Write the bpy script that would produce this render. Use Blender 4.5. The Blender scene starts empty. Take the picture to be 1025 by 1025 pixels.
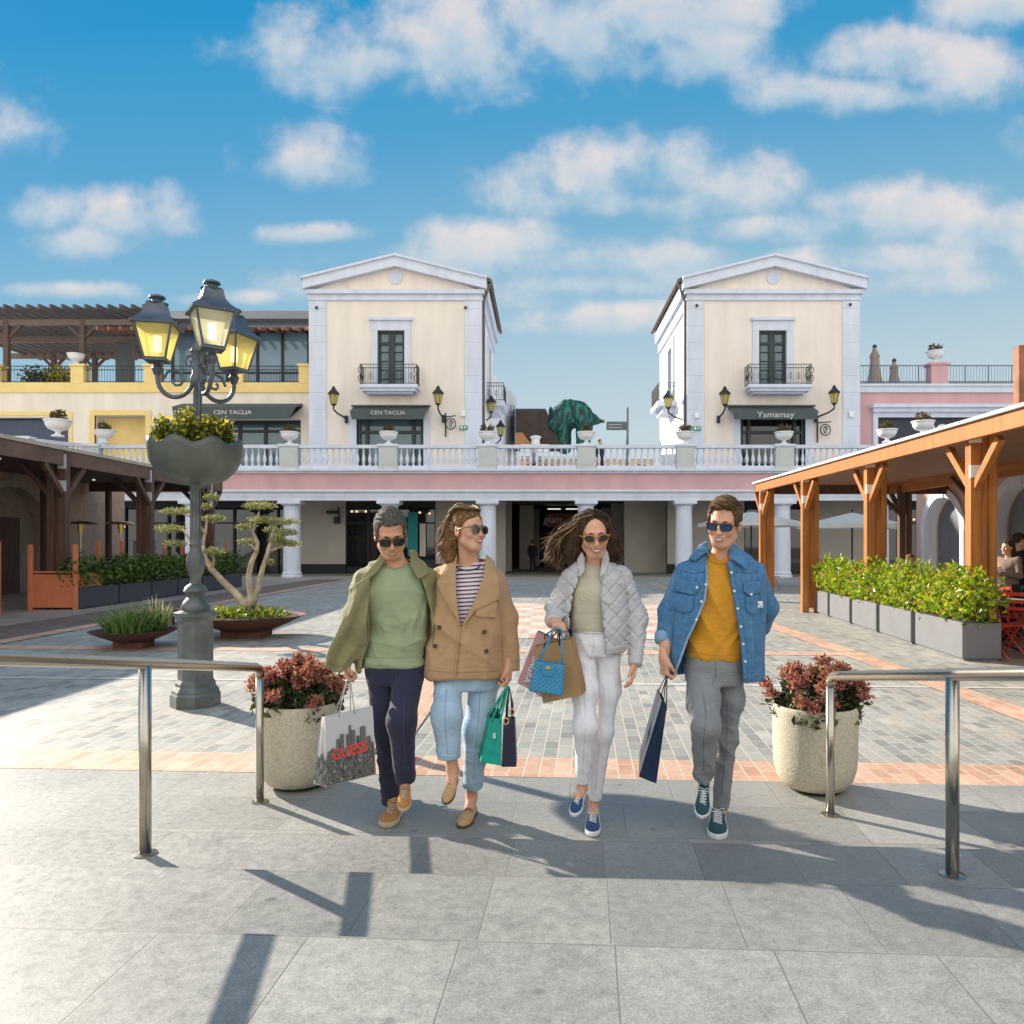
import bpy, math, random
import numpy as np
from math import sin, cos, pi, radians, sqrt, atan2
from mathutils import Vector, Matrix
random.seed(7); np.random.seed(7)
S = bpy.context.scene
# ---------------------------------------------------------------- camera
F, CX, HY, CAMH = 760.0, 544.0, 545.0, 1.52
cam = bpy.data.cameras.new('camera'); camo = bpy.data.objects.new('camera', cam); S.collection.objects.link(camo)
camo.location = (0, 0, CAMH); camo.rotation_euler = (radians(90), 0, 0)
cam.sensor_width = 36; cam.lens = 36 * F / 1025
cam.shift_x = -(CX - 512.5) / 1025; cam.shift_y = (HY - 512.5) / 1025
cam.clip_start = 0.05; cam.clip_end = 3000
S.camera = camo
# ---------------------------------------------------------------- light
SUN_AZ, SUN_EL = radians(38), radians(25)       # light travels (+cos az, -sin az)
sl = bpy.data.lights.new('sun', 'SUN'); so = bpy.data.objects.new('sun', sl); S.collection.objects.link(so)
sl.energy = 5.0; sl.angle = radians(0.5); sl.color = (1, .9, .76)
trav = Vector((cos(SUN_AZ) * cos(SUN_EL), -sin(SUN_AZ) * cos(SUN_EL), -sin(SUN_EL)))
so.rotation_euler = trav.to_track_quat('-Z', 'Y').to_euler(); so.location = (-20, 15, 20)
S.view_settings.view_transform = 'Standard'; S.view_settings.look = 'None'
S.view_settings.exposure = 0.9; S.view_settings.gamma = 1
S.render.engine = 'CYCLES'
S.cycles.max_bounces = 8; S.cycles.transparent_max_bounces = 12
w = bpy.data.worlds.new('World'); S.world = w; w.use_nodes = True
nt = w.node_tree; nt.nodes.clear()
def N(t, ty, **kw):
    n = t.nodes.new(ty)
    for k, v in kw.items(): setattr(n, k, v)
    return n
def lk(t, a, b): t.links.new(a, b)
def mth(t, op, a, b=None, c=None, clamp=False):
    n = N(t, 'ShaderNodeMath', operation=op, use_clamp=clamp)
    for i, x in enumerate((a, b, c)):
        if x is None: continue
        if isinstance(x, (int, float)): n.inputs[i].default_value = x
        else: lk(t, x, n.inputs[i])
    return n.outputs[0]
def mixc(t, fac, a, b, mode='MIX'):
    n = N(t, 'ShaderNodeMix', data_type='RGBA', blend_type=mode)
    for sock, x in ((n.inputs[0], fac), (n.inputs[6], a), (n.inputs[7], b)):
        if isinstance(x, (int, float)): sock.default_value = x
        elif isinstance(x, (tuple, list)): sock.default_value = tuple(x)[:3] + (1,)
        else: lk(t, x, sock)
    return n.outputs[2]
def ramp(t, fac, stops, interp='LINEAR'):
    n = N(t, 'ShaderNodeValToRGB'); n.color_ramp.interpolation = interp
    e = n.color_ramp.elements
    while len(e) < len(stops): e.new(0.5)
    for i, (p, c) in enumerate(stops):
        e[i].position = p; e[i].color = (tuple(c) + (1,))[:4] if isinstance(c, (tuple, list)) else (c, c, c, 1)
    lk(t, fac, n.inputs[0]); return n.outputs[0]
sky = N(nt, 'ShaderNodeTexSky', sky_type='NISHITA'); sky.sun_disc = False
sky.sun_elevation = SUN_EL; sky.sun_rotation = atan2(-cos(SUN_AZ), sin(SUN_AZ)); sky.air_density = 1.3; sky.dust_density = .3; sky.ozone_density = 3.0
hsv = N(nt, 'ShaderNodeHueSaturation'); hsv.inputs['Saturation'].default_value = 1.1; hsv.inputs['Hue'].default_value = .48; lk(nt, sky.outputs[0], hsv.inputs['Color'])
tc = N(nt, 'ShaderNodeTexCoord'); sep = N(nt, 'ShaderNodeSeparateXYZ'); lk(nt, tc.outputs['Generated'], sep.inputs[0])
ymax = mth(nt, 'MAXIMUM', mth(nt, 'ABSOLUTE', sep.outputs[1]), .06)
u = mth(nt, 'DIVIDE', sep.outputs[0], ymax); v = mth(nt, 'DIVIDE', sep.outputs[2], ymax)
uv = N(nt, 'ShaderNodeCombineXYZ'); lk(nt, u, uv.inputs[0]); lk(nt, v, uv.inputs[1])
def wn(scale, detail, off=0, rough=.6):
    n = N(nt, 'ShaderNodeTexNoise'); n.inputs['Scale'].default_value = scale; n.inputs['Detail'].default_value = detail; n.inputs['Roughness'].default_value = rough
    mp = N(nt, 'ShaderNodeMapping'); mp.inputs['Location'].default_value = (off, off * .7, 0); lk(nt, uv.outputs[0], mp.inputs[0]); lk(nt, mp.outputs[0], n.inputs['Vector'])
    return n
clouds = [(275, 42, 60, 38), (345, 62, 80, 45), (440, 45, 95, 62), (560, 30, 90, 65), (660, 22, 110, 62), (740, 8, 70, 30),
          (305, 168, 62, 34), (800, 95, 60, 24), (880, 55, 70, 34), (960, 78, 75, 40), (880, 100, 110, 24), (1010, 10, 90, 28),
          (510, 192, 38, 30), (590, 178, 50, 38), (665, 175, 70, 42), (740, 190, 55, 30), (640, 205, 130, 22),
          (130, 222, 50, 32), (38, 215, 45, 22), (95, 245, 60, 22), (900, 215, 85, 36), (985, 235, 70, 30), (500, 245, 130, 26),
          (430, 262, 90, 22), (680, 265, 70, 26), (760, 232, 70, 18), (950, 285, 110, 22), (580, 285, 90, 16), (90, 292, 70, 10), (-120, 120, 140, 60), (1180, 140, 140, 60)]
nz = wn(7.5, 7, 3.1, .55); nz2 = wn(15, 6, 8.3, .6)
disp = mth(nt, 'ADD', mth(nt, 'MULTIPLY', mth(nt, 'SUBTRACT', nz.outputs[0], .5), 3.0), mth(nt, 'MULTIPLY', mth(nt, 'SUBTRACT', nz2.outputs[0], .5), 1.1))
clouds += [(470, 300, 100, 20), (600, 320, 110, 16), (820, 275, 60, 16), (330, 235, 60, 12), (210, 300, 70, 10), (700, 60, 90, 40), (380, 60, 60, 30), (560, 262, 150, 24), (420, 290, 120, 20), (900, 262, 140, 22), (560, 330, 120, 14)]
mask = None; shade = None
for (px, py, rx, ry) in clouds:
    uu = mth(nt, 'MULTIPLY', mth(nt, 'SUBTRACT', u, (px - CX) / F), F / rx)
    vv0 = mth(nt, 'MULTIPLY', mth(nt, 'SUBTRACT', v, (HY - py) / F), F / ry)
    vv = mth(nt, 'MULTIPLY', vv0, mth(nt, 'ADD', 1.0, mth(nt, 'MULTIPLY', mth(nt, 'LESS_THAN', vv0, 0), .35)))
    r = mth(nt, 'SQRT', mth(nt, 'ADD', mth(nt, 'MULTIPLY', uu, uu), mth(nt, 'MULTIPLY', vv, vv)))
    m = mth(nt, 'SUBTRACT', 1.38, r)
    if mask is None: mask = m; shade = mth(nt, 'MULTIPLY', vv0, mth(nt, 'MAXIMUM', m, 0)); wsum = mth(nt, 'MAXIMUM', m, 0)
    else:
        mask = mth(nt, 'SMOOTH_MAX', mask, m, .25)
        mp_ = mth(nt, 'MAXIMUM', m, 0)
        shade = mth(nt, 'ADD', shade, mth(nt, 'MULTIPLY', vv0, mp_)); wsum = mth(nt, 'ADD', wsum, mp_)
mk = mth(nt, 'ADD', mask, disp)
mk = N(nt, 'ShaderNodeMapRange', interpolation_type='SMOOTHSTEP').outputs[0].node if False else mk
mr = N(nt, 'ShaderNodeMapRange', interpolation_type='SMOOTHSTEP'); lk(nt, mk, mr.inputs[0]); mr.inputs[1].default_value = .0; mr.inputs[2].default_value = 1.15; mr.inputs[3].default_value = 0; mr.inputs[4].default_value = .82
front = mth(nt, 'GREATER_THAN', sep.outputs[1], 0); up = mth(nt, 'GREATER_THAN', sep.outputs[2], 0)
cm = mth(nt, 'MULTIPLY', mth(nt, 'MULTIPLY', mr.outputs[0], front), up)
sh = mth(nt, 'DIVIDE', shade, mth(nt, 'MAXIMUM', wsum, .05))
sh = mth(nt, 'ADD', sh, mth(nt, 'MULTIPLY', mth(nt, 'SUBTRACT', nz2.outputs[0], .5), 2.6))
sh = mth(nt, 'ADD', sh, mth(nt, 'MULTIPLY', mth(nt, 'SUBTRACT', nz.outputs[0], .5), 1.6))
ccol = ramp(nt, mth(nt, 'MULTIPLY_ADD', sh, .5, .5, clamp=True), [(0.1, (2.3, 3.5, 4.5)), (0.5, (3.8, 4.3, 4.7)), (.95, (5.6, 5.05, 4.9))])
# thin general veil low in the sky
veil = N(nt, 'ShaderNodeMapRange', interpolation_type='SMOOTHSTEP'); lk(nt, v, veil.inputs[0]); veil.inputs[1].default_value = .52; veil.inputs[2].default_value = .05; veil.inputs[3].default_value = 0; veil.inputs[4].default_value = .62
base = mixc(nt, mth(nt, 'MULTIPLY', veil.outputs[0], mth(nt, 'ADD', mth(nt, 'MULTIPLY', nz.outputs[0], .5), .75)), hsv.outputs[0], (4.0, 4.95, 5.6))
bg = N(nt, 'ShaderNodeBackground'); bg.inputs[1].default_value = .084
grad = ramp(nt, mth(nt, 'ADD', v, mth(nt, 'MULTIPLY', u, -.12)), [(0.0, (4.3, 4.7, 4.8)), (.2, (3.1, 3.95, 4.45)), (.36, (1.6, 3.1, 4.2)), (.55, (.5, 2.25, 3.95)), (.75, (.04, 1.85, 3.8)), (1, (.01, 1.5, 3.6))])
base = mixc(nt, .94, base, grad)
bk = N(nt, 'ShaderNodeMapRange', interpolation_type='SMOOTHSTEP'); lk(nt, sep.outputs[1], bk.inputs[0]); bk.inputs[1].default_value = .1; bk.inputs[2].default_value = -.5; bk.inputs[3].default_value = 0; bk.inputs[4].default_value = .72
base = mixc(nt, bk.outputs[0], base, (11.6, 11.2, 10.4))   # bright fill added to the unseen sky behind the camera, lifts facades and people
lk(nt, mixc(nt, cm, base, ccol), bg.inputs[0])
out = N(nt, 'ShaderNodeOutputWorld'); lk(nt, bg.outputs[0], out.inputs[0])

# ---------------------------------------------------------------- materials
MATS = {}
def mat(name, col, rough=.7, metal=0, var=.12, ns=4, bump=.12, bs=80, bd=.004, spec=.5, vstretch=None, coat=0, trans=0, sheen=0):
    if name in MATS: return MATS[name]
    m = bpy.data.materials.new(name); m.use_nodes = True; t = m.node_tree; b = t.nodes['Principled BSDF']
    tc = N(t, 'ShaderNodeTexCoord'); vec = tc.outputs['Object']
    if vstretch:
        mp = N(t, 'ShaderNodeMapping'); mp.inputs['Scale'].default_value = vstretch; lk(t, vec, mp.inputs[0]); vec = mp.outputs[0]
    n = N(t, 'ShaderNodeTexNoise'); n.inputs['Scale'].default_value = ns; n.inputs['Detail'].default_value = 6; lk(t, vec, n.inputs['Vector'])
    c0 = tuple(max(0, c * (1 - var)) for c in col); c1 = tuple(min(1, c * (1 + var)) for c in col)
    lk(t, ramp(t, n.outputs[0], [(.3, c0), (.7, c1)]), b.inputs['Base Color'])
    b.inputs['Roughness'].default_value = rough; b.inputs['Metallic'].default_value = metal; b.inputs['Specular IOR Level'].default_value = spec
    b.inputs['Coat Weight'].default_value = coat
    if sheen: b.inputs['Sheen Weight'].default_value = sheen
    if bump:
        n2 = N(t, 'ShaderNodeTexNoise'); n2.inputs['Scale'].default_value = bs; n2.inputs['Detail'].default_value = 4; lk(t, vec, n2.inputs['Vector'])
        bp = N(t, 'ShaderNodeBump'); bp.inputs['Strength'].default_value = min(1, bump * 3); bp.inputs['Distance'].default_value = bd; lk(t, n2.outputs[0], bp.inputs['Height']); lk(t, bp.outputs[0], b.inputs['Normal'])
    if trans:
        tr = N(t, 'ShaderNodeBsdfTranslucent'); lk(t, b.inputs['Base Color'].links[0].from_socket, tr.inputs[0])
        mx = N(t, 'ShaderNodeMixShader'); mx.inputs[0].default_value = trans
        o = t.nodes['Material Output']; lk(t, b.outputs[0], mx.inputs[1]); lk(t, tr.outputs[0], mx.inputs[2]); lk(t, mx.outputs[0], o.inputs[0])
    MATS[name] = m; return m
def leafmat(name, cols, rough=.5, trans=.35):
    if name in MATS: return MATS[name]
    m = bpy.data.materials.new(name); m.use_nodes = True; t = m.node_tree; b = t.nodes['Principled BSDF']
    g = N(t, 'ShaderNodeNewGeometry')
    c = ramp(t, g.outputs['Random Per Island'], [(i / max(1, len(cols) - 1), c) for i, c in enumerate(cols)])
    lk(t, c, b.inputs['Base Color']); b.inputs['Roughness'].default_value = rough
    tr = N(t, 'ShaderNodeBsdfTranslucent'); lk(t, mixc(t, 1, c, (1.0, 1.0, .55), 'MULTIPLY'), tr.inputs[0])
    mx = N(t, 'ShaderNodeMixShader'); mx.inputs[0].default_value = trans
    o = t.nodes['Material Output']; lk(t, b.outputs[0], mx.inputs[1]); lk(t, tr.outputs[0], mx.inputs[2]); lk(t, mx.outputs[0], o.inputs[0])
    MATS[name] = m; return m
def glassmat(name, col=(.05, .07, .08), rough=.03):
    m = mat(name, col, rough, 0, .1, 1, 0, spec=.9); return m

# ---------------------------------------------------------------- objects
ORG = {}
def thing(name, loc, label, cat, group=None):
    o = bpy.data.objects.new(name, None); S.collection.objects.link(o); o.location = loc; o.empty_display_size = .1
    o['label'] = label; o['category'] = cat
    if group: o['group'] = group
    ORG[o.name] = Vector(loc); return o
def tag(o, label, cat, group=None):
    o['label'] = label; o['category'] = cat
    if group: o['group'] = group
    return o
def link(name, verts, faces, m, parent=None, smooth=False, org=None, angle=None, kind=None):
    me = bpy.data.meshes.new(name)
    V = np.asarray(verts, dtype=np.float64).reshape(-1, 3)
    if parent is not None: o_ = ORG[parent.name]
    elif org is not None: o_ = Vector(org)
    else: o_ = Vector((0, 0, 0))
    me.from_pydata((V - np.array(o_)).tolist(), [], [tuple(map(int, f)) for f in faces] if not isinstance(faces, np.ndarray) else faces.tolist())
    ms = m if isinstance(m, (list, tuple)) else [m]
    for x in ms: me.materials.append(x)
    if smooth or angle: me.shade_smooth()
    if angle: me.set_sharp_from_angle(angle=radians(angle))
    me.update()
    ob = bpy.data.objects.new(name, me); S.collection.objects.link(ob)
    if parent is not None: ob.parent = parent
    else: ob.location = o_
    ORG[ob.name] = o_
    if kind: ob['kind'] = kind
    return ob
def copy_tree(o, parent=None):
    c = o.copy(); S.collection.objects.link(c)
    if parent is not None: c.parent = parent
    for ch in o.children: copy_tree(ch, c)
    return c
def P(px, py, Y): return Vector(((px - CX) * Y / F, Y, CAMH - (py - HY) * Y / F))

class MB:
    def __init__(s): s.v = []; s.f = []; s.mi = []; s.m = 0
    def add(s, vs, fs):
        n = len(s.v); s.v += [tuple(p) for p in vs]; s.f += [tuple(i + n for i in f) for f in fs]; s.mi += [s.m] * len(fs); return s
    def box(s, x0, x1, y0, y1, z0, z1):
        return s.add([(x0, y0, z0), (x1, y0, z0), (x1, y1, z0), (x0, y1, z0), (x0, y0, z1), (x1, y0, z1), (x1, y1, z1), (x0, y1, z1)],
                     [(0, 3, 2, 1), (4, 5, 6, 7), (0, 1, 5, 4), (1, 2, 6, 5), (2, 3, 7, 6), (3, 0, 4, 7)])
    def bbox(s, x0, x1, y0, y1, z0, z1, b=.01):   # box with chamfered edges
        b = min(b, (x1 - x0) / 2.2, (y1 - y0) / 2.2, (z1 - z0) / 2.2)
        bmv = []; fs = []
        for sx in (0, 1):
            for sy in (0, 1):
                for sz in (0, 1):
                    X = (x0, x1)[sx]; Y = (y0, y1)[sy]; Z = (z0, z1)[sz]; dx = b * (1 - 2 * sx); dy = b * (1 - 2 * sy); dz = b * (1 - 2 * sz)
                    bmv += [(X, Y + dy, Z + dz), (X + dx, Y, Z + dz), (X + dx, Y + dy, Z)]
        I = lambda a, b_, c, k: (a * 4 + b_ * 2 + c) * 3 + k
        for a in (0, 1):
            q = [I(a, 0, 0, 0), I(a, 1, 0, 0), I(a, 1, 1, 0), I(a, 0, 1, 0)]; fs.append(q if a else q[::-1])
            q = [I(0, a, 0, 1), I(1, a, 0, 1), I(1, a, 1, 1), I(0, a, 1, 1)]; fs.append(q[::-1] if a else q)
            q = [I(0, 0, a, 2), I(1, 0, a, 2), I(1, 1, a, 2), I(0, 1, a, 2)]; fs.append(q if a else q[::-1])
        for a in (0, 1):
            for b_ in (0, 1):
                fs.append([I(a, b_, 0, 0), I(a, b_, 1, 0), I(a, b_, 1, 1), I(a, b_, 0, 1)])
                fs.append([I(a, 0, b_, 0), I(a, 1, b_, 0), I(a, 1, b_, 2), I(a, 0, b_, 2)])
                fs.append([I(0, a, b_, 1), I(1, a, b_, 1), I(1, a, b_, 2), I(0, a, b_, 2)])
        for a in (0, 1):
            for b_ in (0, 1):
                for c in (0, 1): fs.append([I(a, b_, c, 0), I(a, b_, c, 1), I(a, b_, c, 2)])
        return s.add(bmv, fs)
    def obar(s, p0, p1, w, h, up=(0, 0, 1)):
        p0 = Vector(p0); p1 = Vector(p1); d = (p1 - p0).normalized(); up = Vector(up)
        if abs(d.dot(up)) > .99: up = Vector((0, 1, 0))
        r = d.cross(up).normalized() * (w / 2); q = r.cross(d).normalized() * (h / 2)
        return s.add([p0 - r - q, p0 + r - q, p0 + r + q, p0 - r + q, p1 - r - q, p1 + r - q, p1 + r + q, p1 - r + q],
                     [(0, 1, 2, 3), (7, 6, 5, 4), (0, 4, 5, 1), (1, 5, 6, 2), (2, 6, 7, 3), (3, 7, 4, 0)])
    def tube(s, pts, r, n=8, cap=True, flat=None):
        pts = [Vector(p) for p in pts]; rs = r if isinstance(r, (list, tuple)) else [r] * len(pts)
        prev = None; rings = []
        for i, p in enumerate(pts):
            d = (pts[min(i + 1, len(pts) - 1)] - pts[max(i - 1, 0)]).normalized()
            if prev is None:
                a = Vector((0, 0, 1)) if abs(d.z) < .9 else Vector((1, 0, 0)); x = d.cross(a).normalized()
            else: x = (prev - d * prev.dot(d)).normalized()
            prev = x; y = d.cross(x)
            rings.append([p + (x * cos(2 * pi * k / n) + y * sin(2 * pi * k / n)) * rs[i] for k in range(n)])
        vs = [q for r_ in rings for q in r_]; fs = []
        for i in range(len(pts) - 1):
            for k in range(n): fs.append((i * n + k, i * n + (k + 1) % n, (i + 1) * n + (k + 1) % n, (i + 1) * n + k))
        if cap: fs.append(tuple(range(n))[::-1]); fs.append(tuple((len(pts) - 1) * n + k for k in range(n)))
        return s.add(vs, fs)
    def lathe(s, prof, c=(0, 0, 0), n=24, a0=0, sq=False, cap=True):
        vs = []; fs = []
        for (r, z) in prof:
            for k in range(n): a = a0 + 2 * pi * k / n; vs.append((c[0] + r * cos(a), c[1] + r * sin(a), c[2] + z))
        for i in range(len(prof) - 1):
            for k in range(n): fs.append((i * n + k, i * n + (k + 1) % n, (i + 1) * n + (k + 1) % n, (i + 1) * n + k))
        if cap:
            if prof[0][0] > 1e-4: fs.append(tuple(range(n))[::-1])
            if prof[-1][0] > 1e-4: fs.append(tuple((len(prof) - 1) * n + k for k in range(n)))
        return s.add(vs, fs)
    def prism(s, poly, y0, y1):   # polygon in XZ extruded along Y
        n = len(poly); vs = [(x, y0, z) for x, z in poly] + [(x, y1, z) for x, z in poly]
        fs = [tuple(range(n)), tuple(range(n, 2 * n))[::-1]] + [((i + 1) % n, i, n + i, n + (i + 1) % n) for i in range(n)]
        return s.add(vs, fs)
    def prismx(s, poly, x0, x1):  # polygon in YZ extruded along X
        n = len(poly); vs = [(x0, y, z) for y, z in poly] + [(x1, y, z) for y, z in poly]
        fs = [tuple(range(n)), tuple(range(n, 2 * n))[::-1]] + [((i + 1) % n, i, n + i, n + (i + 1) % n) for i in range(n)]
        return s.add(vs, fs)
    def prismz(s, poly, z0, z1):
        n = len(poly); vs = [(x, y, z0) for x, y in poly] + [(x, y, z1) for x, y in poly]
        fs = [tuple(range(n))[::-1], tuple(range(n, 2 * n))] + [(i, (i + 1) % n, n + (i + 1) % n, n + i) for i in range(n)]
        return s.add(vs, fs)
    def build(s, name, m, parent=None, smooth=False, angle=None, org=None, kind=None):
        o = link(name, s.v, s.f, m, parent, smooth, org, angle, kind)
        if isinstance(m, (list, tuple)): o.data.polygons.foreach_set('material_index', s.mi)
        import bmesh
        bm = bmesh.new(); bm.from_mesh(o.data); bmesh.ops.recalc_face_normals(bm, faces=bm.faces); bm.to_mesh(o.data); bm.free()
        return o
def leaves(name, pts, m, parent=None, size=.05, asp=.5, n_up=.3, jit=.4, org=None, kind=None, outn=None, bend=.25):
    pts = np.asarray(pts, float); n = len(pts)
    d = np.random.normal(size=(n, 3)); 
    if outn is not None: d = d * .7 + outn
    d[:, 2] += n_up; d /= np.linalg.norm(d, axis=1)[:, None]
    a = np.random.normal(size=(n, 3)); s_ = np.cross(d, a); s_ /= np.linalg.norm(s_, axis=1)[:, None] + 1e-9
    nn = np.cross(d, s_)
    L = size * (1 + jit * np.random.uniform(-1, 1, size=(n, 1))); W = L * asp
    v0 = pts; v1 = pts + d * L * .5 + s_ * W * .5 + nn * L * bend * .5; v2 = pts + d * L + nn * 0; v3 = pts + d * L * .5 - s_ * W * .5 + nn * L * bend * .5; vm = pts + d * L * .5
    V = np.stack([v0, v1, v2, v3, vm], 1).reshape(-1, 3); i = np.arange(n)[:, None] * 5
    Fc = np.concatenate([i + np.array([[0, 1, 4]]), i + np.array([[1, 2, 4]]), i + np.array([[4, 2, 3]]), i + np.array([[0, 4, 3]])], 0)
    return link(name, V, Fc, m, parent, False, org, None, kind)
def text_mesh(txt, size, extrude=.003, shear=0, bold=0):
    c = bpy.data.curves.new('t', 'FONT'); c.body = txt; c.size = size; c.extrude = extrude; c.shear = shear; c.align_x = 'CENTER'; c.align_y = 'CENTER'; c.offset = bold; c.resolution_u = 3
    o = bpy.data.objects.new('t', c); S.collection.objects.link(o); dg = bpy.context.evaluated_depsgraph_get(); dg.update()
    me = bpy.data.meshes.new_from_object(o.evaluated_get(dg)); V = [tuple(v.co) for v in me.vertices]; Fc = [tuple(p.vertices) for p in me.polygons]
    bpy.data.objects.remove(o); bpy.data.curves.remove(c); bpy.data.meshes.remove(me)
    return V, Fc
def text_obj(name, txt, size, m, org, ex, ez, parent, extrude=.003, shear=0, bold=0, sx=1):
    V, Fc = text_mesh(txt, size, extrude, shear, bold); ex = Vector(ex).normalized(); ez = Vector(ez).normalized(); en = ex.cross(ez); o = Vector(org)
    return link(name, [o + ex * x * sx + ez * y + en * z for x, y, z in V], Fc, m, parent)
# ================================================================ materials used by the setting
LILAC = mat('lilac_paint', (.64, .675, .76), .75, 0, .08, 1.6, .12, 60, vstretch=(1.5, 1.5, .4))
CREAM = mat('cream_render', (.82, .72, .63), .85, 0, .075, 1.1, .25, 70, vstretch=(1.6, 1.6, .3))
CREAM2 = mat('pale_cream_render', (.80, .71, .59), .85, 0, .085, 1.1, .25, 70, vstretch=(1.6, 1.6, .3))
YEL = mat('yellow_render', (.84, .62, .24), .85, 0, .06, 1.5, .2, 90)
PINK = mat('pink_render', (.62, .37, .385),   .85, 0, .1, 1.1, .2, 70, vstretch=(1.2, 1.2, .3))
PEACH = mat('peach_render', (.68, .43, .34), .85, 0, .06, 1.5, .15, 90)
GREYP = mat('grey_green_paint', (.53, .56, .55), .75, 0, .05, 2, .1, 60)
DARKM = mat('dark_metal', (.025, .028, .032), .45, .3, .2, 8, .1)
IRON = mat('cast_iron_green_grey', (.11, .125, .12), .45, .35, .3, 7, .3, 60, .003)
IRONB = mat('blue_grey_iron', (.1, .12, .145), .42, .35, .25, 7, .2, 60, .003)
ROOFT = mat('roof_tile', (.2, .12, .09), .85, 0, .3, 5, .4, 30, .02)
GLASS = glassmat('window_glass', (.09, .15, .17))
DGLASS = glassmat('dark_shop_glass', (.012, .014, .016))
SLATE = mat('awning_slate', (.07, .09, .09), .8, 0, .1, 6, .1)
WHITE = mat('white_plaster', (.82, .82, .82), .8, 0, .04, 3, .1)
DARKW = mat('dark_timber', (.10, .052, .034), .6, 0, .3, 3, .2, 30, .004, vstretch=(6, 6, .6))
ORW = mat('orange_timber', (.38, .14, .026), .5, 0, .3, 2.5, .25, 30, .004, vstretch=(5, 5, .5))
ORWH = mat('orange_timber_beam', (.38, .14, .025), .5, 0, .3, 2.5, .25, 30, .004, vstretch=(5, .5, 5))
PLANK = mat('plank_soffit', (.26, .12, .06), .6, 0, .35, 2, .25, 30, .004, vstretch=(1, 9, 1))
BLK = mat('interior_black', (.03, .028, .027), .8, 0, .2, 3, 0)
INT = mat('interior_brown', (.2, .175, .15), .8, 0, .4, .8, 0)
STEEL = mat('brushed_steel', (.52, .47, .40), .26, 1, .06, 20, .05, 300, .0006)
CONC = mat('planter_concrete', (.54, .485, .375), .9, 0, .2, 75, .6, 120, .004)
CORTEN = mat('corten_steel', (.13, .052, .03), .8, .1, .35, 9, .3, 60)
GRPL = mat('grey_planter', (.30, .31, .34), .6, 0, .06, 3, .08)
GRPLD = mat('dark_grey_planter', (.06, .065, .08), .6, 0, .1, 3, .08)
ORP = mat('orange_paint_panel', (.62, .19, .08), .6, 0, .1, 3, .08)
GRN = mat('exit_green', (.01, .3, .18), .5, 0, .05)
RED = mat('red_paint', (.55, .05, .03), .4, 0, .1)
DRED = mat('dark_red_sign', (.22, .015, .015), .5, 0, .1)
TEAL = mat('teal_print', (.01, .32, .32), .5, 0, .1)
BARK = mat('olive_bark', (.42, .33, .23), .9, 0, .35, 9, .8, 40, .01)
SOIL = mat('soil', (.05, .035, .025), .95, 0, .3, 20, .6, 60, .01)
CANV = mat('canvas_white', (.72, .71, .66), .9, 0, .05, 3, .1, trans=.3)
TERRA = mat('terracotta', (.42, .16, .08), .8, 0, .15)
GOLD = mat('brass_gold', (.8, .6, .2), .3, 1, .1, 8, 0)

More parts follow.
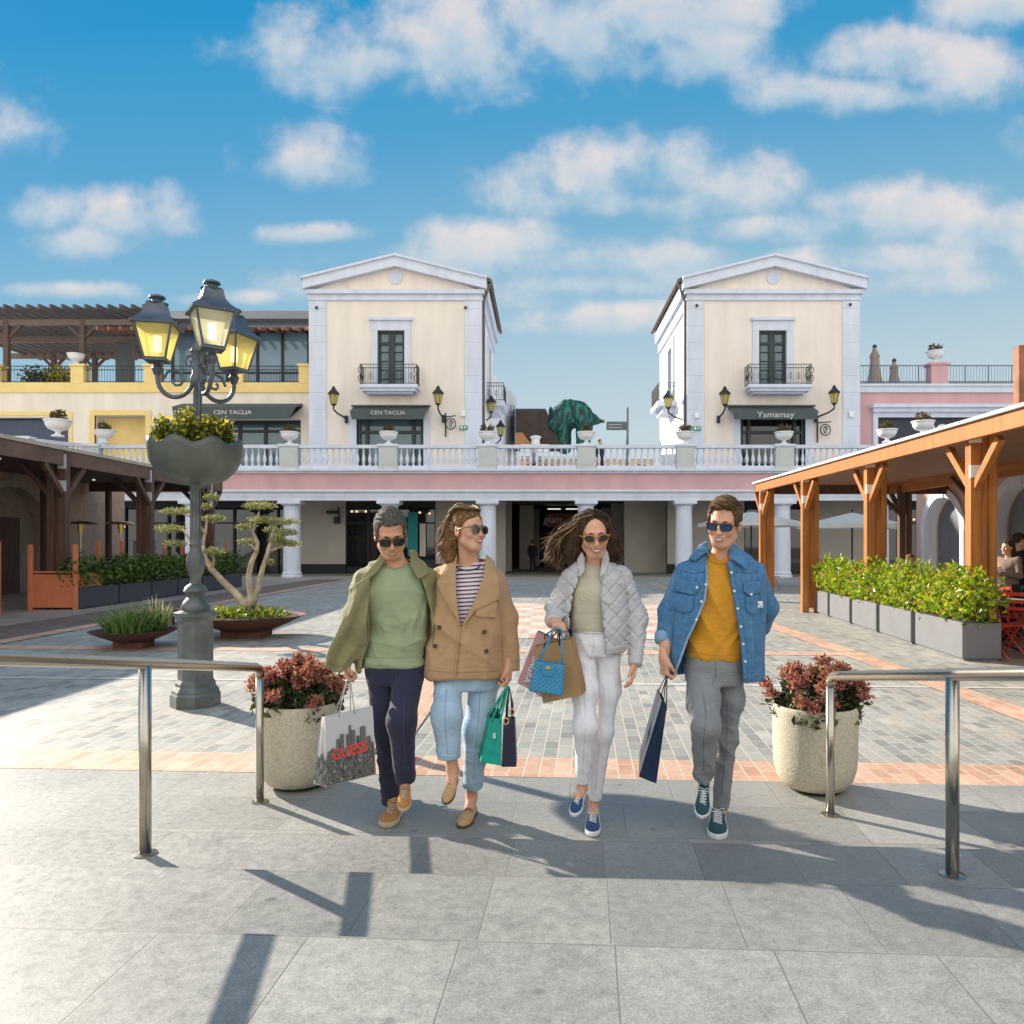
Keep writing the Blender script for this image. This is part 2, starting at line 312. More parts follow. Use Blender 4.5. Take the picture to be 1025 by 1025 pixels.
# ================================================================ ground
def ground_mat(name, bw, rh, mortar, stops, mcol, rot, swap=False, offs=(0, 0), msize=.006, speck=0, bump=.4, rough=.55, veins=0, boff=.5):
    m = bpy.data.materials.new(name); m.use_nodes = True; t = m.node_tree; b = t.nodes['Principled BSDF']
    g = N(t, 'ShaderNodeNewGeometry'); mp = N(t, 'ShaderNodeMapping'); mp.inputs['Location'].default_value = (offs[0], offs[1], 0)
    mp.inputs['Rotation'].default_value = (0, 0, rot); lk(t, g.outputs['Position'], mp.inputs[0]); vec = mp.outputs[0]
    if swap:
        sx = N(t, 'ShaderNodeSeparateXYZ'); lk(t, vec, sx.inputs[0]); cb = N(t, 'ShaderNodeCombineXYZ'); lk(t, sx.outputs[1], cb.inputs[0]); lk(t, sx.outputs[0], cb.inputs[1]); vec = cb.outputs[0]
    br = N(t, 'ShaderNodeTexBrick'); br.inputs['Scale'].default_value = 1; br.inputs['Brick Width'].default_value = bw; br.inputs['Row Height'].default_value = rh
    br.inputs['Mortar Size'].default_value = msize; br.inputs['Mortar Smooth'].default_value = .3; br.inputs['Color1'].default_value = (0, 0, 0, 1); br.inputs['Color2'].default_value = (1, 1, 1, 1); br.inputs['Mortar'].default_value = (.5, .5, .5, 1)
    br.offset = boff; lk(t, vec, br.inputs[0])
    c = ramp(t, br.outputs[0], stops)
    n1 = N(t, 'ShaderNodeTexNoise'); n1.inputs['Scale'].default_value = .7; n1.inputs['Detail'].default_value = 8; lk(t, g.outputs['Position'], n1.inputs['Vector'])
    c = mixc(t, 1, c, ramp(t, n1.outputs[0], [(.3, .8), (.7, 1.12)]), 'MULTIPLY')
    n2 = N(t, 'ShaderNodeTexNoise'); n2.inputs['Scale'].default_value = 26; n2.inputs['Detail'].default_value = 8; n2.inputs['Roughness'].default_value = .75; lk(t, g.outputs['Position'], n2.inputs['Vector'])
    c = mixc(t, 1, c, ramp(t, n2.outputs[0], [(.3, 1 - .22), (.7, 1.2)]), 'MULTIPLY')
    n4 = N(t, 'ShaderNodeTexNoise'); n4.inputs['Scale'].default_value = 3.1; n4.inputs['Detail'].default_value = 10; n4.inputs['Roughness'].default_value = .7; lk(t, g.outputs['Position'], n4.inputs['Vector'])
    c = mixc(t, 1, c, ramp(t, n4.outputs[0], [(.28, .72), (.45, .98), (.6, 1.0), (.78, 1.18)]), 'MULTIPLY')
    vo = N(t, 'ShaderNodeTexVoronoi'); vo.inputs['Scale'].default_value = 2.3; lk(t, g.outputs['Position'], vo.inputs['Vector']); c = mixc(t, 1, c, ramp(t, vo.outputs['Distance'], [(.03, .62), (.055, 1.0)]), 'MULTIPLY')
    if speck:
        n3 = N(t, 'ShaderNodeTexNoise'); n3.inputs['Scale'].default_value = 160; n3.inputs['Detail'].default_value = 3; lk(t, g.outputs['Position'], n3.inputs['Vector'])
        c = mixc(t, 1, c, ramp(t, n3.outputs[0], [(.32, 1 - speck), (.68, 1 + speck)]), 'MULTIPLY')
    if veins:
        wv = N(t, 'ShaderNodeTexNoise', noise_type='RIDGED_MULTIFRACTAL') if hasattr(bpy.types.ShaderNodeTexNoise, 'noise_type') else N(t, 'ShaderNodeTexNoise')
        wv.inputs['Scale'].default_value = 2.6; wv.inputs['Detail'].default_value = 5; wv.inputs['Distortion'].default_value = 1.2; lk(t, g.outputs['Position'], wv.inputs['Vector'])
        wn_ = N(t, 'ShaderNodeTexNoise'); wn_.inputs['Scale'].default_value = 1.8; lk(t, g.outputs['Position'], wn_.inputs['Vector'])
        vf = mth(t, 'MULTIPLY', ramp(t, wv.outputs[0], [(.86, 0), (.97, 1)]), ramp(t, wn_.outputs[0], [(.5, 0), (.7, veins)]))
        c = mixc(t, vf, c, (.62, .6, .56))
    c = mixc(t, br.outputs[1], c, mcol)
    lk(t, c, b.inputs['Base Color']); lk(t, ramp(t, n2.outputs[0], [(.3, rough - .1), (.7, rough + .15)]), b.inputs['Roughness'])
    h = mth(t, 'SUBTRACT', mth(t, 'MULTIPLY', n2.outputs[0], .5), br.outputs[1])
    bp = N(t, 'ShaderNodeBump'); bp.inputs['Strength'].default_value = bump; bp.inputs['Distance'].default_value = .006; lk(t, h, bp.inputs['Height']); lk(t, bp.outputs[0], b.inputs['Normal'])
    return m
ANG = .0565
PAVER = ground_mat('grey_pavers', .21, .105, .5, [(0, (.24, .24, .225)), (.25, (.31, .31, .285)), (.45, (.36, .35, .315)), (.6, (.41, .375, .32)), (.8, (.33, .34, .32)), (1, (.48, .45, .395))], (.50, .45, .365), ANG, True, (0, .03), .006)
OPAV = ground_mat('orange_pavers', .225, .105, .5, [(0, (.52, .30, .19)), (.5, (.61, .37, .25)), (1, (.70, .46, .33))], (.66, .54, .42), ANG, True, (0.0, .03), .005)
WPAV = ground_mat('white_pavers', .21, .105, .5, [(0, (.56, .52, .46)), (1, (.68, .63, .56))], (.5, .45, .38), ANG, True, (0, .03), .005)
SLAB = ground_mat('granite_slabs', .62, .50, .5, [(0, (.25, .248, .228)), (.5, (.29, .286, .262)), (1, (.34, .332, .302))], (.19, .18, .16), ANG, False, (.1, .05), .003, .18, .3, .5, .5)
TREAD = ground_mat('granite_treads', .405, .7575, .5, [(0, (.235, .231, .212)), (.5, (.27, .265, .243)), (1, (.31, .303, .276))], (.19, .18, .158), ANG, False, (.33, -3.4885 + .7575 * 8 - .002), .003, .2, .35, .48, .9, 0.0)
BEIGE = ground_mat('beige_tiles', .6, .6, .5, [(0, (.34, .29, .25)), (1, (.42, .36, .3))], (.3, .25, .2), .78, False, (0, 0), .006)
g = MB(); 
Y0 = lambda X, c: c - ANG * X
xs = np.linspace(-60, 60, 2)
g.add([(-300, Y0(-60, 4.945) , 0), (300, Y0(60, 4.945), 0), (300, 1500, 0), (-300, 1500, 0)], [(0, 1, 2, 3)])
g.build('plaza_ground', PAVER, kind='structure')
g = MB(); g.add([(-30, Y0(-30, 3.3), .002), (30, Y0(30, 3.3), .002), (30, Y0(30, 4.945), .002), (-30, Y0(-30, 4.945), .002)], [(0, 1, 2, 3)]); g.build('slab_strip', SLAB, kind='structure')
def nose(k, X): return 3.508 - .7575 * (k - 1) - ANG * X
RISE = .16
g = MB()
for k in range(1, 8):
    z = RISE * k; a = 30
    y1a, y1b = nose(k, -a), nose(k, a); y0a, y0b = nose(k + 1, -a), nose(k + 1, a)
    if k == 7: y0a -= 30; y0b -= 30
    e = .008
    g.add([(-a, y1a, z - RISE - .02), (a, y1b, z - RISE - .02), (a, y1b, z - e), (-a, y1a, z - e), (-a, y1a - e, z), (a, y1b - e, z), (a, y0b, z), (-a, y0a, z)],
          [(0, 1, 2, 3), (3, 2, 5, 4), (4, 5, 6, 7)])
g.build('steps', TREAD, kind='structure')
def band(name, x0, x1, y0, y1, m, z=.004, sk=True):
    g = MB(); k = ANG if sk else 0
    g.add([(x0, y0 - k * x0, z), (x1, y0 - k * x1, z), (x1, y1 - k * x1, z), (x0, y1 - k * x0, z)], [(0, 1, 2, 3)]); return g.build(name, m, kind='structure')
band('paving_band', -30, 30, 4.945, 5.40, OPAV)
band('paving_line', -9, 12, 8.27, 8.36, WPAV)
band('paving_band', -8.35, 4.45, 10.6, 10.95, OPAV)
band('paving_band', 4.1, 4.45, 5.9, 10.6, OPAV, .008); band('paving_band', 4.1, 4.45, 10.95, 30, OPAV, .008)
band('paving_band', -1.38, -1.03, 5.45, 10.6, OPAV, .008)
band('paving_band', -8.6, -8.25, 5.5, 30, OPAV, .012)
for par, nm, mm in ((0, 'paving_checks_white', WPAV), (1, 'paving_checks_orange', OPAV)):
    g = MB()
    for r in range(11):
        for c in range(6):
            if (r + c) % 2 != par: continue
            xa, ya = -.9 + c * .65, 12.2 + r * .66
            g.add([(xa, ya - ANG * xa, .008), (xa + .65, ya - ANG * (xa + .65), .008), (xa + .65, ya + .66 - ANG * (xa + .65), .008), (xa, ya + .66 - ANG * xa, .008)], [(0, 1, 2, 3)])
    g.build(nm, mm, kind='structure')
band('paving_apron', -30, -8.62, 5.5, 33, BEIGE, .006, False)
band('paving_stripe', -10.0, -8.62, 5.55, 33, ground_mat('brown_pavers', .21, .105, .5, [(0, (.16, .11, .10)), (1, (.24, .17, .14))], (.2, .16, .13), ANG, True), .010, False)
def gg(): return None

# ================================================================ arcade (portico) + terrace
YF = 35.0; KF = F / YF
fx = lambda px, Y=YF: (px - CX) * Y / F
fz = lambda py, Y=YF: CAMH - (py - HY) * Y / F
A = thing('arcade_building', (2, 36, 0), 'long arcade with round lilac columns and a pink band under the terrace balustrade', 'arcade')
COLX = [1.98 + 4.573 * n for n in range(-5, 4)]
WX0, WX1 = -26, 22
b = MB(); b.box(WX0, WX1, 35.0, 35.5, 3.72, 4.0); b.box(WX0, WX1, 34.93, 35.5, 4.0, 4.04); b.box(WX0, WX1, 34.88, 35.5, 3.95, 4.0); b.box(WX0, WX1, 35.02, 35.5, 3.55, 3.72); b.build('lintel', LILAC, A)
b = MB(); b.box(WX0, WX1, 35.06, 35.5, 4.04, 4.80); b.build('frieze', PINK, A)
b = MB(); b.box(WX0, WX1, 34.95, 60, 4.80, 4.90); b.box(WX0, WX1, 34.82, 60, 4.90, 5.0); b.build('cornice', LILAC, A)
b = MB(); b.box(WX0, WX1, 35.5, 46, 3.95, 4.05); b.build('ceiling', INT, A)
colm = MB(); R_ = .40
colm.lathe([(R_ + .08, 0), (R_ + .08, .08), (R_ + .03, .12), (R_ + .05, .2), (R_, .26), (R_, .28), (R_ * .985, 1.5), (R_ * .93, 3.14), (R_ * .97, 3.16), (R_ * .97, 3.2), (R_ * .93, 3.22), (R_ * .95, 3.3), (R_ + .1, 3.38), (R_ + .1, 3.4)], n=28)
colm.box(-.52, .52, -.52, .52, 3.4, 3.552)
cproto = None
for X in COLX:
    c = MB(); c.v = [(x + X, y + 35.45, z) for x, y, z in colm.v]; c.f = colm.f; c.mi = colm.mi; c.build('column', LILAC, A, angle=35)
# walls behind the columns
def wall_piece(px0, px1, Y, m, z0=0, z1=3.95, name='wall', th=.3):
    b = MB(); b.box(fx(px0, Y), fx(px1, Y), Y, Y + th, z0, z1); return b.build(name, m, A)
GREYW = mat('arcade_grey_wall', (.55, .51, .44), .85, 0, .06, 1.5, .15, 90)
def panelwall(px0, px1, Y=39.5):
    x0, x1 = fx(px0, Y), fx(px1, Y); b = MB(); z = .55
    while z < 3.9: b.box(x0, x1, Y, Y + .3, z, min(z + .62, 3.95)); z += .635
    b.box(x0, x1, Y + .02, Y + .3, .5, 3.95); b.build('wall', GREYW, A)
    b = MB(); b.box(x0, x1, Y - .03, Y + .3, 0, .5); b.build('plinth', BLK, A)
panelwall(300, 346); panelwall(436, 486); panelwall(668, 700); panelwall(812, 880); panelwall(700, 745)
def shopfront(px0, px1, Y=39.6, mull=4, lit=True):
    x0, x1 = fx(px0, Y), fx(px1, Y); b = MB()
    b.box(x0, x1, Y + .12, Y + .16, 0, 3.5); o = b.build('shop_window', DGLASS, A)
    b = MB()
    for i in range(mull + 1): x = x0 + (x1 - x0) * i / mull; b.box(x - .05, x + .05, Y, Y + .11, 0, 3.5)
    b.box(x0, x1, Y + .005, Y + .108, 2.6, 2.68); b.box(x0, x1, Y + .005, Y + .108, 3.44, 3.9); b.build('mullions', DARKM, o)
shopfront(190, 300, mull=5); shopfront(346, 436, mull=4); shopfront(745, 812, mull=3); shopfront(60, 190, mull=6); shopfront(880, 960, mull=4)
b = MB(); b.box(fx(408, 39.5), fx(418, 39.5), 39.52, 39.56, .9, 3.2); b.build('poster', TEAL, A)
b = MB(); b.box(fx(399, 39.5), fx(407, 39.5), 39.53, 39.57, 2.0, 2.9); b.build('poster', TEAL, A)
b = MB(); b.box(fx(420, 39.5), fx(426, 39.5), 39.53, 39.57, .9, 2.6); b.build('poster', CREAM2, A)
# the passage in the middle: floor to ceiling piers, back wall
wall_piece(486, 506, 39.5, GREYW); wall_piece(625, 668, 41.0, GREYW)
for (px0, px1, Y) in ((506, 512, 43), (520, 534, 47), (528, 540, 52), (602, 612, 50), (612, 630, 45), (640, 652, 43)):
    b = MB(); b.box(fx(px0, Y), fx(px1, Y), Y, Y + .7, 0, 3.95); b.build('passage_pier', GREYW, A)
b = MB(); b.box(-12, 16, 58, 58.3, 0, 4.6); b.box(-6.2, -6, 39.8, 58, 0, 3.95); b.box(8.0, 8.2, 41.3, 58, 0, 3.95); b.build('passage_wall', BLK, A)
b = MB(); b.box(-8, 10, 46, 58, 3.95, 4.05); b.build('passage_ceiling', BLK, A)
b = MB()
for px in (548, 566, 622, 636, 655): b.box(fx(px, 48), fx(px + 13, 48), 47, 47.4, 3.7, 3.75)
lm = bpy.data.materials.new('ceiling_lamp'); lm.use_nodes = True; lm.node_tree.nodes['Principled BSDF'].inputs['Emission Color'].default_value = (1, .95, .85, 1); lm.node_tree.nodes['Principled BSDF'].inputs['Emission Strength'].default_value = .5
b.build('ceiling_lamps', lm, A)
for o in A.children:
    if o.name.startswith('ceiling_lamps'): o['label'] = 'row of lit ceiling strip lamps'
b = MB()
for (px, py) in ((352, 512), (357, 512), (366, 512), (420, 513), (430, 514), (110, 522), (118, 530), (124, 527), (885, 530), (908, 545), (915, 520)):
    q = P(px, py, 39.45); b.box(q.x - .04, q.x + .04, 39.43, 39.5, q.z - .04, q.z + .04)
wl = bpy.data.materials.new('warm_spot'); wl.use_nodes = True; wl.node_tree.nodes['Principled BSDF'].inputs['Emission Color'].default_value = (1, .62, .25, 1); wl.node_tree.nodes['Principled BSDF'].inputs['Emission Strength'].default_value = 1.2
b.build('spot_lamps', wl, A)
t = thing('shop_sign', (fx(566, 47), 46.5, 3.2), 'dark red hanging sign with white script lettering above the passage', 'sign')
b = MB(); b.bbox(fx(546, 47), fx(583, 47), 46.5, 46.62, fz(528, 47), fz(514, 47)); b.build('board', DRED, t)
text_obj('lettering', 'glam', .62, WHITE, (fx(553, 47), 46.48, fz(520.5, 47)), (1, 0, 0), (0, 0, 1), t, .01, .2)
# projecting wall bracket left of the door
t = thing('wall_sign', (fx(336), 39.2, 3.1), 'small dark box sign on a bracket on the arcade wall', 'sign')
b = MB(); b.box(fx(326, 39), fx(338, 39), 39.1, 39.4, fz(514, 39), fz(511, 39)); b.box(fx(333.5, 39), fx(339, 39), 39.1, 39.35, fz(524, 39), fz(517, 39)); b.build('box', DARKM, t)
b = MB(); b.box(fx(337, 39), fx(338.5, 39), 39.2, 39.3, fz(517, 39), fz(507, 39)); b.build('bracket', DARKM, t)

# ================================================================ balustrade on the terrace edge
zb0, zb1 = 5.0, 6.12
bal = MB(); bal.lathe([(.055, 0), (.055, .05), (.035, .08), (.05, .14), (.085, .26), (.085, .34), (.055, .48), (.032, .6), (.03, .66), (.045, .7), (.03, .73), (.055, .77), (.055, .82)], n=10)
balme = None
BL = ['white balustrade bay behind the flower bowl of the lamp post', 'white balustrade bay between the flower bowl and the left tower shop', 'white balustrade bay in front of the left tower shop door',
      'white balustrade bay in front of the left tower street corner', 'white balustrade bay with the green animal sculpture above it', 'white balustrade bay under the dark direction sign', 'white balustrade bay in front of the right tower left corner', 'white balustrade bay in front of the right tower shop and pink wing']
XP = COLX
def baluster_bay(xa, ya, xb, yb, label, n=13):
    global balme
    L = sqrt((xb - xa) ** 2 + (yb - ya) ** 2); t = thing('balustrade', (xa, ya, zb0), label, 'balustrade', 'balustrade bays along the terrace edge')
    d = Vector((xb - xa, yb - ya, 0)) / L; a = Vector((xa, ya, 0)) + d * .44; e = Vector((xb, yb, 0)) - d * .44
    for (z, h, wd, nm) in ((zb0 + .08, .14, .26, 'base_rail'), (zb1 - .08, .15, .3, 'top_rail')):
        m = MB(); m.obar(a + Vector((0, 0, z)), e + Vector((0, 0, z)), wd, h); m.build(nm, LILAC, t)
    for i in range(n):
        p = a + (e - a) * ((i + .5) / n)
        if balme is None:
            o = bal.build('baluster', LILAC, None, angle=40); balme = o.data
        else: o = bpy.data.objects.new('baluster', balme); S.collection.objects.link(o)
        o.parent = t; o.location = p + Vector((0, 0, zb0 + .152)) - ORG[t.name]
    return t
YB = 35.12
def pier(X, Y, k, m=GREYP):
    o = MB(); o.bbox(X - .42, X + .42, Y - .2, Y + .2, zb0, zb1 - .1, .01); o.box(X - .3, X + .3, Y - .215, Y - .19, zb0 + .18, zb1 - .22)
    o = o.build('balustrade_pier', [m][0], A)
    c = MB(); c.bbox(X - .48, X + .48, Y - .25, Y + .25, zb1 - .1, zb1 + .03, .02); c.build('pier_cap', LILAC, o)
for X in XP: pier(X, YB, 0)
for i in range(8):
    baluster_bay(XP[i], YB, XP[i + 1], YB, BL[i])
wl_ = [(-20.6, 34.0), (-23.2, 30.2)]
pl = [(XP[0], YB)] + [(-23.0, 32.2)] + [(-25.2, 29)]
pier(-22.4, 32.6, 0)
baluster_bay(-20.9, YB - .1, -22.4, 32.6, 'white balustrade bay turning forward beyond the left pergola roof', 10)
baluster_bay(-22.4, 32.6, -24.6, 29.6, 'leftmost white balustrade bay above the left pergola roof', 11)
URNB = MB(); URNB.lathe([(.2, 0), (.2, .04), (.1, .08), (.07, .14), (.12, .19), (.3, .26), (.38, .38), (.4, .5), (.44, .53), (.44, .57), (.37, .57), (.35, .5)], n=20)
LF_DK = leafmat('dark_leaf', [(.02, .035, .012), (.05, .08, .02), (.10, .13, .03), (.03, .05, .015)])
LF_YL = leafmat('yellow_leaf', [(.10, .15, .02), (.55, .42, .02), (.75, .55, .03), (.30, .32, .03), (.05, .09, .02)])
def ballpts(n, c, r, sh=.6):
    d = np.random.normal(size=(n, 3)); d /= np.linalg.norm(d, axis=1)[:, None]; rr = np.random.uniform(sh, 1, size=(n, 1))
    return d * rr * np.array(r) + np.array(c)
urn_spots = [(XP[1], 35.12, 'behind the yellow lamp flowers'), (XP[2], 35.12, 'just left of the left tower'), (XP[3], 35.12, 'in front of the left tower shop door'), (XP[4], 35.12, 'at the inner corner of the left tower'),
             (XP[5], 35.12, 'beside the green animal sculpture'), (XP[6], 35.12, 'at the inner corner of the right tower'), (XP[7], 35.12, 'in front of the right tower shop'),
             (-20.0, 34.6, 'on the far left balustrade, right one of two'), (-20.85, 32.6, 'on the far left balustrade, leftmost urn')]
UR = None
for i, (x, y, lb) in enumerate(urn_spots):
    lab = 'white footed urn with round plants ' + lb
    if UR is None:
        UR = thing('urn', (x, y, zb1 + .03), lab, 'urn', 'white planted urns on the terrace edge')
        URNB.v = [(a + x, b_ + y, c + zb1 + .03) for a, b_, c in URNB.v]; URNB.build('bowl', WHITE, UR, angle=40)
        pts = np.concatenate([ballpts(160, (x - .17, y, zb1 + .76), (.17, .17, .2)), ballpts(160, (x + .18, y, zb1 + .74), (.17, .17, .18)), ballpts(90, (x, y, zb1 + .6), (.3, .3, .08))])
        leaves('plants', pts, leafmat('urn_leaf', [(.03, .03, .015), (.12, .1, .03), (.2, .14, .04), (.06, .07, .02), (.25, .1, .05)]), UR, .09, .6)
    else:
        o = copy_tree(UR); o.location = (x, y, zb1 + .03); o['label'] = lab; o.rotation_euler.z = i * 1.1 if i % 3 else .2
        if y < 34: o.scale = (1.25, 1.25, 1.25)
# terrace side wings bases (left and right returns)
b = MB(); b.prismz([(-26, 35.0), (-20.6, 35.0), (-22.1, 32.4), (-24.4, 29.2), (-26, 29.2)], 3.9, 5.0); b.build('terrace_return', LILAC, A)
b = MB(); b.box(17.6, 22, 30, 34.8, 4.4, 5.0); b.build('terrace_return', LILAC, A)
t = UR
# two extra urns on the right wing (white kerb beyond the pergola roof)
for x, y, z, lb in ((fx(888, 33), 33, fz(443, 33), 'above the right pergola roof, left one'), (fx(924, 30), 30, fz(436, 30), 'above the right pergola roof, right one')):
    o = copy_tree(UR); o.location = (x, y, z); o['label'] = 'white footed urn with round plants ' + lb; o.rotation_euler.z = .4
urn9 = None


# ================================================================ towers
def tower(x0, x1, Y, D, side, label, lx):
    t = thing('tower_house', ((x0 + x1) / 2, Y, 5.0), label, 'house')
    ze = fz(291, Y); zc = fz(301, Y); za = fz(256, Y); xm = (x0 + x1) / 2; pw = (x1 - x0) * .098
    # front wall with door opening (upper door) and shop opening
    dx0, dx1 = fx(lx[0], Y), fx(lx[1], Y); dz0, dz1 = fz(388, Y), fz(331, Y); sx0, sx1 = fx(lx[2], Y), fx(lx[3], Y); sz1 = fz(414, Y)
    b = MB(); T = .35; 
    for (a, c, z0, z1) in ((x0, sx0, 5, dz0), (sx1, x1, 5, dz0), (sx0, sx1, sz1, dz0), (x0, dx0, dz0, dz1), (dx1, x1, dz0, dz1), (x0, x1, dz1, ze)):
        b.box(a, c, Y, Y + T, z0, z1)
    b.box(x0, x1, Y + D - T, Y + D, 5, ze)
    b.prism([(x0, ze), (x1, ze), (xm, za - .35)], Y + .02, Y + D)
    b.build('wall', CREAM, t)
    for (a, c) in ((x0 + .002, x0 + T), (x1 - T, x1 - .002)):
        b = MB(); b.box(a, c, Y + T, Y + D - T, 5, ze); b.build('side_wall', mat('white_render', (.84, .82, .8), .85, 0, .03, 2, .15, 90), t)
    # pilasters made of blocks
    for (a, c) in ((x0 - .03, x0 + pw), (x1 - pw, x1 + .03)):
        b = MB(); z = 5.0
        while z < zc - .05:
            z2 = min(z + .86, zc); b.bbox(a, c, Y - .06, Y + .2, z + .008, z2 - .008, .015); z = z2
        b.box(a + .01, c - .01, Y - .045, Y, 5, zc); b.build('pilaster', LILAC, t)
        for xx in (a - .0, c - .0): pass
    # entablature + raking cornice
    b = MB(); b.box(x0 - .08, x1 + .08, Y - .1, Y + .3, zc, zc + .12); b.box(x0 - .03, x1 + .03, Y - .07, Y + .3, zc + .12, ze - .2); b.box(x0 - .16, x1 + .16, Y - .22, Y + .3, ze - .2, ze + .02); b.build('entablature', LILAC, t)
    b = MB(); ov = .28
    for s in (-1, 1):
        xe = xm + s * ((x1 - x0) / 2 + ov)
        for (dz, h, dy) in ((0, .22, .36), (.22, .3, .28), (.52, .12, .4)):
            zA = za - .64; zE = ze - .0
            b.add([(xe, Y - dy, zE + dz), (xm, Y - dy, zA + dz), (xm, Y - dy, zA + dz + h), (xe, Y - dy, zE + dz + h), (xe, Y + .3, zE + dz), (xm, Y + .3, zA + dz), (xm, Y + .3, zA + dz + h), (xe, Y + .3, zE + dz + h)],
                  [(0, 1, 2, 3), (7, 6, 5, 4), (0, 4, 5, 1), (2, 6, 7, 3), (0, 3, 7, 4), (1, 5, 6, 2)])
    b.build('pediment', LILAC, t, angle=20)
    b = MB(); b.tube([(xm, Y - .03, (ze + za) / 2 - .22), (xm, Y + .05, (ze + za) / 2 - .22)], .34, 28); b.build('medallion', LILAC, t, angle=40)
    b = MB()
    for s in (-1, 1):
        xe = xm + s * ((x1 - x0) / 2 + .42); zA = za + .0; zE = ze + .55
        b.add([(xe, Y - .05, zE), (xm, Y - .05, zA), (xe, Y + D + .4, zE), (xm, Y + D + .4, zA), (xe, Y - .05, zE + .1), (xm, Y - .05, zA + .1), (xe, Y + D + .4, zE + .1), (xm, Y + D + .4, zA + .1)],
              [(0, 1, 3, 2), (4, 6, 7, 5), (0, 4, 5, 1), (2, 3, 7, 6), (0, 2, 6, 4)])
    rf = b.build('roof', ROOFT, t)
    b = MB(); xs_ = x1 if side > 0 else x0
    xg = xs_ + side * .45; b.tube([(xg, Y - .1, ze + .5), (xg, Y + D + .3, ze + .5)], .1, 8); b.tube([(xg, Y + .1, ze + .45), (xs_ + side * .1, Y + .15, ze - .5), (xs_ + side * .1, Y + .15, 5.0)], .07, 8); b.build('gutter', mat('copper_brown', (.16, .11, .09), .5, .4), rf)
    b = MB(); b.box(min(xs_, xs_ + side * .3), max(xs_, xs_ + side * .3), Y + .31, Y + D, ze - .3, ze + .45); b.box(min(xs_, xs_ + side * .12), max(xs_, xs_ + side * .12), Y + .31, Y + D, ze - .9, ze - .3); b.build('side_cornice', LILAC, t)
    # balcony door
    b = MB(); fw = .32; b.box(dx0 - fw, dx0, Y - .07, Y + .05, dz0, dz1); b.box(dx1, dx1 + fw, Y - .07, Y + .05, dz0, dz1); b.box(dx0 - fw, dx1 + fw, Y - .08, Y + .05, dz1, dz1 + .5); b.box(dx0 - fw - .1, dx1 + fw + .1, Y - .2, Y + .05, dz1 + .5, dz1 + .66); b.build('door_surround', LILAC, t)
    dr = MB(); dr.box(dx0, dx1, Y + .22, Y + .25, dz0, dz1); dr = dr.build('balcony_door', GLASS, t)
    b = MB(); xm2 = (dx0 + dx1) / 2; FRM = mat('dark_green_frame', (.02, .035, .035), .5)
    for (a, c) in ((dx0, dx0 + .13), (dx1 - .13, dx1), (xm2 - .16, xm2 + .16)): b.box(a, c, Y + .12, Y + .215, dz0, dz1)
    for z in (dz0 + .06, dz1 - .62, dz1 - .05): b.box(dx0 + .002, dx1 - .002, Y + .125, Y + .214, z - .07, z + .06)
    for k in range(1, 5): z = dz0 + (dz1 - .6 - dz0) * k / 5; b.box(dx0 + .01, dx1 - .01, Y + .15, Y + .212, z - .02, z + .02)
    b.build('frame', FRM, dr)
    # balcony
    bx0, bx1 = fx(lx[4], Y - .6), fx(lx[5], Y - .6); by = Y - 1.0
    b = MB(); b.bbox(bx0, bx1, by, Y - .07, dz0 - .2, dz0 - .02, .02); b.box(bx0 + .12, bx1 - .12, by + .12, Y - .07, dz0 - .34, dz0 - .2); b.box(bx0 + .3, bx1 - .3, by + .35, Y - .07, dz0 - .44, dz0 - .34); bl = b.build('balcony', LILAC, t)
    b = MB(); zr0, zr1 = dz0 + .03, dz0 + .98
    def rail(ax, ay, cx, cy):
        n = max(2, int(sqrt((cx - ax) ** 2 + (cy - ay) ** 2) / .13))
        for z in (zr0, zr1, zr1 - .18): b.obar((ax, ay, z), (cx, cy, z), .03, .03)
        for i in range(n + 1):
            x = ax + (cx - ax) * i / n; y = ay + (cy - ay) * i / n; b.tube([(x, y, zr0), (x, y, zr1)], .011, 5)
            if i % 3 == 1:
                b.tube([(x + .06 * cos(a) * ((cx - ax) != 0), y + .06 * cos(a) * ((cx - ax) == 0), (zr0 + zr1) / 2 - .1 + .16 * sin(a)) for a in np.linspace(0, 2 * pi, 11)], .012, 4)
    rail(bx0 + .05, by + .05, bx1 - .05, by + .05); rail(bx0 + .05, by + .05, bx0 + .05, Y - .1); rail(bx1 - .05, by + .05, bx1 - .05, Y - .1)
    for xx in (bx0 + .06, bx1 - .06):
        for a in (0, 1): b.tube([(xx + .05 * cos(a_) * 2, by + .05, zr0 + .25 + a * .42 + .17 * sin(a_)) for a_ in np.linspace(0, 6.3, 12)], .018, 5)
    b.build('railing', DARKM, bl)
    # side balcony and window on the inner side
    ys = Y + D * .52; zs0 = dz0; 
    b = MB(); X_ = xs_
    lo, hi = sorted((X_, X_ + side * .12)); b.box(lo, hi, ys - 1.0, ys - .65, zs0, zs0 + 3.2); b.box(lo, hi, ys + .65, ys + 1.0, zs0, zs0 + 3.2); b.box(lo, hi, ys - 1.0, ys + 1.0, zs0 + 3.2, zs0 + 3.7)
    b.build('door_surround', LILAC, t)
    lo, hi = sorted((X_ + side * .01, X_ + side * .05)); b = MB(); b.box(lo, hi, ys - .64, ys + .64, zs0, zs0 + 3.2); b.build('balcony_door', GLASS, t)
    lo, hi = sorted((X_ + side * .0, X_ + side * 1.0)); b = MB(); b.box(lo, hi, ys - 1.4, ys + 1.4, zs0 - .3, zs0 - .02); lo2, hi2 = sorted((X_, X_ + side * .7)); b.box(lo2, hi2, ys - 1.1, ys + 1.1, zs0 - .6, zs0 - .3); bl2 = b.build('balcony', LILAC, t)
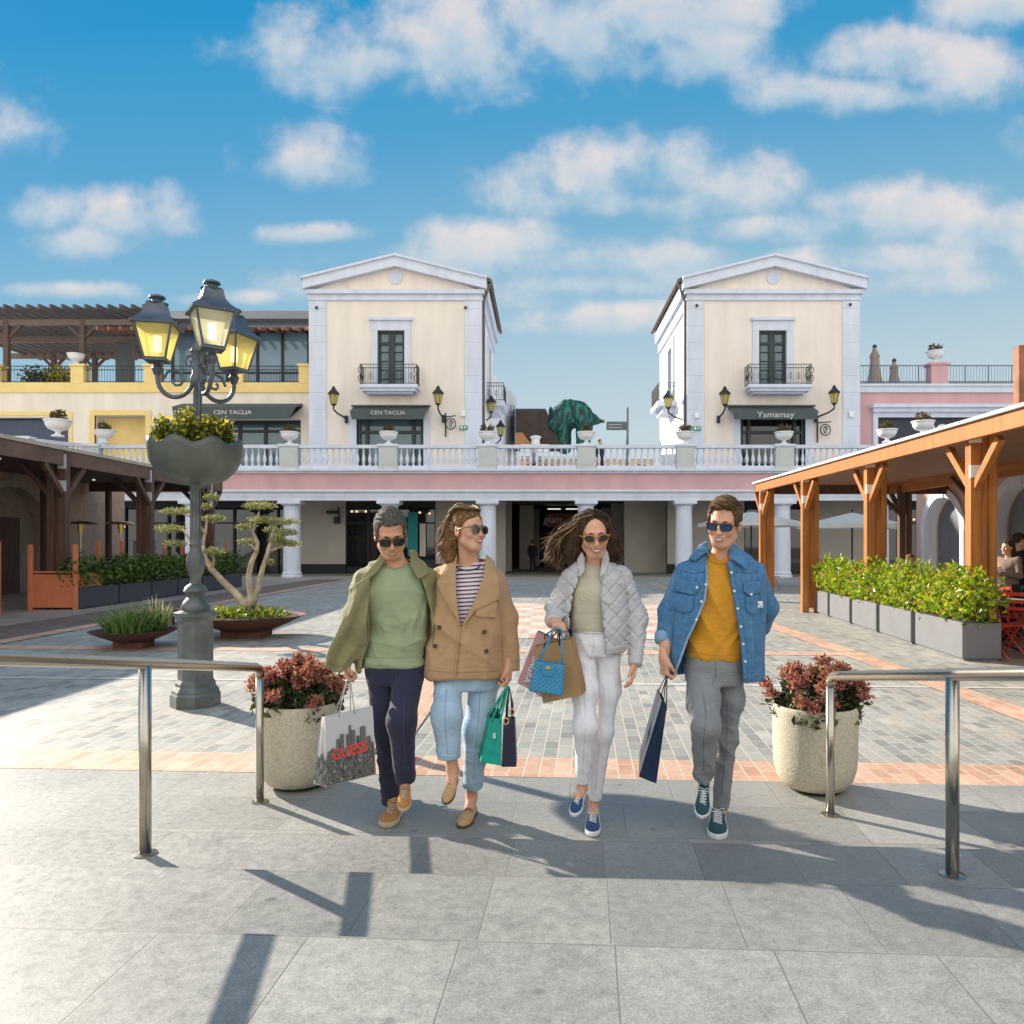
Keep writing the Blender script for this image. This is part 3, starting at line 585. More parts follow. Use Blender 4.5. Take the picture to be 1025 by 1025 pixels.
    b = MB(); e = X_ + side * .95; rail(e, ys - 1.35, e, ys + 1.35); rail(X_, ys - 1.35, e, ys - 1.34); b.build('railing', DARKM, bl2)
    # awning + shopfront
    b = MB(); a0, a1 = fx(lx[6], Y - .7), fx(lx[7], Y - .7); zt, zl = fz(408.5, Y - .4), fz(420, Y - .8)
    b.add([(a0, Y - .07, zt + .1), (a1, Y - .07, zt + .1), (a1, Y - .9, zl + .42), (a0, Y - .9, zl + .42), (a1 - .1, Y - .9, zl), (a0 + .1, Y - .9, zl), (a0, Y - .07, zt - .02), (a1, Y - .07, zt - .02), (a1 - .02, Y - .88, zl + .38), (a0 + .02, Y - .88, zl + .38)],
          [(0, 1, 2, 3), (3, 2, 4, 5), (6, 9, 8, 7), (0, 3, 9, 6), (1, 7, 8, 2)])
    b.box(a0 - .1, a1 + .1, Y - .2, Y, zt + .12, zt + .2)
    aw = b.build('awning', SLATE, t)
    text_obj('lettering', lx[8], lx[9], mat('dull_white', (.55, .55, .53), .8), ((a0 + a1) / 2 + .0, Y - .93, zl + .22 + (.1 if lx[9] < .3 else 0)), (1, 0, 0), (0, 0, 1), aw, .008, 0, .002, 1.15)
    b = MB(); b.box(sx0, sx1, Y + .25, Y + .28, 5, sz1); sh_ = b.build('shop_window', GLASS if side > 0 else DGLASS, t)
    b = MB(); w_ = sx1 - sx0
    for f_ in (0, .12, .82, .95): b.box(sx0 + w_ * f_, sx0 + w_ * (f_ + .05), Y + .1, Y + .245, 5, sz1)
    b.box(sx0 + .003, sx1 - .003, Y + .11, Y + .24, sz1 - 1.0, sz1 - .86); b.box(sx0 + .003, sx1 - .003, Y + .11, Y + .24, sz1 - .3, sz1); b.build('frame', FRM, sh_)
    for (a, c) in ((sx0 - .35, sx0), (sx1, sx1 + .35)):
        b = MB(); b.box(a, c, Y - .05, Y + .2, 5, sz1); b.build('shop_surround', LILAC, t)
    return t
YT = 39.0
TL = tower(fx(310, YT), fx(482, YT), YT, 9.2, 1, 'cream tower house left of the gap with gabled pediment and small balcony', (378, 405, 357, 424, 361, 419, 351, 427, 'CEN TACLIA', .27))
TR = tower(fx(688, YT), fx(860, YT), YT, 9.2, -1, 'cream tower house right of the gap with gabled pediment and small balcony', (759.5, 787, 741, 806, 747, 811, 732, 818, 'Yamamay', .42))
def cam_box(px, py, m=WHITE, s=.14, nm='junction_box', par=None, Y=38.9):
    q = P(px, py, Y); b = MB(); b.bbox(q.x - s, q.x + s, Y - .08, Y + .02, q.z - s * 1.1, q.z + s * 1.1, .02); return b.build(nm, m, par)
for px, py, par in ((317, 308, TL), (466, 308, TL), (697.5, 306, TR), (851, 305, TR)): cam_box(px, py, DARKM, .06, 'spot_lamp', par)
for px, py, par in ((463.5, 414, TL), (697.5, 416, TR), (852, 415, TR)): cam_box(px, py, WHITE, .13, 'junction_box', par)
for px, par in ((464, TL), (697.5, TR)):
    b = MB(); q = P(px, 428 if px < 500 else 429, 38.9); b.bbox(q.x - .2, q.x + .2, 38.85, 38.93, q.z - .1, q.z + .1, .01); eo = b.build('exit_sign', GRN, par)
    b = MB(); b.box(q.x - .14, q.x - .04, 38.84, 38.849, q.z - .06, q.z + .06); b.box(q.x + .03, q.x + .14, 38.84, 38.849, q.z - .03, q.z + .03); b.build('pictogram', WHITE, eo)

# wall lanterns
def lglass(name, col, tcol):
    m = bpy.data.materials.new(name); m.use_nodes = True; t = m.node_tree; b = t.nodes['Principled BSDF']; b.inputs['Roughness'].default_value = .15
    n = N(t, 'ShaderNodeTexNoise'); n.inputs['Scale'].default_value = 6; tcn = N(t, 'ShaderNodeTexCoord'); lk(t, tcn.outputs['Object'], n.inputs['Vector'])
    c = mixc(t, n.outputs[0], tuple(x * .8 for x in col), col); lk(t, c, b.inputs['Base Color']); tl = N(t, 'ShaderNodeBsdfTranslucent'); lk(t, c, tl.inputs[0]); tp = N(t, 'ShaderNodeBsdfTransparent'); tp.inputs[0].default_value = tcol + (1,)
    m1 = N(t, 'ShaderNodeMixShader'); m1.inputs[0].default_value = .75; lk(t, b.outputs[0], m1.inputs[1]); lk(t, tl.outputs[0], m1.inputs[2]); m2 = N(t, 'ShaderNodeMixShader'); m2.inputs[0].default_value = .42; lk(t, m1.outputs[0], m2.inputs[1]); lk(t, tp.outputs[0], m2.inputs[2]); lk(t, m2.outputs[0], t.nodes['Material Output'].inputs[0]); return m
LGL = lglass('lantern_glass_yellow', (.95, .84, .38), (1, .95, .62))
LGW = lglass('lantern_glass_pale', (.95, .93, .74), (1, .98, .85))
def wall_lantern(px, py, Y, dirx, label, dy=-.55, side_arm=False):
    q = P(px, py, Y); t = thing('wall_lantern', (q.x, Y, q.z), label, 'wall lamp', 'iron wall lanterns on the towers')
    b = MB(); b.lathe([(.13, -.3), (.24, .22)], q, 6); b.build('glass', LGL, t)
    b = MB(); b.lathe([(.29, .22), (.3, .26), (.16, .42), (.09, .5), (.1, .54), (.03, .62), (0, .66)], q, 12); b.lathe([(0, -.42), (.05, -.38), (.14, -.3), (.14, -.28)], q, 8)
    for k in range(6): a = k * pi / 3; b.tube([q + Vector((.13 * cos(a), .13 * sin(a), -.3)), q + Vector((.24 * cos(a), .24 * sin(a), .22))], .013, 4)
    b.build('cage', DARKM, t, angle=30)
    b = MB(); ax = dirx * .55; ay = .0 if side_arm else .55
    e = q + Vector((ax, ay, -.95)); b.tube([q + Vector((0, 0, -.4)), q + Vector((.0, .0, -.55)), q + Vector((ax * .3, ay * .4, -.72)), q + Vector((ax * .8, ay * .85, -.85)), e], .045, 6)
    b.tube([e + Vector((0, 0, .18)), e + Vector((0, .0, -.2))], .09, 8); b.build('bracket', DARKM, t)
for a in ((334, 399, 38.3, .9, 'black wall lantern left of the left tower awning'), (438.5, 398.5, 38.3, .35, 'black wall lantern right of the left tower awning'),
          (725.5, 399, 38.3, -.35, 'black wall lantern left of the right tower awning'), (835, 398, 38.3, -1.3, 'black wall lantern right of the right tower awning'),
          (491.5, 407, 42.0, -1.6, 'black wall lantern on the inner side of the left tower, upper one'), (501, 431, 46.0, -1.2, 'black wall lantern in the gap, low beside the left tower'),
          (669, 402.5, 40.0, 1.9, 'black wall lantern on the sunlit side of the right tower')):
    wall_lantern(*a)
# hanging sign brackets
for (px, py, nm) in ((448, 424, 'left'), (824, 430, 'right')):
    q = P(px, py, 38.5); t = thing('bracket_sign', (q.x, 38.9, q.z), 'small round scrollwork sign on a bracket of the %s tower' % nm, 'sign')
    b = MB(); b.tube([(q.x - .15, 38.9, q.z + .6), (q.x - .15, 38.9, q.z - .6)], .04, 6); b.tube([(q.x - .15, 38.9, q.z + .4), (q.x + .4, 38.5, q.z + .4)], .03, 6); b.build('bracket', DARKM, t)
    b = MB(); b.tube([(q.x + .15 + .25 * cos(a), 38.6, q.z + .28 * sin(a)) for a in np.linspace(0, 6.28, 17)], .03, 6); b.tube([(q.x + .15 + .12 * cos(a) * (1 - a / 9), 38.6, q.z + .18 * sin(a)) for a in np.linspace(0, 8, 17)], .025, 6); b.build('roundel', DARKM, t)

# ================================================================ left yellow wing
YL = 40.3
W = thing('yellow_wing', (-20, YL, 5), 'pale cream wing with yellow bands, shop awning and roof terrace left of the left tower', 'building')
x1 = fx(310, YT) - .02; x0 = -34
zt0, zt1 = fz(393, YL), fz(384, YL); zf = zt1
ox0, ox1, oz0, oz1 = fx(95, YL), fx(146, YL), 5.0, fz(416, YL); ax0, ax1, az1 = fx(182, YL), fx(301, YL), fz(420, YL); lx0, lx1 = fx(-20, YL), fx(69, YL)
b = MB(); zt = zt0
for (a, c, z0, z1) in ((x0, lx0, 5, zt), (lx0, lx1, oz1 - .1, zt), (lx1, ox0, 5, zt), (ox0, ox1, oz1, zt), (ox1, ax0, 5, zt), (ax0, ax1, az1, zt), (ax1, x1, 5, zt)): b.box(a, c, YL, YL + .3, z0, z1)
b.build('wall', CREAM2, W)
b = MB(); b.box(x0, x1, YL - .08, YL + .3, zt0, zt1 + .05); b.build('parapet_band', YEL, W)
b = MB(); b.box(ox0 - .28, ox0, YL - .06, YL + .1, 5, oz1); b.box(ox1, ox1 + .28, YL - .06, YL + .1, 5, oz1); b.box(ox0 - .28, ox1 + .28, YL - .06, YL + .1, oz1, oz1 + .28); b.box(lx1, lx1 + .2, YL - .06, YL + .1, 5, oz1); b.box(lx0, lx1 + .2, YL - .06, YL + .1, oz1 + .0, oz1 + .2)
b.box(ox0, ox1, YL + .9, YL + 1.0, 5, oz1); b.build('window_surround', YEL, W)
b = MB(); b.box(lx0, lx1, YL + .5, YL + .55, 5, oz1); b.build('shop_window', mat('navy_shop_glass', (.03, .05, .1), .1), W)
b = MB(); b.box(ax0, ax1, YL + .4, YL + .44, 5, az1); sw = b.build('shop_window', GLASS, W)
b = MB()
for px in (182, 236, 262, 299): b.box(fx(px, YL), fx(px + 3, YL), YL + .3, YL + .39, 5, az1)
b.box(ax0, ax1, YL + .305, YL + .385, fz(432, YL), fz(429.5, YL)); b.box(ax0, ax1, YL + .305, YL + .385, fz(424, YL), az1); b.build('frame', DARKM, sw)
b = MB(); a0, a1 = fx(173, YL - 1), fx(297, YL - 1); zt_, zl_ = fz(409, YL - .5), fz(419.5, YL - 1)
b.add([(a0 + .05, YL - .02, zt_ + .35), (a1, YL - .02, zt_ + .35), (a1, YL - 1.1, zt_), (a0, YL - 1.1, zt_), (a1 - .35, YL - 1.1, zl_), (a0 + .1, YL - 1.1, zl_), (a0 + .05, YL - .02, zt_ + .2), (a1, YL - .02, zt_ + .2)], [(0, 1, 2, 3), (3, 2, 4, 5), (6, 7, 4, 5), (0, 3, 6), (1, 7, 2)])
aw = b.build('awning', SLATE, W); text_obj('lettering', 'CEN TACLIA', .28, mat('dull_white', (.55, .55, .53), .8), (fx(233, YL - 1.1), YL - 1.13, fz(413, YL - 1.1)), (1, 0, 0), (0, 0, 1), aw, .008, 0, .004, 1.25)
# roof terrace: piers, railing, glazed pavilion, roof
for px in (-6, 78, 151, 237, 306): b = MB(); b.bbox(fx(px - 6.5, YL), fx(px + 6.5, YL) if px < 300 else x1, YL - .1, YL + .5, zf, fz(367, YL), .02); b.bbox(fx(px - 8, YL), fx(px + 8, YL) if px < 300 else x1, YL - .16, YL + .56, fz(367, YL), fz(364.5, YL), .02); b.build('parapet_pier', YEL, W)
b = MB(); zr = fz(366, YL)
for z in (zf + .12, zr, zr - .2): b.obar((x0, YL + .1, z), (x1, YL + .1, z), .04, .04)
x = x0
while x < x1: b.tube([(x, YL + .1, zf + .1), (x, YL + .1, zr)], .012, 4); x += .15
b.build('terrace_railing', DARKM, W)
b = MB(); b.box(x0, x1, YL + .05, YL + 14, zf - .3, zf - .02); b.build('terrace_floor', mat('terrace_floor_tile', (.3, .25, .2), .8), W)
# pavilion right part (x 170..310)
px0 = fx(173, YL + 2.5); YV = YL + 2.5; zrf = fz(330, YV)
b = MB(); b.box(px0, x1, YV, YV + .1, zf, zrf); pv = b.build('pavilion_glazing', mat('pavilion_glass', (.17, .27, .36), .08, 0, .3, .5, 0, spec=.8), W)
b = MB()
for px in (173, 205, 228, 258, 283, 309): X = min(fx(px, YV), x1 - .1); b.box(X - .07, X + .07, YV - .08, YV - .005, zf, zrf)
b.box(px0, x1, YV - .07, YV - .006, fz(374, YV), fz(372.5, YV)); b.box(px0, x1, YV - .25, YV + .1, zrf, zrf + .55); b.build('frame', DARKM, pv)
b = MB(); zlo, zhi = fz(328, YL + 1), fz(308, YL + 6)
b.add([(px0 - 3.2, YL + 1.2, zlo), (x1, YL + 1.2, zlo), (x1, YL + 7, zhi), (px0 - 3.2, YL + 7, zhi), (px0 - 3.2, YL + 1.2, zlo + .12), (x1, YL + 1.2, zlo + .12), (x1, YL + 7, zhi + .12), (px0 - 3.2, YL + 7, zhi + .12)], [(0, 3, 2, 1), (4, 5, 6, 7), (0, 1, 5, 4), (2, 3, 7, 6), (0, 4, 7, 3), (1, 2, 6, 5)])
b.build('pavilion_roof', mat('grey_tile_roof', (.09, .095, .11), .8, 0, .3, 6, .5, 20, .03), W)
b = MB(); x = px0 - 3
while x < x1 - .1: b.obar((x, YL + .3, zlo - .22), (x, YL + 3, zlo + .3), .12, .2); x += .62
b.build('rafters', mat('orange_brown_rafter', (.26, .12, .07), .6), W)
# timber roof terrace pergola, seen left of the lantern
G = thing('roof_pergola', (-26, YL + 4, zf), 'dark slatted timber pergola on the roof terrace at the far left', 'pergola')
pxx = lambda px, Y: fx(px, Y)
zg = fz(319, YL + 1); 
b = MB(); x = -34.0
while x < fx(170, YL + 1): 
    b.obar((x - 1.0, YL + .2, zg + .42), (x + 1.4, YL + 9, zg - .2), .14, .26); x += .62
b.build('slats', mat('grey_slat', (.11, .09, .08), .6, 0, .2, 3), G)
b = MB()
for y in (YL + 1.2, YL + 4.4, YL + 8): b.box(-34, fx(165, y), y - .1, y + .1, zg - .3 - (y - YL) * .02, zg + .02 - (y - YL) * .02)
b.build('beams', mat('brown_timber', (.14, .10, .08), .6), G)
for (px, Y) in ((7, YL + 1.2), (83, YL + 1.2), (54, YL + 8), (95, YL + 8), (160, YL + 1.2)):
    b = MB(); X = fx(px, Y); b.box(X - .13, X + .13, Y - .13, Y + .13, zf, zg - .05); b.obar((X, Y, zg - 1.1), (X + 1.0, Y, zg - .1), .14, .14); b.obar((X, Y, zg - 1.1), (X - 1.0, Y, zg - .1), .14, .14); b.build('post', DARKW, G)
b = MB(); X = fx(123, YL + 5); b.box(X - .45, X + .45, YL + 5, YL + 5.5, zf, zg); b.build('post', mat('grey_pier', (.13, .14, .15), .8), G)
# small terrace urn on the pier + bushes on the roof terrace
o = copy_tree(UR); o.location = (fx(76, YL + .2), YL + .2, fz(364.3, YL)); o['label'] = 'bluish white urn on the yellow parapet of the roof terrace'
for ch in list(o.children):
    if ch.name.startswith('plants'): bpy.data.objects.remove(ch)
for i, (px, w_, lb) in enumerate(((40, 1.3, 'dark green shrub on the roof terrace, left one'), (60, 1.0, 'yellow green shrub on the roof terrace beside the parapet pier'))):
    X = fx(px, YL + 2); t = thing('shrub', (X, YL + 2, zf), lb, 'shrub', 'shrubs on the roof terrace')
    leaves('foliage', ballpts(900, (X, YL + 2, zf + .75), (w_, .5, .75), .2), LF_DK if i == 0 else LF_YL, t, .16, .6)
    b = MB(); b.bbox(X - w_ * .6, X + w_ * .6, YL + 1.7, YL + 2.3, zf, zf + .35, .02); b.build('pot', GRPLD, t)

# ================================================================ right pink wing
V = thing('pink_wing', (22, YL, 5), 'pink wing with white cornice, dark shop sign and terrace railing right of the right tower', 'building')
x0 = fx(860, YT) + .02; x1 = 36; zc0, zc1 = fz(393, YL), fz(385, YL); zs = fz(418, YL)
sx0, sx1 = fx(878, YL), fx(1008, YL)
b = MB(); b.box(x0, sx0, YL, YL + .3, 5, zc0); b.box(sx1, x1, YL, YL + .3, 5, zc0); b.box(sx0, sx1, YL, YL + .3, zs, zc0); b.build('wall', PINK, V)
b = MB(); b.box(x0, x1, YL - .1, YL + .3, zc0, zc1); b.box(x0, x1, YL - .18, YL + .3, zc1 - .1, zc1 + .02)
b.box(sx0 - .4, sx1 + .4, YL - .45, YL + .1, fz(409, YL), fz(405.5, YL)); b.box(sx0 - .3, sx1 + .3, YL - .3, YL + .1, fz(413, YL), fz(409, YL)); b.box(sx0 - .25, sx1 + .25, YL - .12, YL + .1, zs, fz(413, YL)); b.box(sx0 - .25, sx0, YL - .12, YL + .1, 5, zs); b.build('cornice', LILAC, V)
b = MB(); b.box(sx0, sx1, YL + .2, YL + .25, 5, zs); sg = b.build('shop_window', mat('navy_fascia', (.012, .018, .04), .4), V)
text_obj('lettering', 'DOM', .8, WHITE, (fx(945, YL), YL + .17, fz(430, YL)), (1, 0, 0), (0, 0, 1), sg, .01, 0, .01)
b = MB(); zr = fz(365.5, YL)
for z in (zc1 + .18, zr): b.obar((x0, YL + .1, z), (x1, YL + .1, z), .05, .05)
x = x0; i = 0
while x < x1: b.tube([(x, YL + .1, zc1), (x, YL + .1, zr)], .035 if i % 8 == 0 else .012, 4); x += .155; i += 1
b.box(x0, x1, YL + .02, YL + .2, zc1, zc1 + .12); b.build('terrace_railing', mat('blue_grey_rail', (.12, .16, .2), .5), V)
b = MB(); b.bbox(fx(931, YL), fx(948, YL), YL - .15, YL + .5, zc1, fz(366, YL), .03); b.bbox(fx(929, YL), fx(950, YL), YL - .2, YL + .55, fz(366, YL), fz(363, YL), .03); b.build('parapet_pier', PINK, V)
o = copy_tree(UR); o.location = (fx(937.5, YL), YL + .1, fz(363, YL)); o['label'] = 'white planted urn on the pink terrace pier against the sky'; o.scale = (1.1, 1.1, 1.1)
for (px, top, w_, lb) in ((875.5, 348, .26, 'taller closed parasol on the pink wing terrace'), (895, 362, .22, 'shorter closed parasol on the pink wing terrace')):
    X = fx(px, YL + 2); t = thing('closed_parasol', (X, YL + 2, zc1), lb, 'parasol', 'closed parasols on the pink wing terrace'); zt = fz(top, YL + 2)
    b = MB(); h = zt - zc1; b.lathe([(w_ * 1.9, .1), (w_ * 1.5, h * .25), (w_, h * .55), (w_ * .9, h * .75), (w_ * 1.1, h * .8), (w_ * .5, h * .93), (w_ * .35, h)], (X, YL + 2, zc1), 14); b.build('cloth', mat('taupe_cloth', (.33, .27, .22), .9), t, angle=50)
    b = MB(); b.tube([(X, YL + 2, zc1 - .3), (X, YL + 2, zt + .15)], .04, 6); b.lathe([(.12, 0), (.12, .1), (.0, .2)], (X, YL + 2, zt), 8); b.build('pole', DARKM, t)

# ================================================================ beyond the gap
t = thing('white_house', (-3, 60, 5), 'plain white house behind the left tower with small square grilles', 'house')
Yb = 49.0
b = MB(); xx = fx(495, Yb)
yb2 = 62.0
b.add([(fx(480, Yb), Yb, 4), (fx(487, Yb), Yb, 4), (fx(487, Yb), Yb, fz(368, Yb)), (fx(480, Yb), Yb, fz(368, Yb)), (fx(517, yb2), yb2, 4), (fx(517, yb2), yb2, fz(397, yb2)), (fx(480, Yb), yb2, 4), (fx(480, Yb), yb2, fz(397, yb2))],
      [(0, 1, 2, 3), (1, 4, 5, 2), (4, 6, 7, 5), (2, 5, 7, 3)]); b.build('wall', mat('white_render2', (.84, .82, .82), .85, 0, .03, 2, .1), t)
p0 = P(487, 400, Yb); p1 = P(517, 400, yb2); dv = (p1 - p0)
b = MB()
for r in range(3):
    for c in range(2):
        f0 = .72 + c * .13; a = p0 + dv * f0; e = p0 + dv * (f0 + .08)
        z = 1.52 + (545 - (405 + 11 * r)) * a.y / F
        for k in range(3): b.obar((a.x + .03, a.y, z - .22 * k), (e.x + .03, e.y, z - .22 * k), .03, .06)
b.build('grille', mat('grille_grey', (.45, .47, .5), .7), t)
t = thing('kiosk', (-2, 58, 5), 'dark brown hip roofed kiosk beyond the terrace with orange timber front', 'kiosk')
Yk = 56; b = MB()
b.add([P(516, 411, Yk), P(545, 411, Yk), P(566, 452, Yk), P(516, 452, Yk), P(516, 409, Yk + 5), P(546, 409, Yk + 5), P(567, 452, Yk + 5), P(516, 452, Yk + 5)], [(0, 1, 2, 3), (4, 7, 6, 5), (0, 4, 5, 1), (1, 5, 6, 2), (0, 3, 7, 4)]); b.build('roof', mat('dark_brown_roof', (.05, .035, .028), .8, 0, .3, 2), t)
b = MB(); b.add([P(516, 433, Yk - .4), P(523, 433, Yk - .4), P(533, 446, Yk - .4), P(516, 446, Yk - .4)], [(0, 1, 2, 3)]); b.v += [(x, y + .3, z) for x, y, z in b.v]; b.f += [(7, 6, 5, 4), (0, 4, 5, 1), (1, 5, 6, 2), (2, 6, 7, 3), (3, 7, 4, 0)]; b.mi = [0] * len(b.f); b.build('front', mat('kiosk_orange', (.45, .2, .08), .7), t)
b = MB(); q = P(536, 440, Yk - .5); b.lathe([(.28, -.5), (.34, -.2), (.3, 0), (.42, .15), (.42, .22), (.1, .32)], q, 12); b.bbox(q.x - 1.1, q.x + 1.0, Yk - .6, Yk - .3, q.z - .9, q.z - .35); b.build('chimney', WHITE, t, angle=40)
# direction sign
t = thing('direction_sign', (fx(628, 50), 50, 5), 'dark slatted direction sign on a tall pole beyond the balustrade', 'sign')
b = MB(); X = fx(628, 50); b.tube([(X, 50, 5), (X, 50, fz(408, 50))], .09, 8); b.build('pole', mat('pole_grey', (.12, .15, .18), .5), t)
b = MB(); 
for k in range(3): b.bbox(fx(607, 50), X, 49.94, 50.04, fz(430.5 - 3 * k, 50) , fz(428 - 3 * k, 50), .01)
b.box(fx(607, 50), X, 50.0, 50.03, fz(430.5, 50), fz(422, 50)); b.build('board', mat('sign_slate', (.1, .12, .13), .6), t)
b = MB(); 
for k in range(2): b.box(fx(609, 50), X - .35, 49.92, 49.935, fz(428.3 - 3 * k, 50), fz(427.8 - 3 * k, 50))
b.build('lettering', GREYP, t)
# far ground beyond the terrace: low wall behind balusters
t = thing('low_building', (8, 70, 4), 'low sand coloured building far beyond the terrace balusters', 'building')
xa_, xb_ = fx(512, 64), fx(655, 64)
b = MB(); b.box(xa_, xb_, 64, 65, 0, 8.7); b.build('wall', mat('sand_render', (.62, .50, .32), .85, 0, .15, 1), t)
b = MB(); b.box(xa_, xb_, 63.9, 65.1, 8.7, 8.95); b.build('coping', WHITE, t)
for k in range(9):
    x = xa_ + .8 + k * 1.25; b = MB(); b.box(x, x + .55, 63.93, 63.99, 6.4, 8.2); b.build('window', DGLASS if k % 3 else WHITE, t)
# ================================================================ right pergola (sunlit orange timber)
G = thing('timber_pergola', (8.8, 13.5, 0), 'orange timber pergola with plank roof over the cafe terrace on the right', 'pergola')
h = 3.16; XE = 5.8
b = MB(); b.obar((XE, 20.6, h - .11), (XE, 3.2, h - .11), .09, .21); b.build('edge_beam', ORW, G)
b = MB(); b.obar((9.4, 20.5, h - .15), (9.4, 3.2, h - .15), .14, .24); b.build('inner_beam', ORWH, G)
b = MB(); b.obar((XE - .05, 20.65, h - .14), (11.0, 20.65, h - .14), .1, .26); b.build('end_beam', DARKW, G)
b = MB(); y = 3.2
while y < 20.55: b.box(XE + .06, 11.0, y, min(y + .135, 20.55), h - .03, h + .01); y += .14
b.build('plank_roof', PLANK, G)
b = MB(); b.box(XE - .1, 11.0, 3.2, 20.75, h + .01, h + .05); b.build('roof_flashing', WHITE, G)
b = MB(); b.box(XE + .5, 11.2, 5, 20.2, h + .06, h + .16)
b.build('roof_cover', mat('brown_roof_cover', (.2, .1, .07), .85, 0, .3, 4, .3), G)
PY = [3.7, 7.1, 10.5, 13.85, 17.0, 20.3]
XE0 = XE
for y in PY:
    XE = XE0 + (.09 if y < 15 else 0)
    b = MB(); w_ = .12
    b.box(XE - .02, XE + w_, y - .07, y + .07, 0, h - .01); 
    b.box(XE + .24, XE + .35, y - .06, y + .06, 0, h - .05)
    b.box(XE + .122, XE + .238, y - .025, y + .025, .1, h - .05)
    po = b.build('post', ORW, G)
    
    for (za_, zb_) in ((.24, 0), (.72, .55)): b = MB(); b.box(XE - .028, XE + w_ + .006, y - .078, y - .04, h - za_, h - zb_); b.build('bracket_plate', WHITE, po)
    b = MB(); b.obar((XE + .06, y + .05, h - .85), (XE + .06, y + .62, h - .25), .09, .1); b.obar((XE + .06, y - .05, h - .85), (XE + .06, y - .62, h - .25), .09, .1)
    b.build('brace', ORW, G)
XE = XE0
for y in (8.5, 12.6, 16.2, 19.9):
    b = MB(); b.box(9.3, 9.46, y - .08, y + .08, 0, h - .1); b.box(9.52, 9.62, y - .08, y + .08, 0, h - .1)
    b.obar((9.38, y + .05, h - .8), (9.38, y + .6, h - .25), .09, .1); b.obar((9.3, y, h - .8), (8.7, y, h - .2), .09, .1); b.build('inner_post', DARKW, G)
# chunk of timber post standing on the pergola roof, far right edge
t = thing('roof_post', (fx(1023, 11), 11, h), 'rough brown timber post rising above the pergola roof at the right edge', 'post')
b = MB(); X = fx(1016, 11.5); b.bbox(X, X + .14, 11.4, 11.55, h + .15, fz(347, 11.5), .01); b.bbox(X + .17, X + .34, 11.4, 11.55, h + .15, fz(347, 11.5), .01); b.build('timber', mat('rust_timber', (.3, .12, .06), .7, 0, .3), t)
b = MB(); b.bbox(X - .05, X + .1, 11.35, 11.5, h + .13, h + .35, .01); b.build('foot', WHITE, t)

# right side building with arches (wall in the plane x = 11)
def arch_wall(name, X, side, y0, y1, zt, arches, m, label, depth=.5):
    t = thing(name, (X, (y0 + y1) / 2, 0), label, 'building'); a0, a1 = sorted((X, X + side * depth))
    b = MB(); ys = [y0]
    for (yc, w_, zs_) in arches: ys += [yc - w_, yc + w_]
    ys.append(y1)
    for i in range(0, len(ys), 2): b.box(a0, a1, ys[i], ys[i + 1], 0, zt)
    for (yc, w_, zs_) in arches:
        pts = [(yc - w_ * cos(k * pi / 16), zs_ + w_ * sin(k * pi / 16)) for k in range(17)]
        for k in range(16): b.prismx([pts[k], pts[k + 1], (pts[k + 1][0], zt), (pts[k][0], zt)], a0 + .001, a1 - .001)
    b.build('wall', m, t)
    for (yc, w_, zs_) in arches:
        b = MB(); n0, n1 = sorted((X - side * .06, X + side * .3))
        b.box(n0, n1, yc - w_ - .16, yc - w_ + .02, 0, zs_); b.box(n0, n1, yc + w_ - .02, yc + w_ + .16, 0, zs_)
        for k in range(16):
            A_ = k * pi / 16; B_ = (k + 1) * pi / 16
            b.prismx([(yc - (w_ - .02) * cos(A_), zs_ + (w_ - .02) * sin(A_)), (yc - (w_ - .02) * cos(B_), zs_ + (w_ - .02) * sin(B_)), (yc - (w_ + .2) * cos(B_), zs_ + (w_ + .2) * sin(B_)), (yc - (w_ + .2) * cos(A_), zs_ + (w_ + .2) * sin(A_))], n0, n1)
        b.box(n0 - .03, n1 + .03, yc - .14, yc + .14, zs_ + w_ - .05, zs_ + w_ + .35)
        b.build('arch_trim', LILAC if side > 0 else mat('stone_trim', (.42, .36, .28), .8), t)
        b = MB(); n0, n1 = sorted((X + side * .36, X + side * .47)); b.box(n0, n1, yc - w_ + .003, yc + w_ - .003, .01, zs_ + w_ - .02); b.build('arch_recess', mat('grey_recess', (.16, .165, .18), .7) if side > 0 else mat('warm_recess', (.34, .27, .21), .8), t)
        if side < 0: b = MB(); b.box(X - .35, X - .31, yc - .75, yc + .75, 0, 2.35); b.build('door', DARKW, t)
    return t
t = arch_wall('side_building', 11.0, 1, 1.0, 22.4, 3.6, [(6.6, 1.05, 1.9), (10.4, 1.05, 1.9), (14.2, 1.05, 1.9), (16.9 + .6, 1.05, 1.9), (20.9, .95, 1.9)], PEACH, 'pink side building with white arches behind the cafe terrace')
b = MB(); b.box(11.5, 14, 22.0, 22.4, 0, 3.6); b.build('end_wall', PEACH, t)
b = MB(); b.bbox(10.9, 11.0, 18.9, 19.1, 2.45, 2.75); b.build('lamp_box', CREAM2, t)
t = arch_wall('side_building', -16.0, -1, 6, 29, 3.7, [(17.6, 1.4, 1.75), (22.9, 1.55, 1.75)], mat('brown_render', (.52, .35, .25), .85), 'shaded brown side building with stone arches under the left pergola')

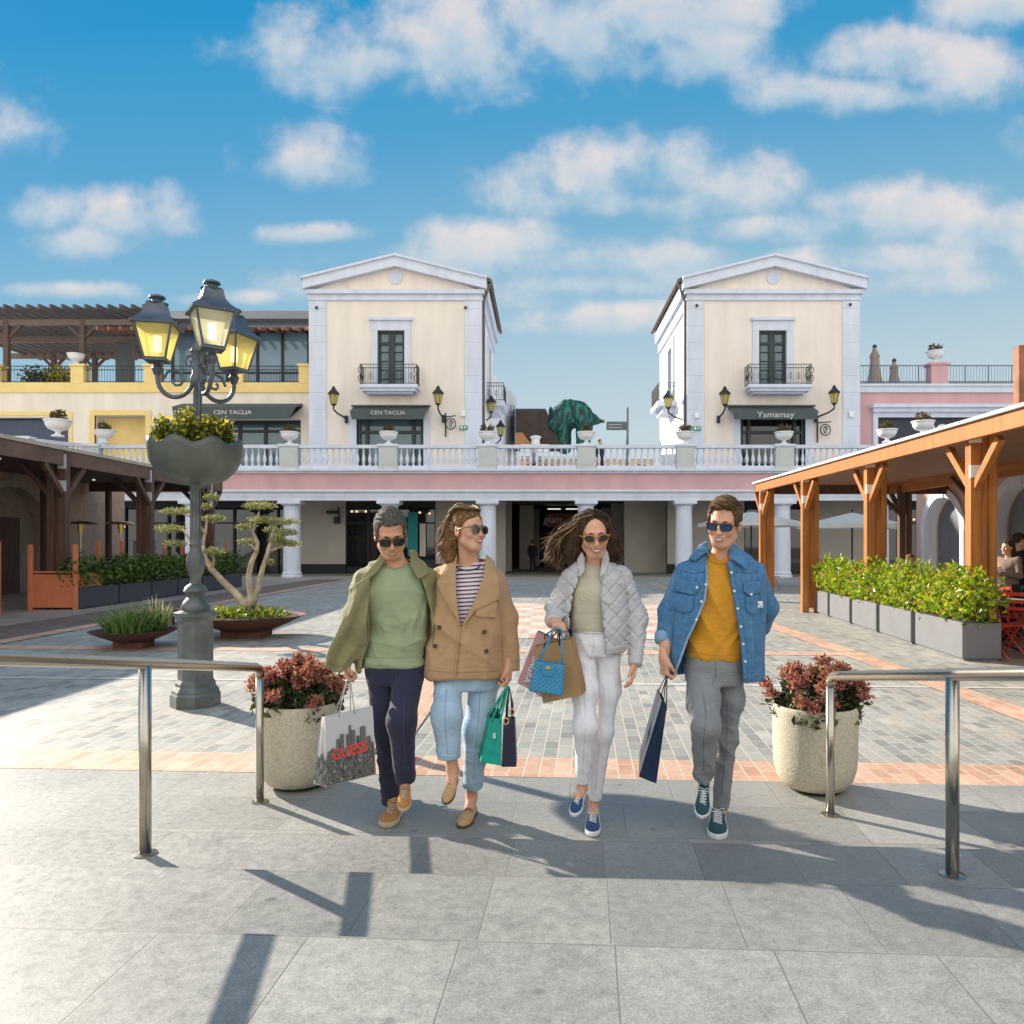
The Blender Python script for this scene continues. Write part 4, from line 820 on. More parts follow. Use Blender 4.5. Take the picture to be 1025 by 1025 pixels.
# parasols and right cafe
def parasol(x, y, ztop, r, label):
    t = thing('parasol', (x, y, 0), label, 'parasol', 'open white parasols near the arcade')
    b = MB(); n = 8; zt = ztop; ze = ztop - .42
    vs = [(x, y, zt)]; fs = []
    for k in range(n): a = 2 * pi * (k + .5) / n; vs += [(x + r * cos(a), y + r * sin(a), ze), (x + r * cos(a), y + r * sin(a), ze - .12)]
    for k in range(n): i = 1 + 2 * k; j = 1 + 2 * ((k + 1) % n); fs += [(0, i, j), (i, i + 1, j + 1, j)]
    b.add(vs, fs); b.build('canopy', CANV, t)
    b = MB(); b.tube([(x, y, 0), (x, y, zt + .1)], .03, 8); 
    for k in range(n): a = 2 * pi * (k + .5) / n; b.tube([(x, y, zt - .5), (x + r * .6 * cos(a), y + r * .6 * sin(a), zt - .28)], .012, 4)
    b.build('pole', DARKM, t)
    b = MB(); b.lathe([(.28, 0), (.28, .05), (.06, .09)], (x, y, 0), 16); b.build('base', DARKM, t, angle=40)
parasol(fx(853, 25), 25, fz(513, 25), 1.75, 'open white parasol between the orange pergola posts')
parasol(fx(752, 27), 27, fz(512, 27), 1.9, 'open white parasol just behind the far end of the orange pergola')
def cafe_chair(m, label, loc, rz, grp='folding cafe chairs on the right terrace'):
    t = thing('cafe_chair', (0, 0, 0), label, 'chair', grp)
    b = MB()
    for k in range(6): b.bbox(-.19 + k * .065, -.145 + k * .065, -.19, .19, .44, .455, .004)
    b.build('seat', m, t)
    b = MB()
    for z in (.62, .72, .82): b.bbox(-.19, .19, .2, .215, z, z + .05, .004)
    b.build('backrest', m, t)
    for s in (-1, 1):
        b = MB(); b.tube([(s * .2, .24, 0), (s * .2, -.16, .46)], .011, 6); b.build('leg', m, t)
        b = MB(); b.tube([(s * .2, -.24, 0), (s * .2, .12, .42), (s * .2, .21, .88)], .011, 6); b.build('leg', m, t)
    t.location = loc; t.rotation_euler.z = rz; return t
def cafe_table(m, label, loc):
    t = thing('cafe_table', (0, 0, 0), label, 'table', 'small tables on the cafe terraces')
    b = MB(); b.lathe([(.33, .71), (.35, .72), (.35, .735), (.33, .745)], (0, 0, 0), 24); b.build('tabletop', m, t, angle=40)
    b = MB(); b.tube([(0, 0, .02), (0, 0, .71)], .025, 8); b.build('column', DARKM, t)
    for k in range(3): b = MB(); a = k * 2.094; b.tube([(0, 0, .12), (.28 * cos(a), .28 * sin(a), .01)], .014, 6); b.build('foot', DARKM, t)
    t.location = loc; return t
GRN2 = mat('green_enamel', (.03, .14, .09), .4, 0, .1)
def at(px, py): Y = F * CAMH / (py - HY); return (fx(px, Y), Y)
C1 = cafe_chair(RED, 'bright red slatted cafe chair nearest the grey planter end', (6.12, 10.15, 0), .5)
C2 = cafe_chair(GRN2, 'dark green slatted cafe chair behind the nearest red one', (6.62, 11.5, 0), 2.6)
tb = cafe_table(mat('pale_green_top', (.45, .52, .42), .4), 'small round pale green table between the red chairs at the right edge', (6.5, 10.8, 0))
spots = [(6.62, 10.35, 2.2, C1, 'red slatted cafe chair at the right edge beside the pale table'), (6.95, 11.3, .9, C1, 'red slatted cafe chair in the second row of tables'), (6.3, 11.35, 3.9, C1, 'red slatted cafe chair facing left in the second row'),
         (6.6, 12.2, 0, C2, 'green cafe chair half hidden by the hedge'), (7.8, 12.0, 2.5, C2, 'green cafe chair near the seated woman'), (7.3, 11.9, 1.9, C1, 'red slatted cafe chair in front of the standing guest'),
         (fx(760, 26), 26, .4, C1, 'reddish chair far off under the white parasol, left one'), (fx(772, 25.5), 25.5, 2.2, C1, 'reddish chair far off under the white parasol, right one')]
for x, y, r, p, lb in spots: o = copy_tree(p); o.location = (x, y, 0); o.rotation_euler.z = r; o['label'] = lb
for px_, y_, r_, p_, lb_ in ((527, 37.2, .3, C1, 'reddish terrace chair behind the balusters, leftmost of three'), (545, 37.6, 2.2, C2, 'green terrace chair behind the balusters below the sculpture'), (640, 37.4, 1.2, C1, 'reddish terrace chair behind the balusters under the direction sign')):
    o = copy_tree(p_); o.location = (fx(px_, y_), y_, 5.0); o.rotation_euler.z = r_; o['label'] = lb_
for x, y, lb in ((6.75, 12.0, 'round pale table in the second row of the cafe'), (7.4, 12.7, 'round pale table in front of the seated woman'), (fx(752, 26), 26.3, 'round table far off under the white parasol')):
    o = copy_tree(tb); o.location = (x, y, 0); o['label'] = lb

# grey planters with golden green hedge on the right
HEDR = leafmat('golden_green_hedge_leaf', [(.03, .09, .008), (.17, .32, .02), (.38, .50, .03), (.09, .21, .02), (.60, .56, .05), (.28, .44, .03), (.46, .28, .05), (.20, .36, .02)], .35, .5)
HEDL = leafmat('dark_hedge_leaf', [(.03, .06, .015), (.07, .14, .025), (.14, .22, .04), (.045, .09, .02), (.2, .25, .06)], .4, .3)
def planter_row(x0, x1, ylist, hh, mlong, lab, cat, grp, leafm, top, dens, lsz, over=.16):
    X0_, X1_ = x0, x1
    for i, ((ya, yb), lb) in enumerate(zip(ylist, lab)):
        sk_ = .085 * ((ya + yb) / 2 - 9.9) if X0_ > 0 else 0; x0, x1 = X0_ + sk_, X1_ + sk_
        t = thing('hedge_planter', ((x0 + x1) / 2, (ya + yb) / 2, 0), lb, cat, grp)
        b = MB(); b.bbox(x0, x1, ya, yb, .03, hh, .008); b.box(x0 + .03, x1 - .03, ya + .03, yb - .03, 0, .03); b.build('box', mlong, t)
        b = MB(); b.box(x0 + .03, x1 - .03, ya + .03, yb - .03, hh, hh + .012); b.build('soil', SOIL, t)
        n = int(dens * (yb - ya)); p = np.random.uniform(size=(n, 3)); 
        # bushy body: three overlapping shrubs
        cs = np.linspace(ya + .15, yb - .15, 4); q = []
        for c in cs:
            hgt = top * random.uniform(.88, 1.04); q.append(ballpts(n // 4, ((x0 + x1) / 2 + random.uniform(-.05, .05), c, hh + (hgt - hh) * .5 - .02), ((x1 - x0) / 2 + over, (yb - ya) / 5.2 + .12, (hgt - hh) * .56 + .05), .45))
        q = np.concatenate(q); q = q[q[:, 2] > hh - .1]
        leaves('hedge', q, leafm, t, lsz, .5, n_up=.5)
        b = MB()
        for k in range(10): X = random.uniform(x0 + .1, x1 - .1); Y_ = random.uniform(ya + .1, yb - .1); b.tube([(X, Y_, hh), (X + random.uniform(-.1, .1), Y_ + random.uniform(-.1, .1), top - .15)], [.012, .005], 5)
        b.build('stems', DARKW, t)
        if X0_ > 0: t.rotation_euler.z = -.085
ys = [(9.87, 11.4), (11.56, 12.9), (13.06, 14.35), (14.51, 15.8), (15.96, 16.85)]
planter_row(5.46, 5.95, ys, .5, mat('mid_grey_planter', (.17, .172, .185), .6, 0, .06, 3, .08), ['grey planter with golden hedge, nearest the red chairs', 'grey planter with golden hedge, second from the red chairs', 'grey planter with golden hedge, middle of the row', 'grey planter with golden hedge, second from the far post', 'grey planter with golden hedge, farthest, beside the pergola post'],
            'planter', 'hedge planters along the right cafe', HEDR, 1.2, 1900, .095, .12)
for o in list(S.objects):
    if o.name.startswith('hedge_planter') and o.location.x > 0:
        for ch in o.children:
            if ch.name.startswith('box'):
                pass
ys = [(12.6, 13.9), (17.7, 19.3), (19.4, 20.9), (21.0, 22.4), (22.5, 23.9), (24.1, 25.6), (25.8, 27.2)]
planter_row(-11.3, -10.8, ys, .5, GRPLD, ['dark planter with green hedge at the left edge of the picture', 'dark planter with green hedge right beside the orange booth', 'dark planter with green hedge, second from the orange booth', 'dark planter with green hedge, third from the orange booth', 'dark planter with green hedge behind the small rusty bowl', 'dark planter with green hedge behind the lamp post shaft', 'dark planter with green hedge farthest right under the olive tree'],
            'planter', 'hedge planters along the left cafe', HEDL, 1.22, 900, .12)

# ================================================================ left pergola (shaded dark timber)
G = thing('timber_pergola', (-13, 18, 0), 'dark brown timber pergola with flat roof over the left cafe terrace', 'pergola')
h = 3.72; XE = -11.3
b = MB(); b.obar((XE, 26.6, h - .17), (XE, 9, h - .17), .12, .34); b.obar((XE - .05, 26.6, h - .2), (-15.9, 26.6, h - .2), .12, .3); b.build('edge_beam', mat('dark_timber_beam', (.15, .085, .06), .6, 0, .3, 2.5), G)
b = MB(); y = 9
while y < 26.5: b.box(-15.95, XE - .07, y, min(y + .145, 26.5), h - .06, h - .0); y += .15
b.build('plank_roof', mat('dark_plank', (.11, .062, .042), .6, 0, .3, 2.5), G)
b = MB(); b.box(-16.5, XE + .1, 9, 26.75, h + .005, h + .09); b.build('roof_flashing', mat('pale_flashing', (.5, .44, .34), .8), G)
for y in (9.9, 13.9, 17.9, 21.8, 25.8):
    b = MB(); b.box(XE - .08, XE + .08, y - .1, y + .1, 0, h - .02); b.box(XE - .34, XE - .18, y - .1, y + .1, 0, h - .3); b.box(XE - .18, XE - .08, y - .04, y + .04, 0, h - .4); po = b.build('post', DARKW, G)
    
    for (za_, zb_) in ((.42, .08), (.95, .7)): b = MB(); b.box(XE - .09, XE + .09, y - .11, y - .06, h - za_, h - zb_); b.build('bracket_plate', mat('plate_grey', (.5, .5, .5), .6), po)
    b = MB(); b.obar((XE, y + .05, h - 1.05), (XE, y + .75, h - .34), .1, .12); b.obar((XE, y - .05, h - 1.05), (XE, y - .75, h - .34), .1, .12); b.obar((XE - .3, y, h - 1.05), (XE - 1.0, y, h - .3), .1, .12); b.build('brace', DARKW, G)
for y in (14, 18.5, 23, 26.4):
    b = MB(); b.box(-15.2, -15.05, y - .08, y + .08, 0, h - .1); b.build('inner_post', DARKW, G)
b = MB()
for i in range(14): x = random.uniform(-15.5, -11.8); y = random.uniform(14, 26); b.box(x - .03, x + .03, y - .03, y + .03, h - .1, h - .07)
b.build('spot_lamps', lm, G)
# orange booth and orange posts
b0 = at(30, 609); 
t = thing('menu_booth', (-12.1, 18.0, 0), 'orange painted booth with two tall corner posts in front of the left arch', 'booth')
xA, xB, yb = fx(30, 17.6), fx(75, 17.6), 17.6
b = MB(); b.bbox(xA, xB, yb, yb + .06, .05, .82, .01); b.build('panel', ORP, t)
for xq in (xB - .04, xA): b = MB(); b.bbox(xq, xq + .04, yb + .06, yb + 1.1, .05, .82, .01); b.build('side_panel', ORP, t)
for x in (xA, xB):
    b = MB(); b.bbox(x - .04, x + .05, yb - .03, yb + .06, 0, 1.52 + .0, .008); b.build('corner_post', ORP, t)
b = MB(); b.bbox(xA + .05, xB - .04, yb + .01, yb + .05, .86, .9, .005); b.build('top_rail', ORP, t)
for i, (px, w_) in enumerate(((-2, 6), (98.5, 3.5), (122, 3.5), (145, 3.5), (165, 3), (182, 3), (227, 3))):
    Y = 11.9 * F / (CX - px) 
    t = thing('orange_post', (fx(px, Y), Y, 0), 'slim orange post rising behind the left hedge, number %s from the booth' % ['zero at the very left edge', 'one right', 'two right', 'three right', 'four right', 'five right', 'six, farthest right'][i] if False else ['orange post at the very left edge of the picture', 'slim orange post behind the hedge nearest the booth', 'slim orange post behind the hedge in front of the far white column', 'slim orange post behind the hedge under the dark pergola post', 'slim orange post left of the olive tree crown', 'slim orange post just left of the lamp post', 'slim orange post between lamp post and olive trunk'][i], 'post', 'slim orange posts behind the left hedge')
    b = MB(); X = fx(px, Y); b.bbox(X - .045, X + .045, Y - .04, Y + .04, 0, 1.5 + (.12 if i else .1), .008); b.build('shaft', ORP, t); b = MB(); b.bbox(X - .1, X + .1, Y - .1, Y + .1, 0, .02, .004); b.build('base_plate', ORP, t)
def heater(px, Y, lb):
    X = fx(px, Y); t = thing('patio_heater', (X, Y, 0), lb, 'patio heater', 'mushroom heaters under the left pergola'); z = fz(524.5, Y)
    b = MB(); b.lathe([(0, .1), (.3, .07), (.52, 0), (.5, -.01), (.3, .02), (0, .03)], (X, Y, z), 24); b.build('reflector', STEEL, t, angle=50)
    b = MB(); b.lathe([(.07, -.3), (.09, -.05), (.09, 0)], (X, Y, z), 12); b.build('burner', GOLD, t)
    b = MB(); b.tube([(X, Y, .5), (X, Y, z - .25)], .025, 8); b.lathe([(.2, 0), (.2, .5), (.06, .6)], (X, Y, .0), 16); b.build('stand', STEEL, t, angle=40)
heater(81, 23.5, 'steel mushroom heater left of the white column'); heater(121, 24.5, 'steel mushroom heater right of the white column')
# pale grey wind screens under the pergola
for px0, px1, lb in ((133, 156, 'pale grey screen panel behind the left hedge'), (209, 221, 'narrow pale screen panel right of the lamp post')):
    Y = 28; t = thing('screen_panel', (fx(px0, Y), Y, 0), lb, 'screen'); b = MB(); b.bbox(fx(px0, Y), fx(px1, Y), Y, Y + .08, .1, fz(541, Y)); b.build('panel', mat('screen_grey', (.3, .32, .34), .6), t); b = MB(); b.box(fx(px0, Y), fx(px1, Y), Y - .1, Y + .2, 0, .1); b.build('foot', DARKM, t)

# ================================================================ corten bowls
def bowl(x, y, r, hz, label, elong=1.0, hb=.1):
    t = thing('planter_bowl', (x, y, 0), label, 'planter', 'rusty steel bowls on the plaza')
    b = MB(); b.lathe([(.001, hb), (r * .45, hb), (r * .75, hb + (hz - hb) * .45), (r, hz - .02), (r + .03, hz), (r - .02, hz - .005), (r * .93, hz - .03), (.001, hz - .03)], (0, 0, 0), 48)
    b.v = [(x + a * elong, y + b_, c) for a, b_, c in b.v]; b.build('bowl', CORTEN, t, angle=35)
    b = MB(); b.box(x - r * .38, x + r * .38, y - r * .3, y + r * .3, 0, hb + .03); b.build('foot', CORTEN, t)
    b = MB(); b.lathe([(.001, hz - .01), (r * .9 , hz - .02)], (0, 0, 0), 32, cap=False); b.v = [(x + a * elong, y + b_, c) for a, b_, c in b.v]; b.build('soil', SOIL, t)
    return t
xb, yb = fx(134, 11.2), 11.2
B1 = bowl(xb, yb, .57, .26, 'round rusty bowl with a tuft of spiky green leaves, left of the lamp post')
def blades(name, n, cx, cy, z, spread, hmin, hmax, m, parent, wd=.012, lean=.5):
    V = []; Fc = []
    for i in range(n):
        a = random.uniform(0, 6.283); r = spread * sqrt(random.random()); x = cx + r * cos(a); y = cy + r * sin(a); hh = random.uniform(hmin, hmax) * (1 - .4 * r / spread)
        lx = cos(a) * lean * hh * random.uniform(.1, 1) * (.3 + r / spread); ly = sin(a) * lean * hh * random.uniform(.1, 1) * (.3 + r / spread); t_ = random.uniform(0, 3.14); ux, uy = cos(t_) * wd, sin(t_) * wd; k = len(V)
        for f_, s in ((0, 1), (.5, .9), (1, .05)): X = x + lx * f_ ** 1.7; Y = y + ly * f_ ** 1.7; V += [(X - ux * s, Y - uy * s, z + hh * f_), (X + ux * s, Y + uy * s, z + hh * f_)]
        Fc += [(k, k + 1, k + 3, k + 2), (k + 2, k + 3, k + 5, k + 4)]
    return link(name, V, Fc, m, parent)
SPK = leafmat('spiky_leaf', [(.05, .12, .03), (.12, .24, .05), (.22, .34, .08), (.30, .34, .14), (.08, .16, .04)], .45, .35)
PALE = leafmat('pale_flower_spike', [(.35, .36, .18), (.55, .52, .3), (.25, .3, .12)], .6, .4)
blades('spiky_leaves', 420, xb, yb, .24, .38, .25, .5, SPK, B1, .014, .9)
blades('flower_spikes', 120, xb + .22, yb + .15, .3, .25, .28, .52, PALE, B1, .010, .35)
leaves('low_foliage', ballpts(700, (xb + .1, yb, .33), (.42, .4, .2), .2), leafmat('mid_leaf', [(.03, .06, .02), (.08, .13, .04), (.14, .2, .05)]), B1, .07, .45)
bowl(fx(163, 14.3), 14.3, .42, .26, 'small empty looking rusty bowl half hidden behind the spiky one')
xo, yo = fx(247, 12.5), 12.5
B3 = bowl(xo, yo, .86, .36, 'large shallow rusty bowl holding the cloud pruned olive tree', 1.05, .12)
leaves('ground_cover', np.concatenate([ballpts(1500, (xo - .15, yo, .36), (.75, .6, .12), .1), ballpts(500, (xo + .3, yo, .34), (.45, .5, .07), .1)]), leafmat('groundcover_leaf', [(.03, .07, .02), (.12, .22, .03), (.32, .38, .05), (.42, .34, .06), (.06, .12, .03)]), B3, .085, .55, .5)
# olive tree
T_ = thing('olive_tree', (xo, yo, .35), 'cloud pruned olive tree with bare twisting limbs and flat leaf pads', 'tree')
def pp(px, py, dy=0): return P(px, py, yo + dy)
limbs = [([(248, 612), (244, 604), (236, 594), (224, 583), (212, 570), (205, 558), (203, 545), (206, 530), (208, 515)], [.075, .07, .06, .055, .05, .04, .03, .022, .015], 0),
         ([(205, 558), (197, 550), (190, 540), (183, 530)], [.035, .028, .022, .015], .1), ([(206, 535), (198, 524), (190, 517), (182, 514)], [.028, .022, .016, .012], -.1), ([(212, 570), (214, 560), (213, 553)], [.03, .022, .015], -.2),
         ([(249, 612), (252, 600), (250, 588), (249, 575), (252, 562), (257, 552), (258, 543), (253, 532), (250, 526)], [.08, .06, .045, .045, .04, .035, .03, .022, .015], .05),
         ([(250, 612), (256, 596), (260, 582), (263, 568), (268, 553), (272, 540), (275, 528), (277, 520)], [.07, .05, .042, .038, .033, .028, .02, .012], -.1),
         ([(268, 553), (277, 549), (286, 546)], [.024, .018, .012], 0), ([(271, 543), (280, 537), (285, 532)], [.02, .016, .01], -.2), ([(257, 552), (252, 546), (248, 544)], [.02, .015, .01], .1), ([(253, 532), (257, 520), (260, 511)], [.02, .015, .01], .1), ([(263, 565), (268, 562), (272, 560)], [.018, .012, .008], 0)]
b = MB()
for pts, rs, dy in limbs:
    n = len(pts); V3 = [pp(x, y, dy * i / n) for i, (x, y) in enumerate(pts)]; b.tube(V3, rs, 9)
b.build('trunk', BARK, T_, smooth=True)
OLV = leafmat('olive_leaf', [(.10, .13, .05), (.26, .28, .11), (.45, .44, .2), (.16, .2, .08), (.55, .5, .26), (.07, .1, .04)], .5, .35)
pads = [(178, 513, 17, 4.5, .1), (171, 530, 16, 5, .15), (176, 545, 12, 4, 0), (211, 499, 8, 5, 0), (214, 520, 12, 5, .1), (213, 553, 11, 5, -.3), (206, 508, 6, 3, -.1), (260, 507, 18, 6, 0), (263, 521, 15, 5, -.1), (246, 528, 11, 4, .1), (284, 523, 16, 4.5, 0), (286, 534, 13, 5, -.2), (247, 543, 10, 4, .2), (290, 545, 13, 4.5, 0), (278, 541, 10, 4, -.1), (270, 563, 4, 2.5, 0), (272, 531, 9, 3, .2)]
pts = []
for (px, py, rx, rz, dy) in pads:
    c = pp(px, py, dy); k = yo / F; q = ballpts(int(420 * rx / 10), (c.x, c.y, c.z), (rx * k, rx * k * .9, rz * k), .35); q[:, 2] = np.where(q[:, 2] < c.z, c.z + (q[:, 2] - c.z) * .5, q[:, 2]); pts.append(q)
leaves('crown', np.concatenate(pts), OLV, T_, .042, .35, n_up=.6)

# ================================================================ lamp post
LX, LY = -3.29, 7.18; k_ = F / LY
L_ = thing('street_lamp', (LX, LY, 0), 'ornate cast iron lamp post with three lanterns and a flower bowl', 'street lamp')
b = MB(); A6 = pi / 6
b.lathe([(.25, 0), (.25, .11), (.235, .13), (.235, .15), (.20, .19), (.20, .22), (.175, .25), (.175, .80), (.19, .82), (.22, .85), (.22, .88), (.15, .9)], (LX, LY, 0), 8, pi / 8); b.v = [(LX + (x - LX) * .88, LY + (y_ - LY) * .88, z) for x, y_, z in b.v]; b.build('pedestal', IRON, L_)
b = MB(); b.lathe([(.15, .9), (.155, .93), (.13, .98), (.09, 1.02), (.10, 1.05), (.13, 1.08), (.11, 1.12), (.06, 1.15), (.055, 1.2), (.085, 1.27), (.10, 1.34), (.095, 1.4), (.065, 1.47), (.06, 1.5), (.075, 1.52), (.06, 1.55), (.052, 1.7), (.05, 2.02), (.06, 2.06), (.11, 2.1)], (LX, LY, 0), 20)
for k in range(10): a = k * 2 * pi / 10; b.tube([(LX + .052 * cos(a), LY + .052 * sin(a), 1.56), (LX + .05 * cos(a), LY + .05 * sin(a), 2.04)], .009, 5)
b.v = [(LX + (x - LX) * .84, LY + (y_ - LY) * .84, z) for x, y_, z in b.v]; b.build('lower_shaft', IRON, L_, angle=40)
b = MB(); n = 48; rows = []
prof = [(.06, 2.08), (.17, 2.10), (.28, 2.145), (.36, 2.22), (.405, 2.32), (.415, 2.42), (.425, 2.475), (.40, 2.47), (.385, 2.40), (.30, 2.36), (.001, 2.36)]
vs = []; fs = []
for i, (r, z) in enumerate(prof):
    for k in range(n):
        a = 2 * pi * k / n; dz = 0
        if 4 <= i <= 8: dz = .034 * cos(a * 8) * (1 if i >= 5 else .4)
        rr = r * (1 + (.012 * cos(a * 8) if 1 <= i <= 7 else 0)); vs.append((LX + rr * cos(a), LY + rr * sin(a), z + dz))
for i in range(len(prof) - 1):
    for k in range(n): fs.append((i * n + k, i * n + (k + 1) % n, (i + 1) * n + (k + 1) % n, (i + 1) * n + k))
b.add(vs, fs); fb = b.build('flower_bowl', mat('bowl_iron', (.10, .112, .095), .5, .3, .25, 5, .2, 60, .003), L_, smooth=True)
pts = [ballpts(430, (LX + dx, LY + dy, 2.56 + dz), (.115, .115, .15 + dz), .3) for dx, dy, dz in ((-.28, -.05, 0), (.0, -.18, .03), (-.12, .12, .03), (.25, .0, .0), (.08, .25, .02), (.2, -.18, 0))]
PF = np.concatenate([ballpts(38, (LX + dx, LY + dy, 2.60 + dz), (.14, .14, .14 + dz), .8) for dx, dy, dz in ((-.28, -.05, 0), (.0, -.18, .03), (-.12, .12, .03), (.25, .0, .0), (.2, -.18, 0))]); leaves('yellow_blossoms', PF[PF[:, 2] > 2.56], leafmat('blossom', [(.85, .62, .02), (.75, .5, .02), (.6, .55, .08)], .5, .4), fb, .035, .8, .3)
leaves('flowers', np.concatenate(pts), leafmat('yellow_green_flowers', [(.04, .06, .015), (.10, .14, .02), (.16, .2, .03), (.06, .09, .02), (.4, .36, .04), (.1, .13, .02), (.6, .48, .04)], .5, .4), fb, .05, .6, .3)
b = MB(); b.lathe([(.045, 2.36), (.045, 2.4), (.035, 2.44), (.034, 3.0), (.05, 3.02), (.065, 3.04), (.065, 3.1), (.05, 3.13), (.05, 3.3), (.07, 3.34), (.035, 3.42), (.02, 3.5), (0, 3.52)], (LX + .02, LY, 0), 18)
for k in range(8): a = k * 2 * pi / 8; b.tube([(LX + .02 + .034 * cos(a), LY + .034 * sin(a), 2.46), (LX + .02 + .034 * cos(a), LY + .034 * sin(a), 2.98)], .008, 5)
b.build('upper_shaft', IRONB, L_, angle=40)
cx0 = LX + .02
lamp_lit = bpy.data.materials.new('lit_lamp'); lamp_lit.use_nodes = True; lamp_lit.node_tree.nodes['Principled BSDF'].inputs['Emission Color'].default_value = (1, .85, .5, 1); lamp_lit.node_tree.nodes['Principled BSDF'].inputs['Emission Strength'].default_value = 2.2
for i, (ang, gm) in enumerate(((-50, LGW), (184, LGL), (63, LGL))):
    a = radians(ang); ux, uy = cos(a), sin(a); R0 = (.44, .37, .42)[i]; q = Vector((cx0 + ux * R0, LY + uy * R0, 3.24 + (.03 if i == 0 else 0)))
    b = MB(); arm = []
    for k in range(15):
        th = pi * 1.0 + k / 14 * pi * .98; arm.append((cx0 + ux * (.04 + (R0 - .04) / 2 * (1 + cos(th))), LY + uy * (.04 + (R0 - .04) / 2 * (1 + cos(th))), 3.1 + .19 * sin(th)))
    b.tube(arm + [tuple(q - Vector((0, 0, .02)))], .021, 8)
    sp = [(cx0 + ux * (.2 + (.12 - .012 * k) * cos(k * .8)), LY + uy * (.2 + (.12 - .012 * k) * cos(k * .8)), 3.07 + (.12 - .012 * k) * sin(k * .8)) for k in range(10)]
    b.tube(sp, .013, 6)
    sp = [(cx0 + ux * (.07 + (.06 - .008 * k) * cos(-k * .9 + 2)), LY + uy * (.07 + (.06 - .008 * k) * cos(-k * .9 + 2)), 3.24 + (.07 - .008 * k) * sin(-k * .9 + 2)) for k in range(8)]
    b.tube(sp, .012, 6); b.lathe([(.0, -.14), (.03, -.12), (.05, -.06), (.03, -.03), (.06, 0), (.1, .01)], q, 12)
    b.build('scroll_arm', IRONB, L_, angle=50)
    a4 = a + pi / 4 + radians(8 if i else -6)
    hb, ht, H_ = .130, .225, .335     # circumradii bottom / top
    b = MB(); b.lathe([(hb, .02), (ht, H_)], q, 4, a4, cap=True); ln = b.build('lantern', gm, L_)
    b = MB()
    for k in range(4):
        A_ = a4 + k * pi / 2; B_ = A_ + pi / 2
        c0 = q + Vector((hb * cos(A_), hb * sin(A_), .02)); c1 = q + Vector((ht * cos(A_), ht * sin(A_), H_)); d0 = q + Vector((hb * cos(B_), hb * sin(B_), .02)); d1 = q + Vector((ht * cos(B_), ht * sin(B_), H_))
        b.tube([c0, c1], .011, 5); b.tube([c0, d0], .011, 5); b.tube([c1, d1], .013, 5)
    b.lathe([(hb + .01, .0), (hb + .01, .02)], q, 4, a4)
    b.build('lantern_frame', IRONB, ln)
    b = MB(); b.lathe([(ht + .045, H_ - .005), (ht + .05, H_ + .01), (ht * .82, H_ + .07), (ht * .62, H_ + .12), (ht * .52, H_ + .19), (ht * .45, H_ + .22)], q, 4, a4)
    b.lathe([(.09, H_ + .2), (.10, H_ + .215), (.05, H_ + .235), (.045, H_ + .25), (.075, H_ + .265), (.07, H_ + .28), (.02, H_ + .3), (.0, H_ + .31)], q, 14); b.build('lantern_roof', IRONB, ln, angle=30)
    b = MB(); b.tube([q + Vector((0, 0, .1)), q + Vector((0, 0, .24))], .035, 10); b.build('lamp', lamp_lit, ln)

# ================================================================ concrete planters with red foliage
def conc_planter(x, y, label, seed):
    random.seed(seed); np.random.seed(seed)
    t = thing('concrete_planter', (x, y, 0), label, 'planter', 'round concrete planters with red foliage')
    b = MB(); b.lathe([(.001, .012), (.13, .012), (.185, .03), (.222, .075), (.243, .14), (.25, .22), (.256, .5), (.252, .523), (.243, .53), (.232, .523), (.225, .48), (.001, .48)], (x, y, 0), 56); b.build('pot', CONC, t, angle=50)
    b = MB(); b.lathe([(.001, 0), (.15, 0), (.15, .02)], (x, y, 0), 32); b.build('foot', DARKM, t)
    pts = []; wood = MB()
    for i in range(46):
        a = random.uniform(0, 6.28); r = .26 * sqrt(random.random()); hh = .76 - .5 * r * r / .1 * .45 + random.uniform(-.05, .05)
        e = Vector((x + r * cos(a) * 1.12, y + r * sin(a) * 1.12, hh)); wood.tube([(x + r * .4 * cos(a), y + r * .4 * sin(a), .48), e], [.006, .004], 4); pts.append(e)
    wood.build('stems', DARKW, t)
    P0 = np.concatenate([ballpts(95, tuple(p), (.05, .05, .04), .1) for p in pts])
    leaves('red_leaves', P0, leafmat('red_leaf', [(.12, .025, .025), (.38, .10, .09), (.55, .19, .15), (.20, .05, .05), (.66, .34, .22), (.46, .14, .14), (.5, .40, .22)], .5, .35), t, .030, .5, .4)
    P1 = np.concatenate([ballpts(38, (p.x * .8 + x * .2, p.y * .8 + y * .2, p.z - .10), (.07, .07, .08), .1) for p in pts])
    leaves('green_leaves', P1, leafmat('dull_green_leaf', [(.015, .03, .012), (.06, .08, .025), (.12, .15, .04), (.03, .03, .015)], .45, .3), t, .05, .55, .2)
    return t
conc_planter(fx(299, 4.8), 4.8, 'round beige concrete planter with dark red foliage beside the printed paper bag', 3)
conc_planter(fx(815.5, 4.72), 4.72, 'round beige concrete planter with red brown foliage right of the man in denim', 5)

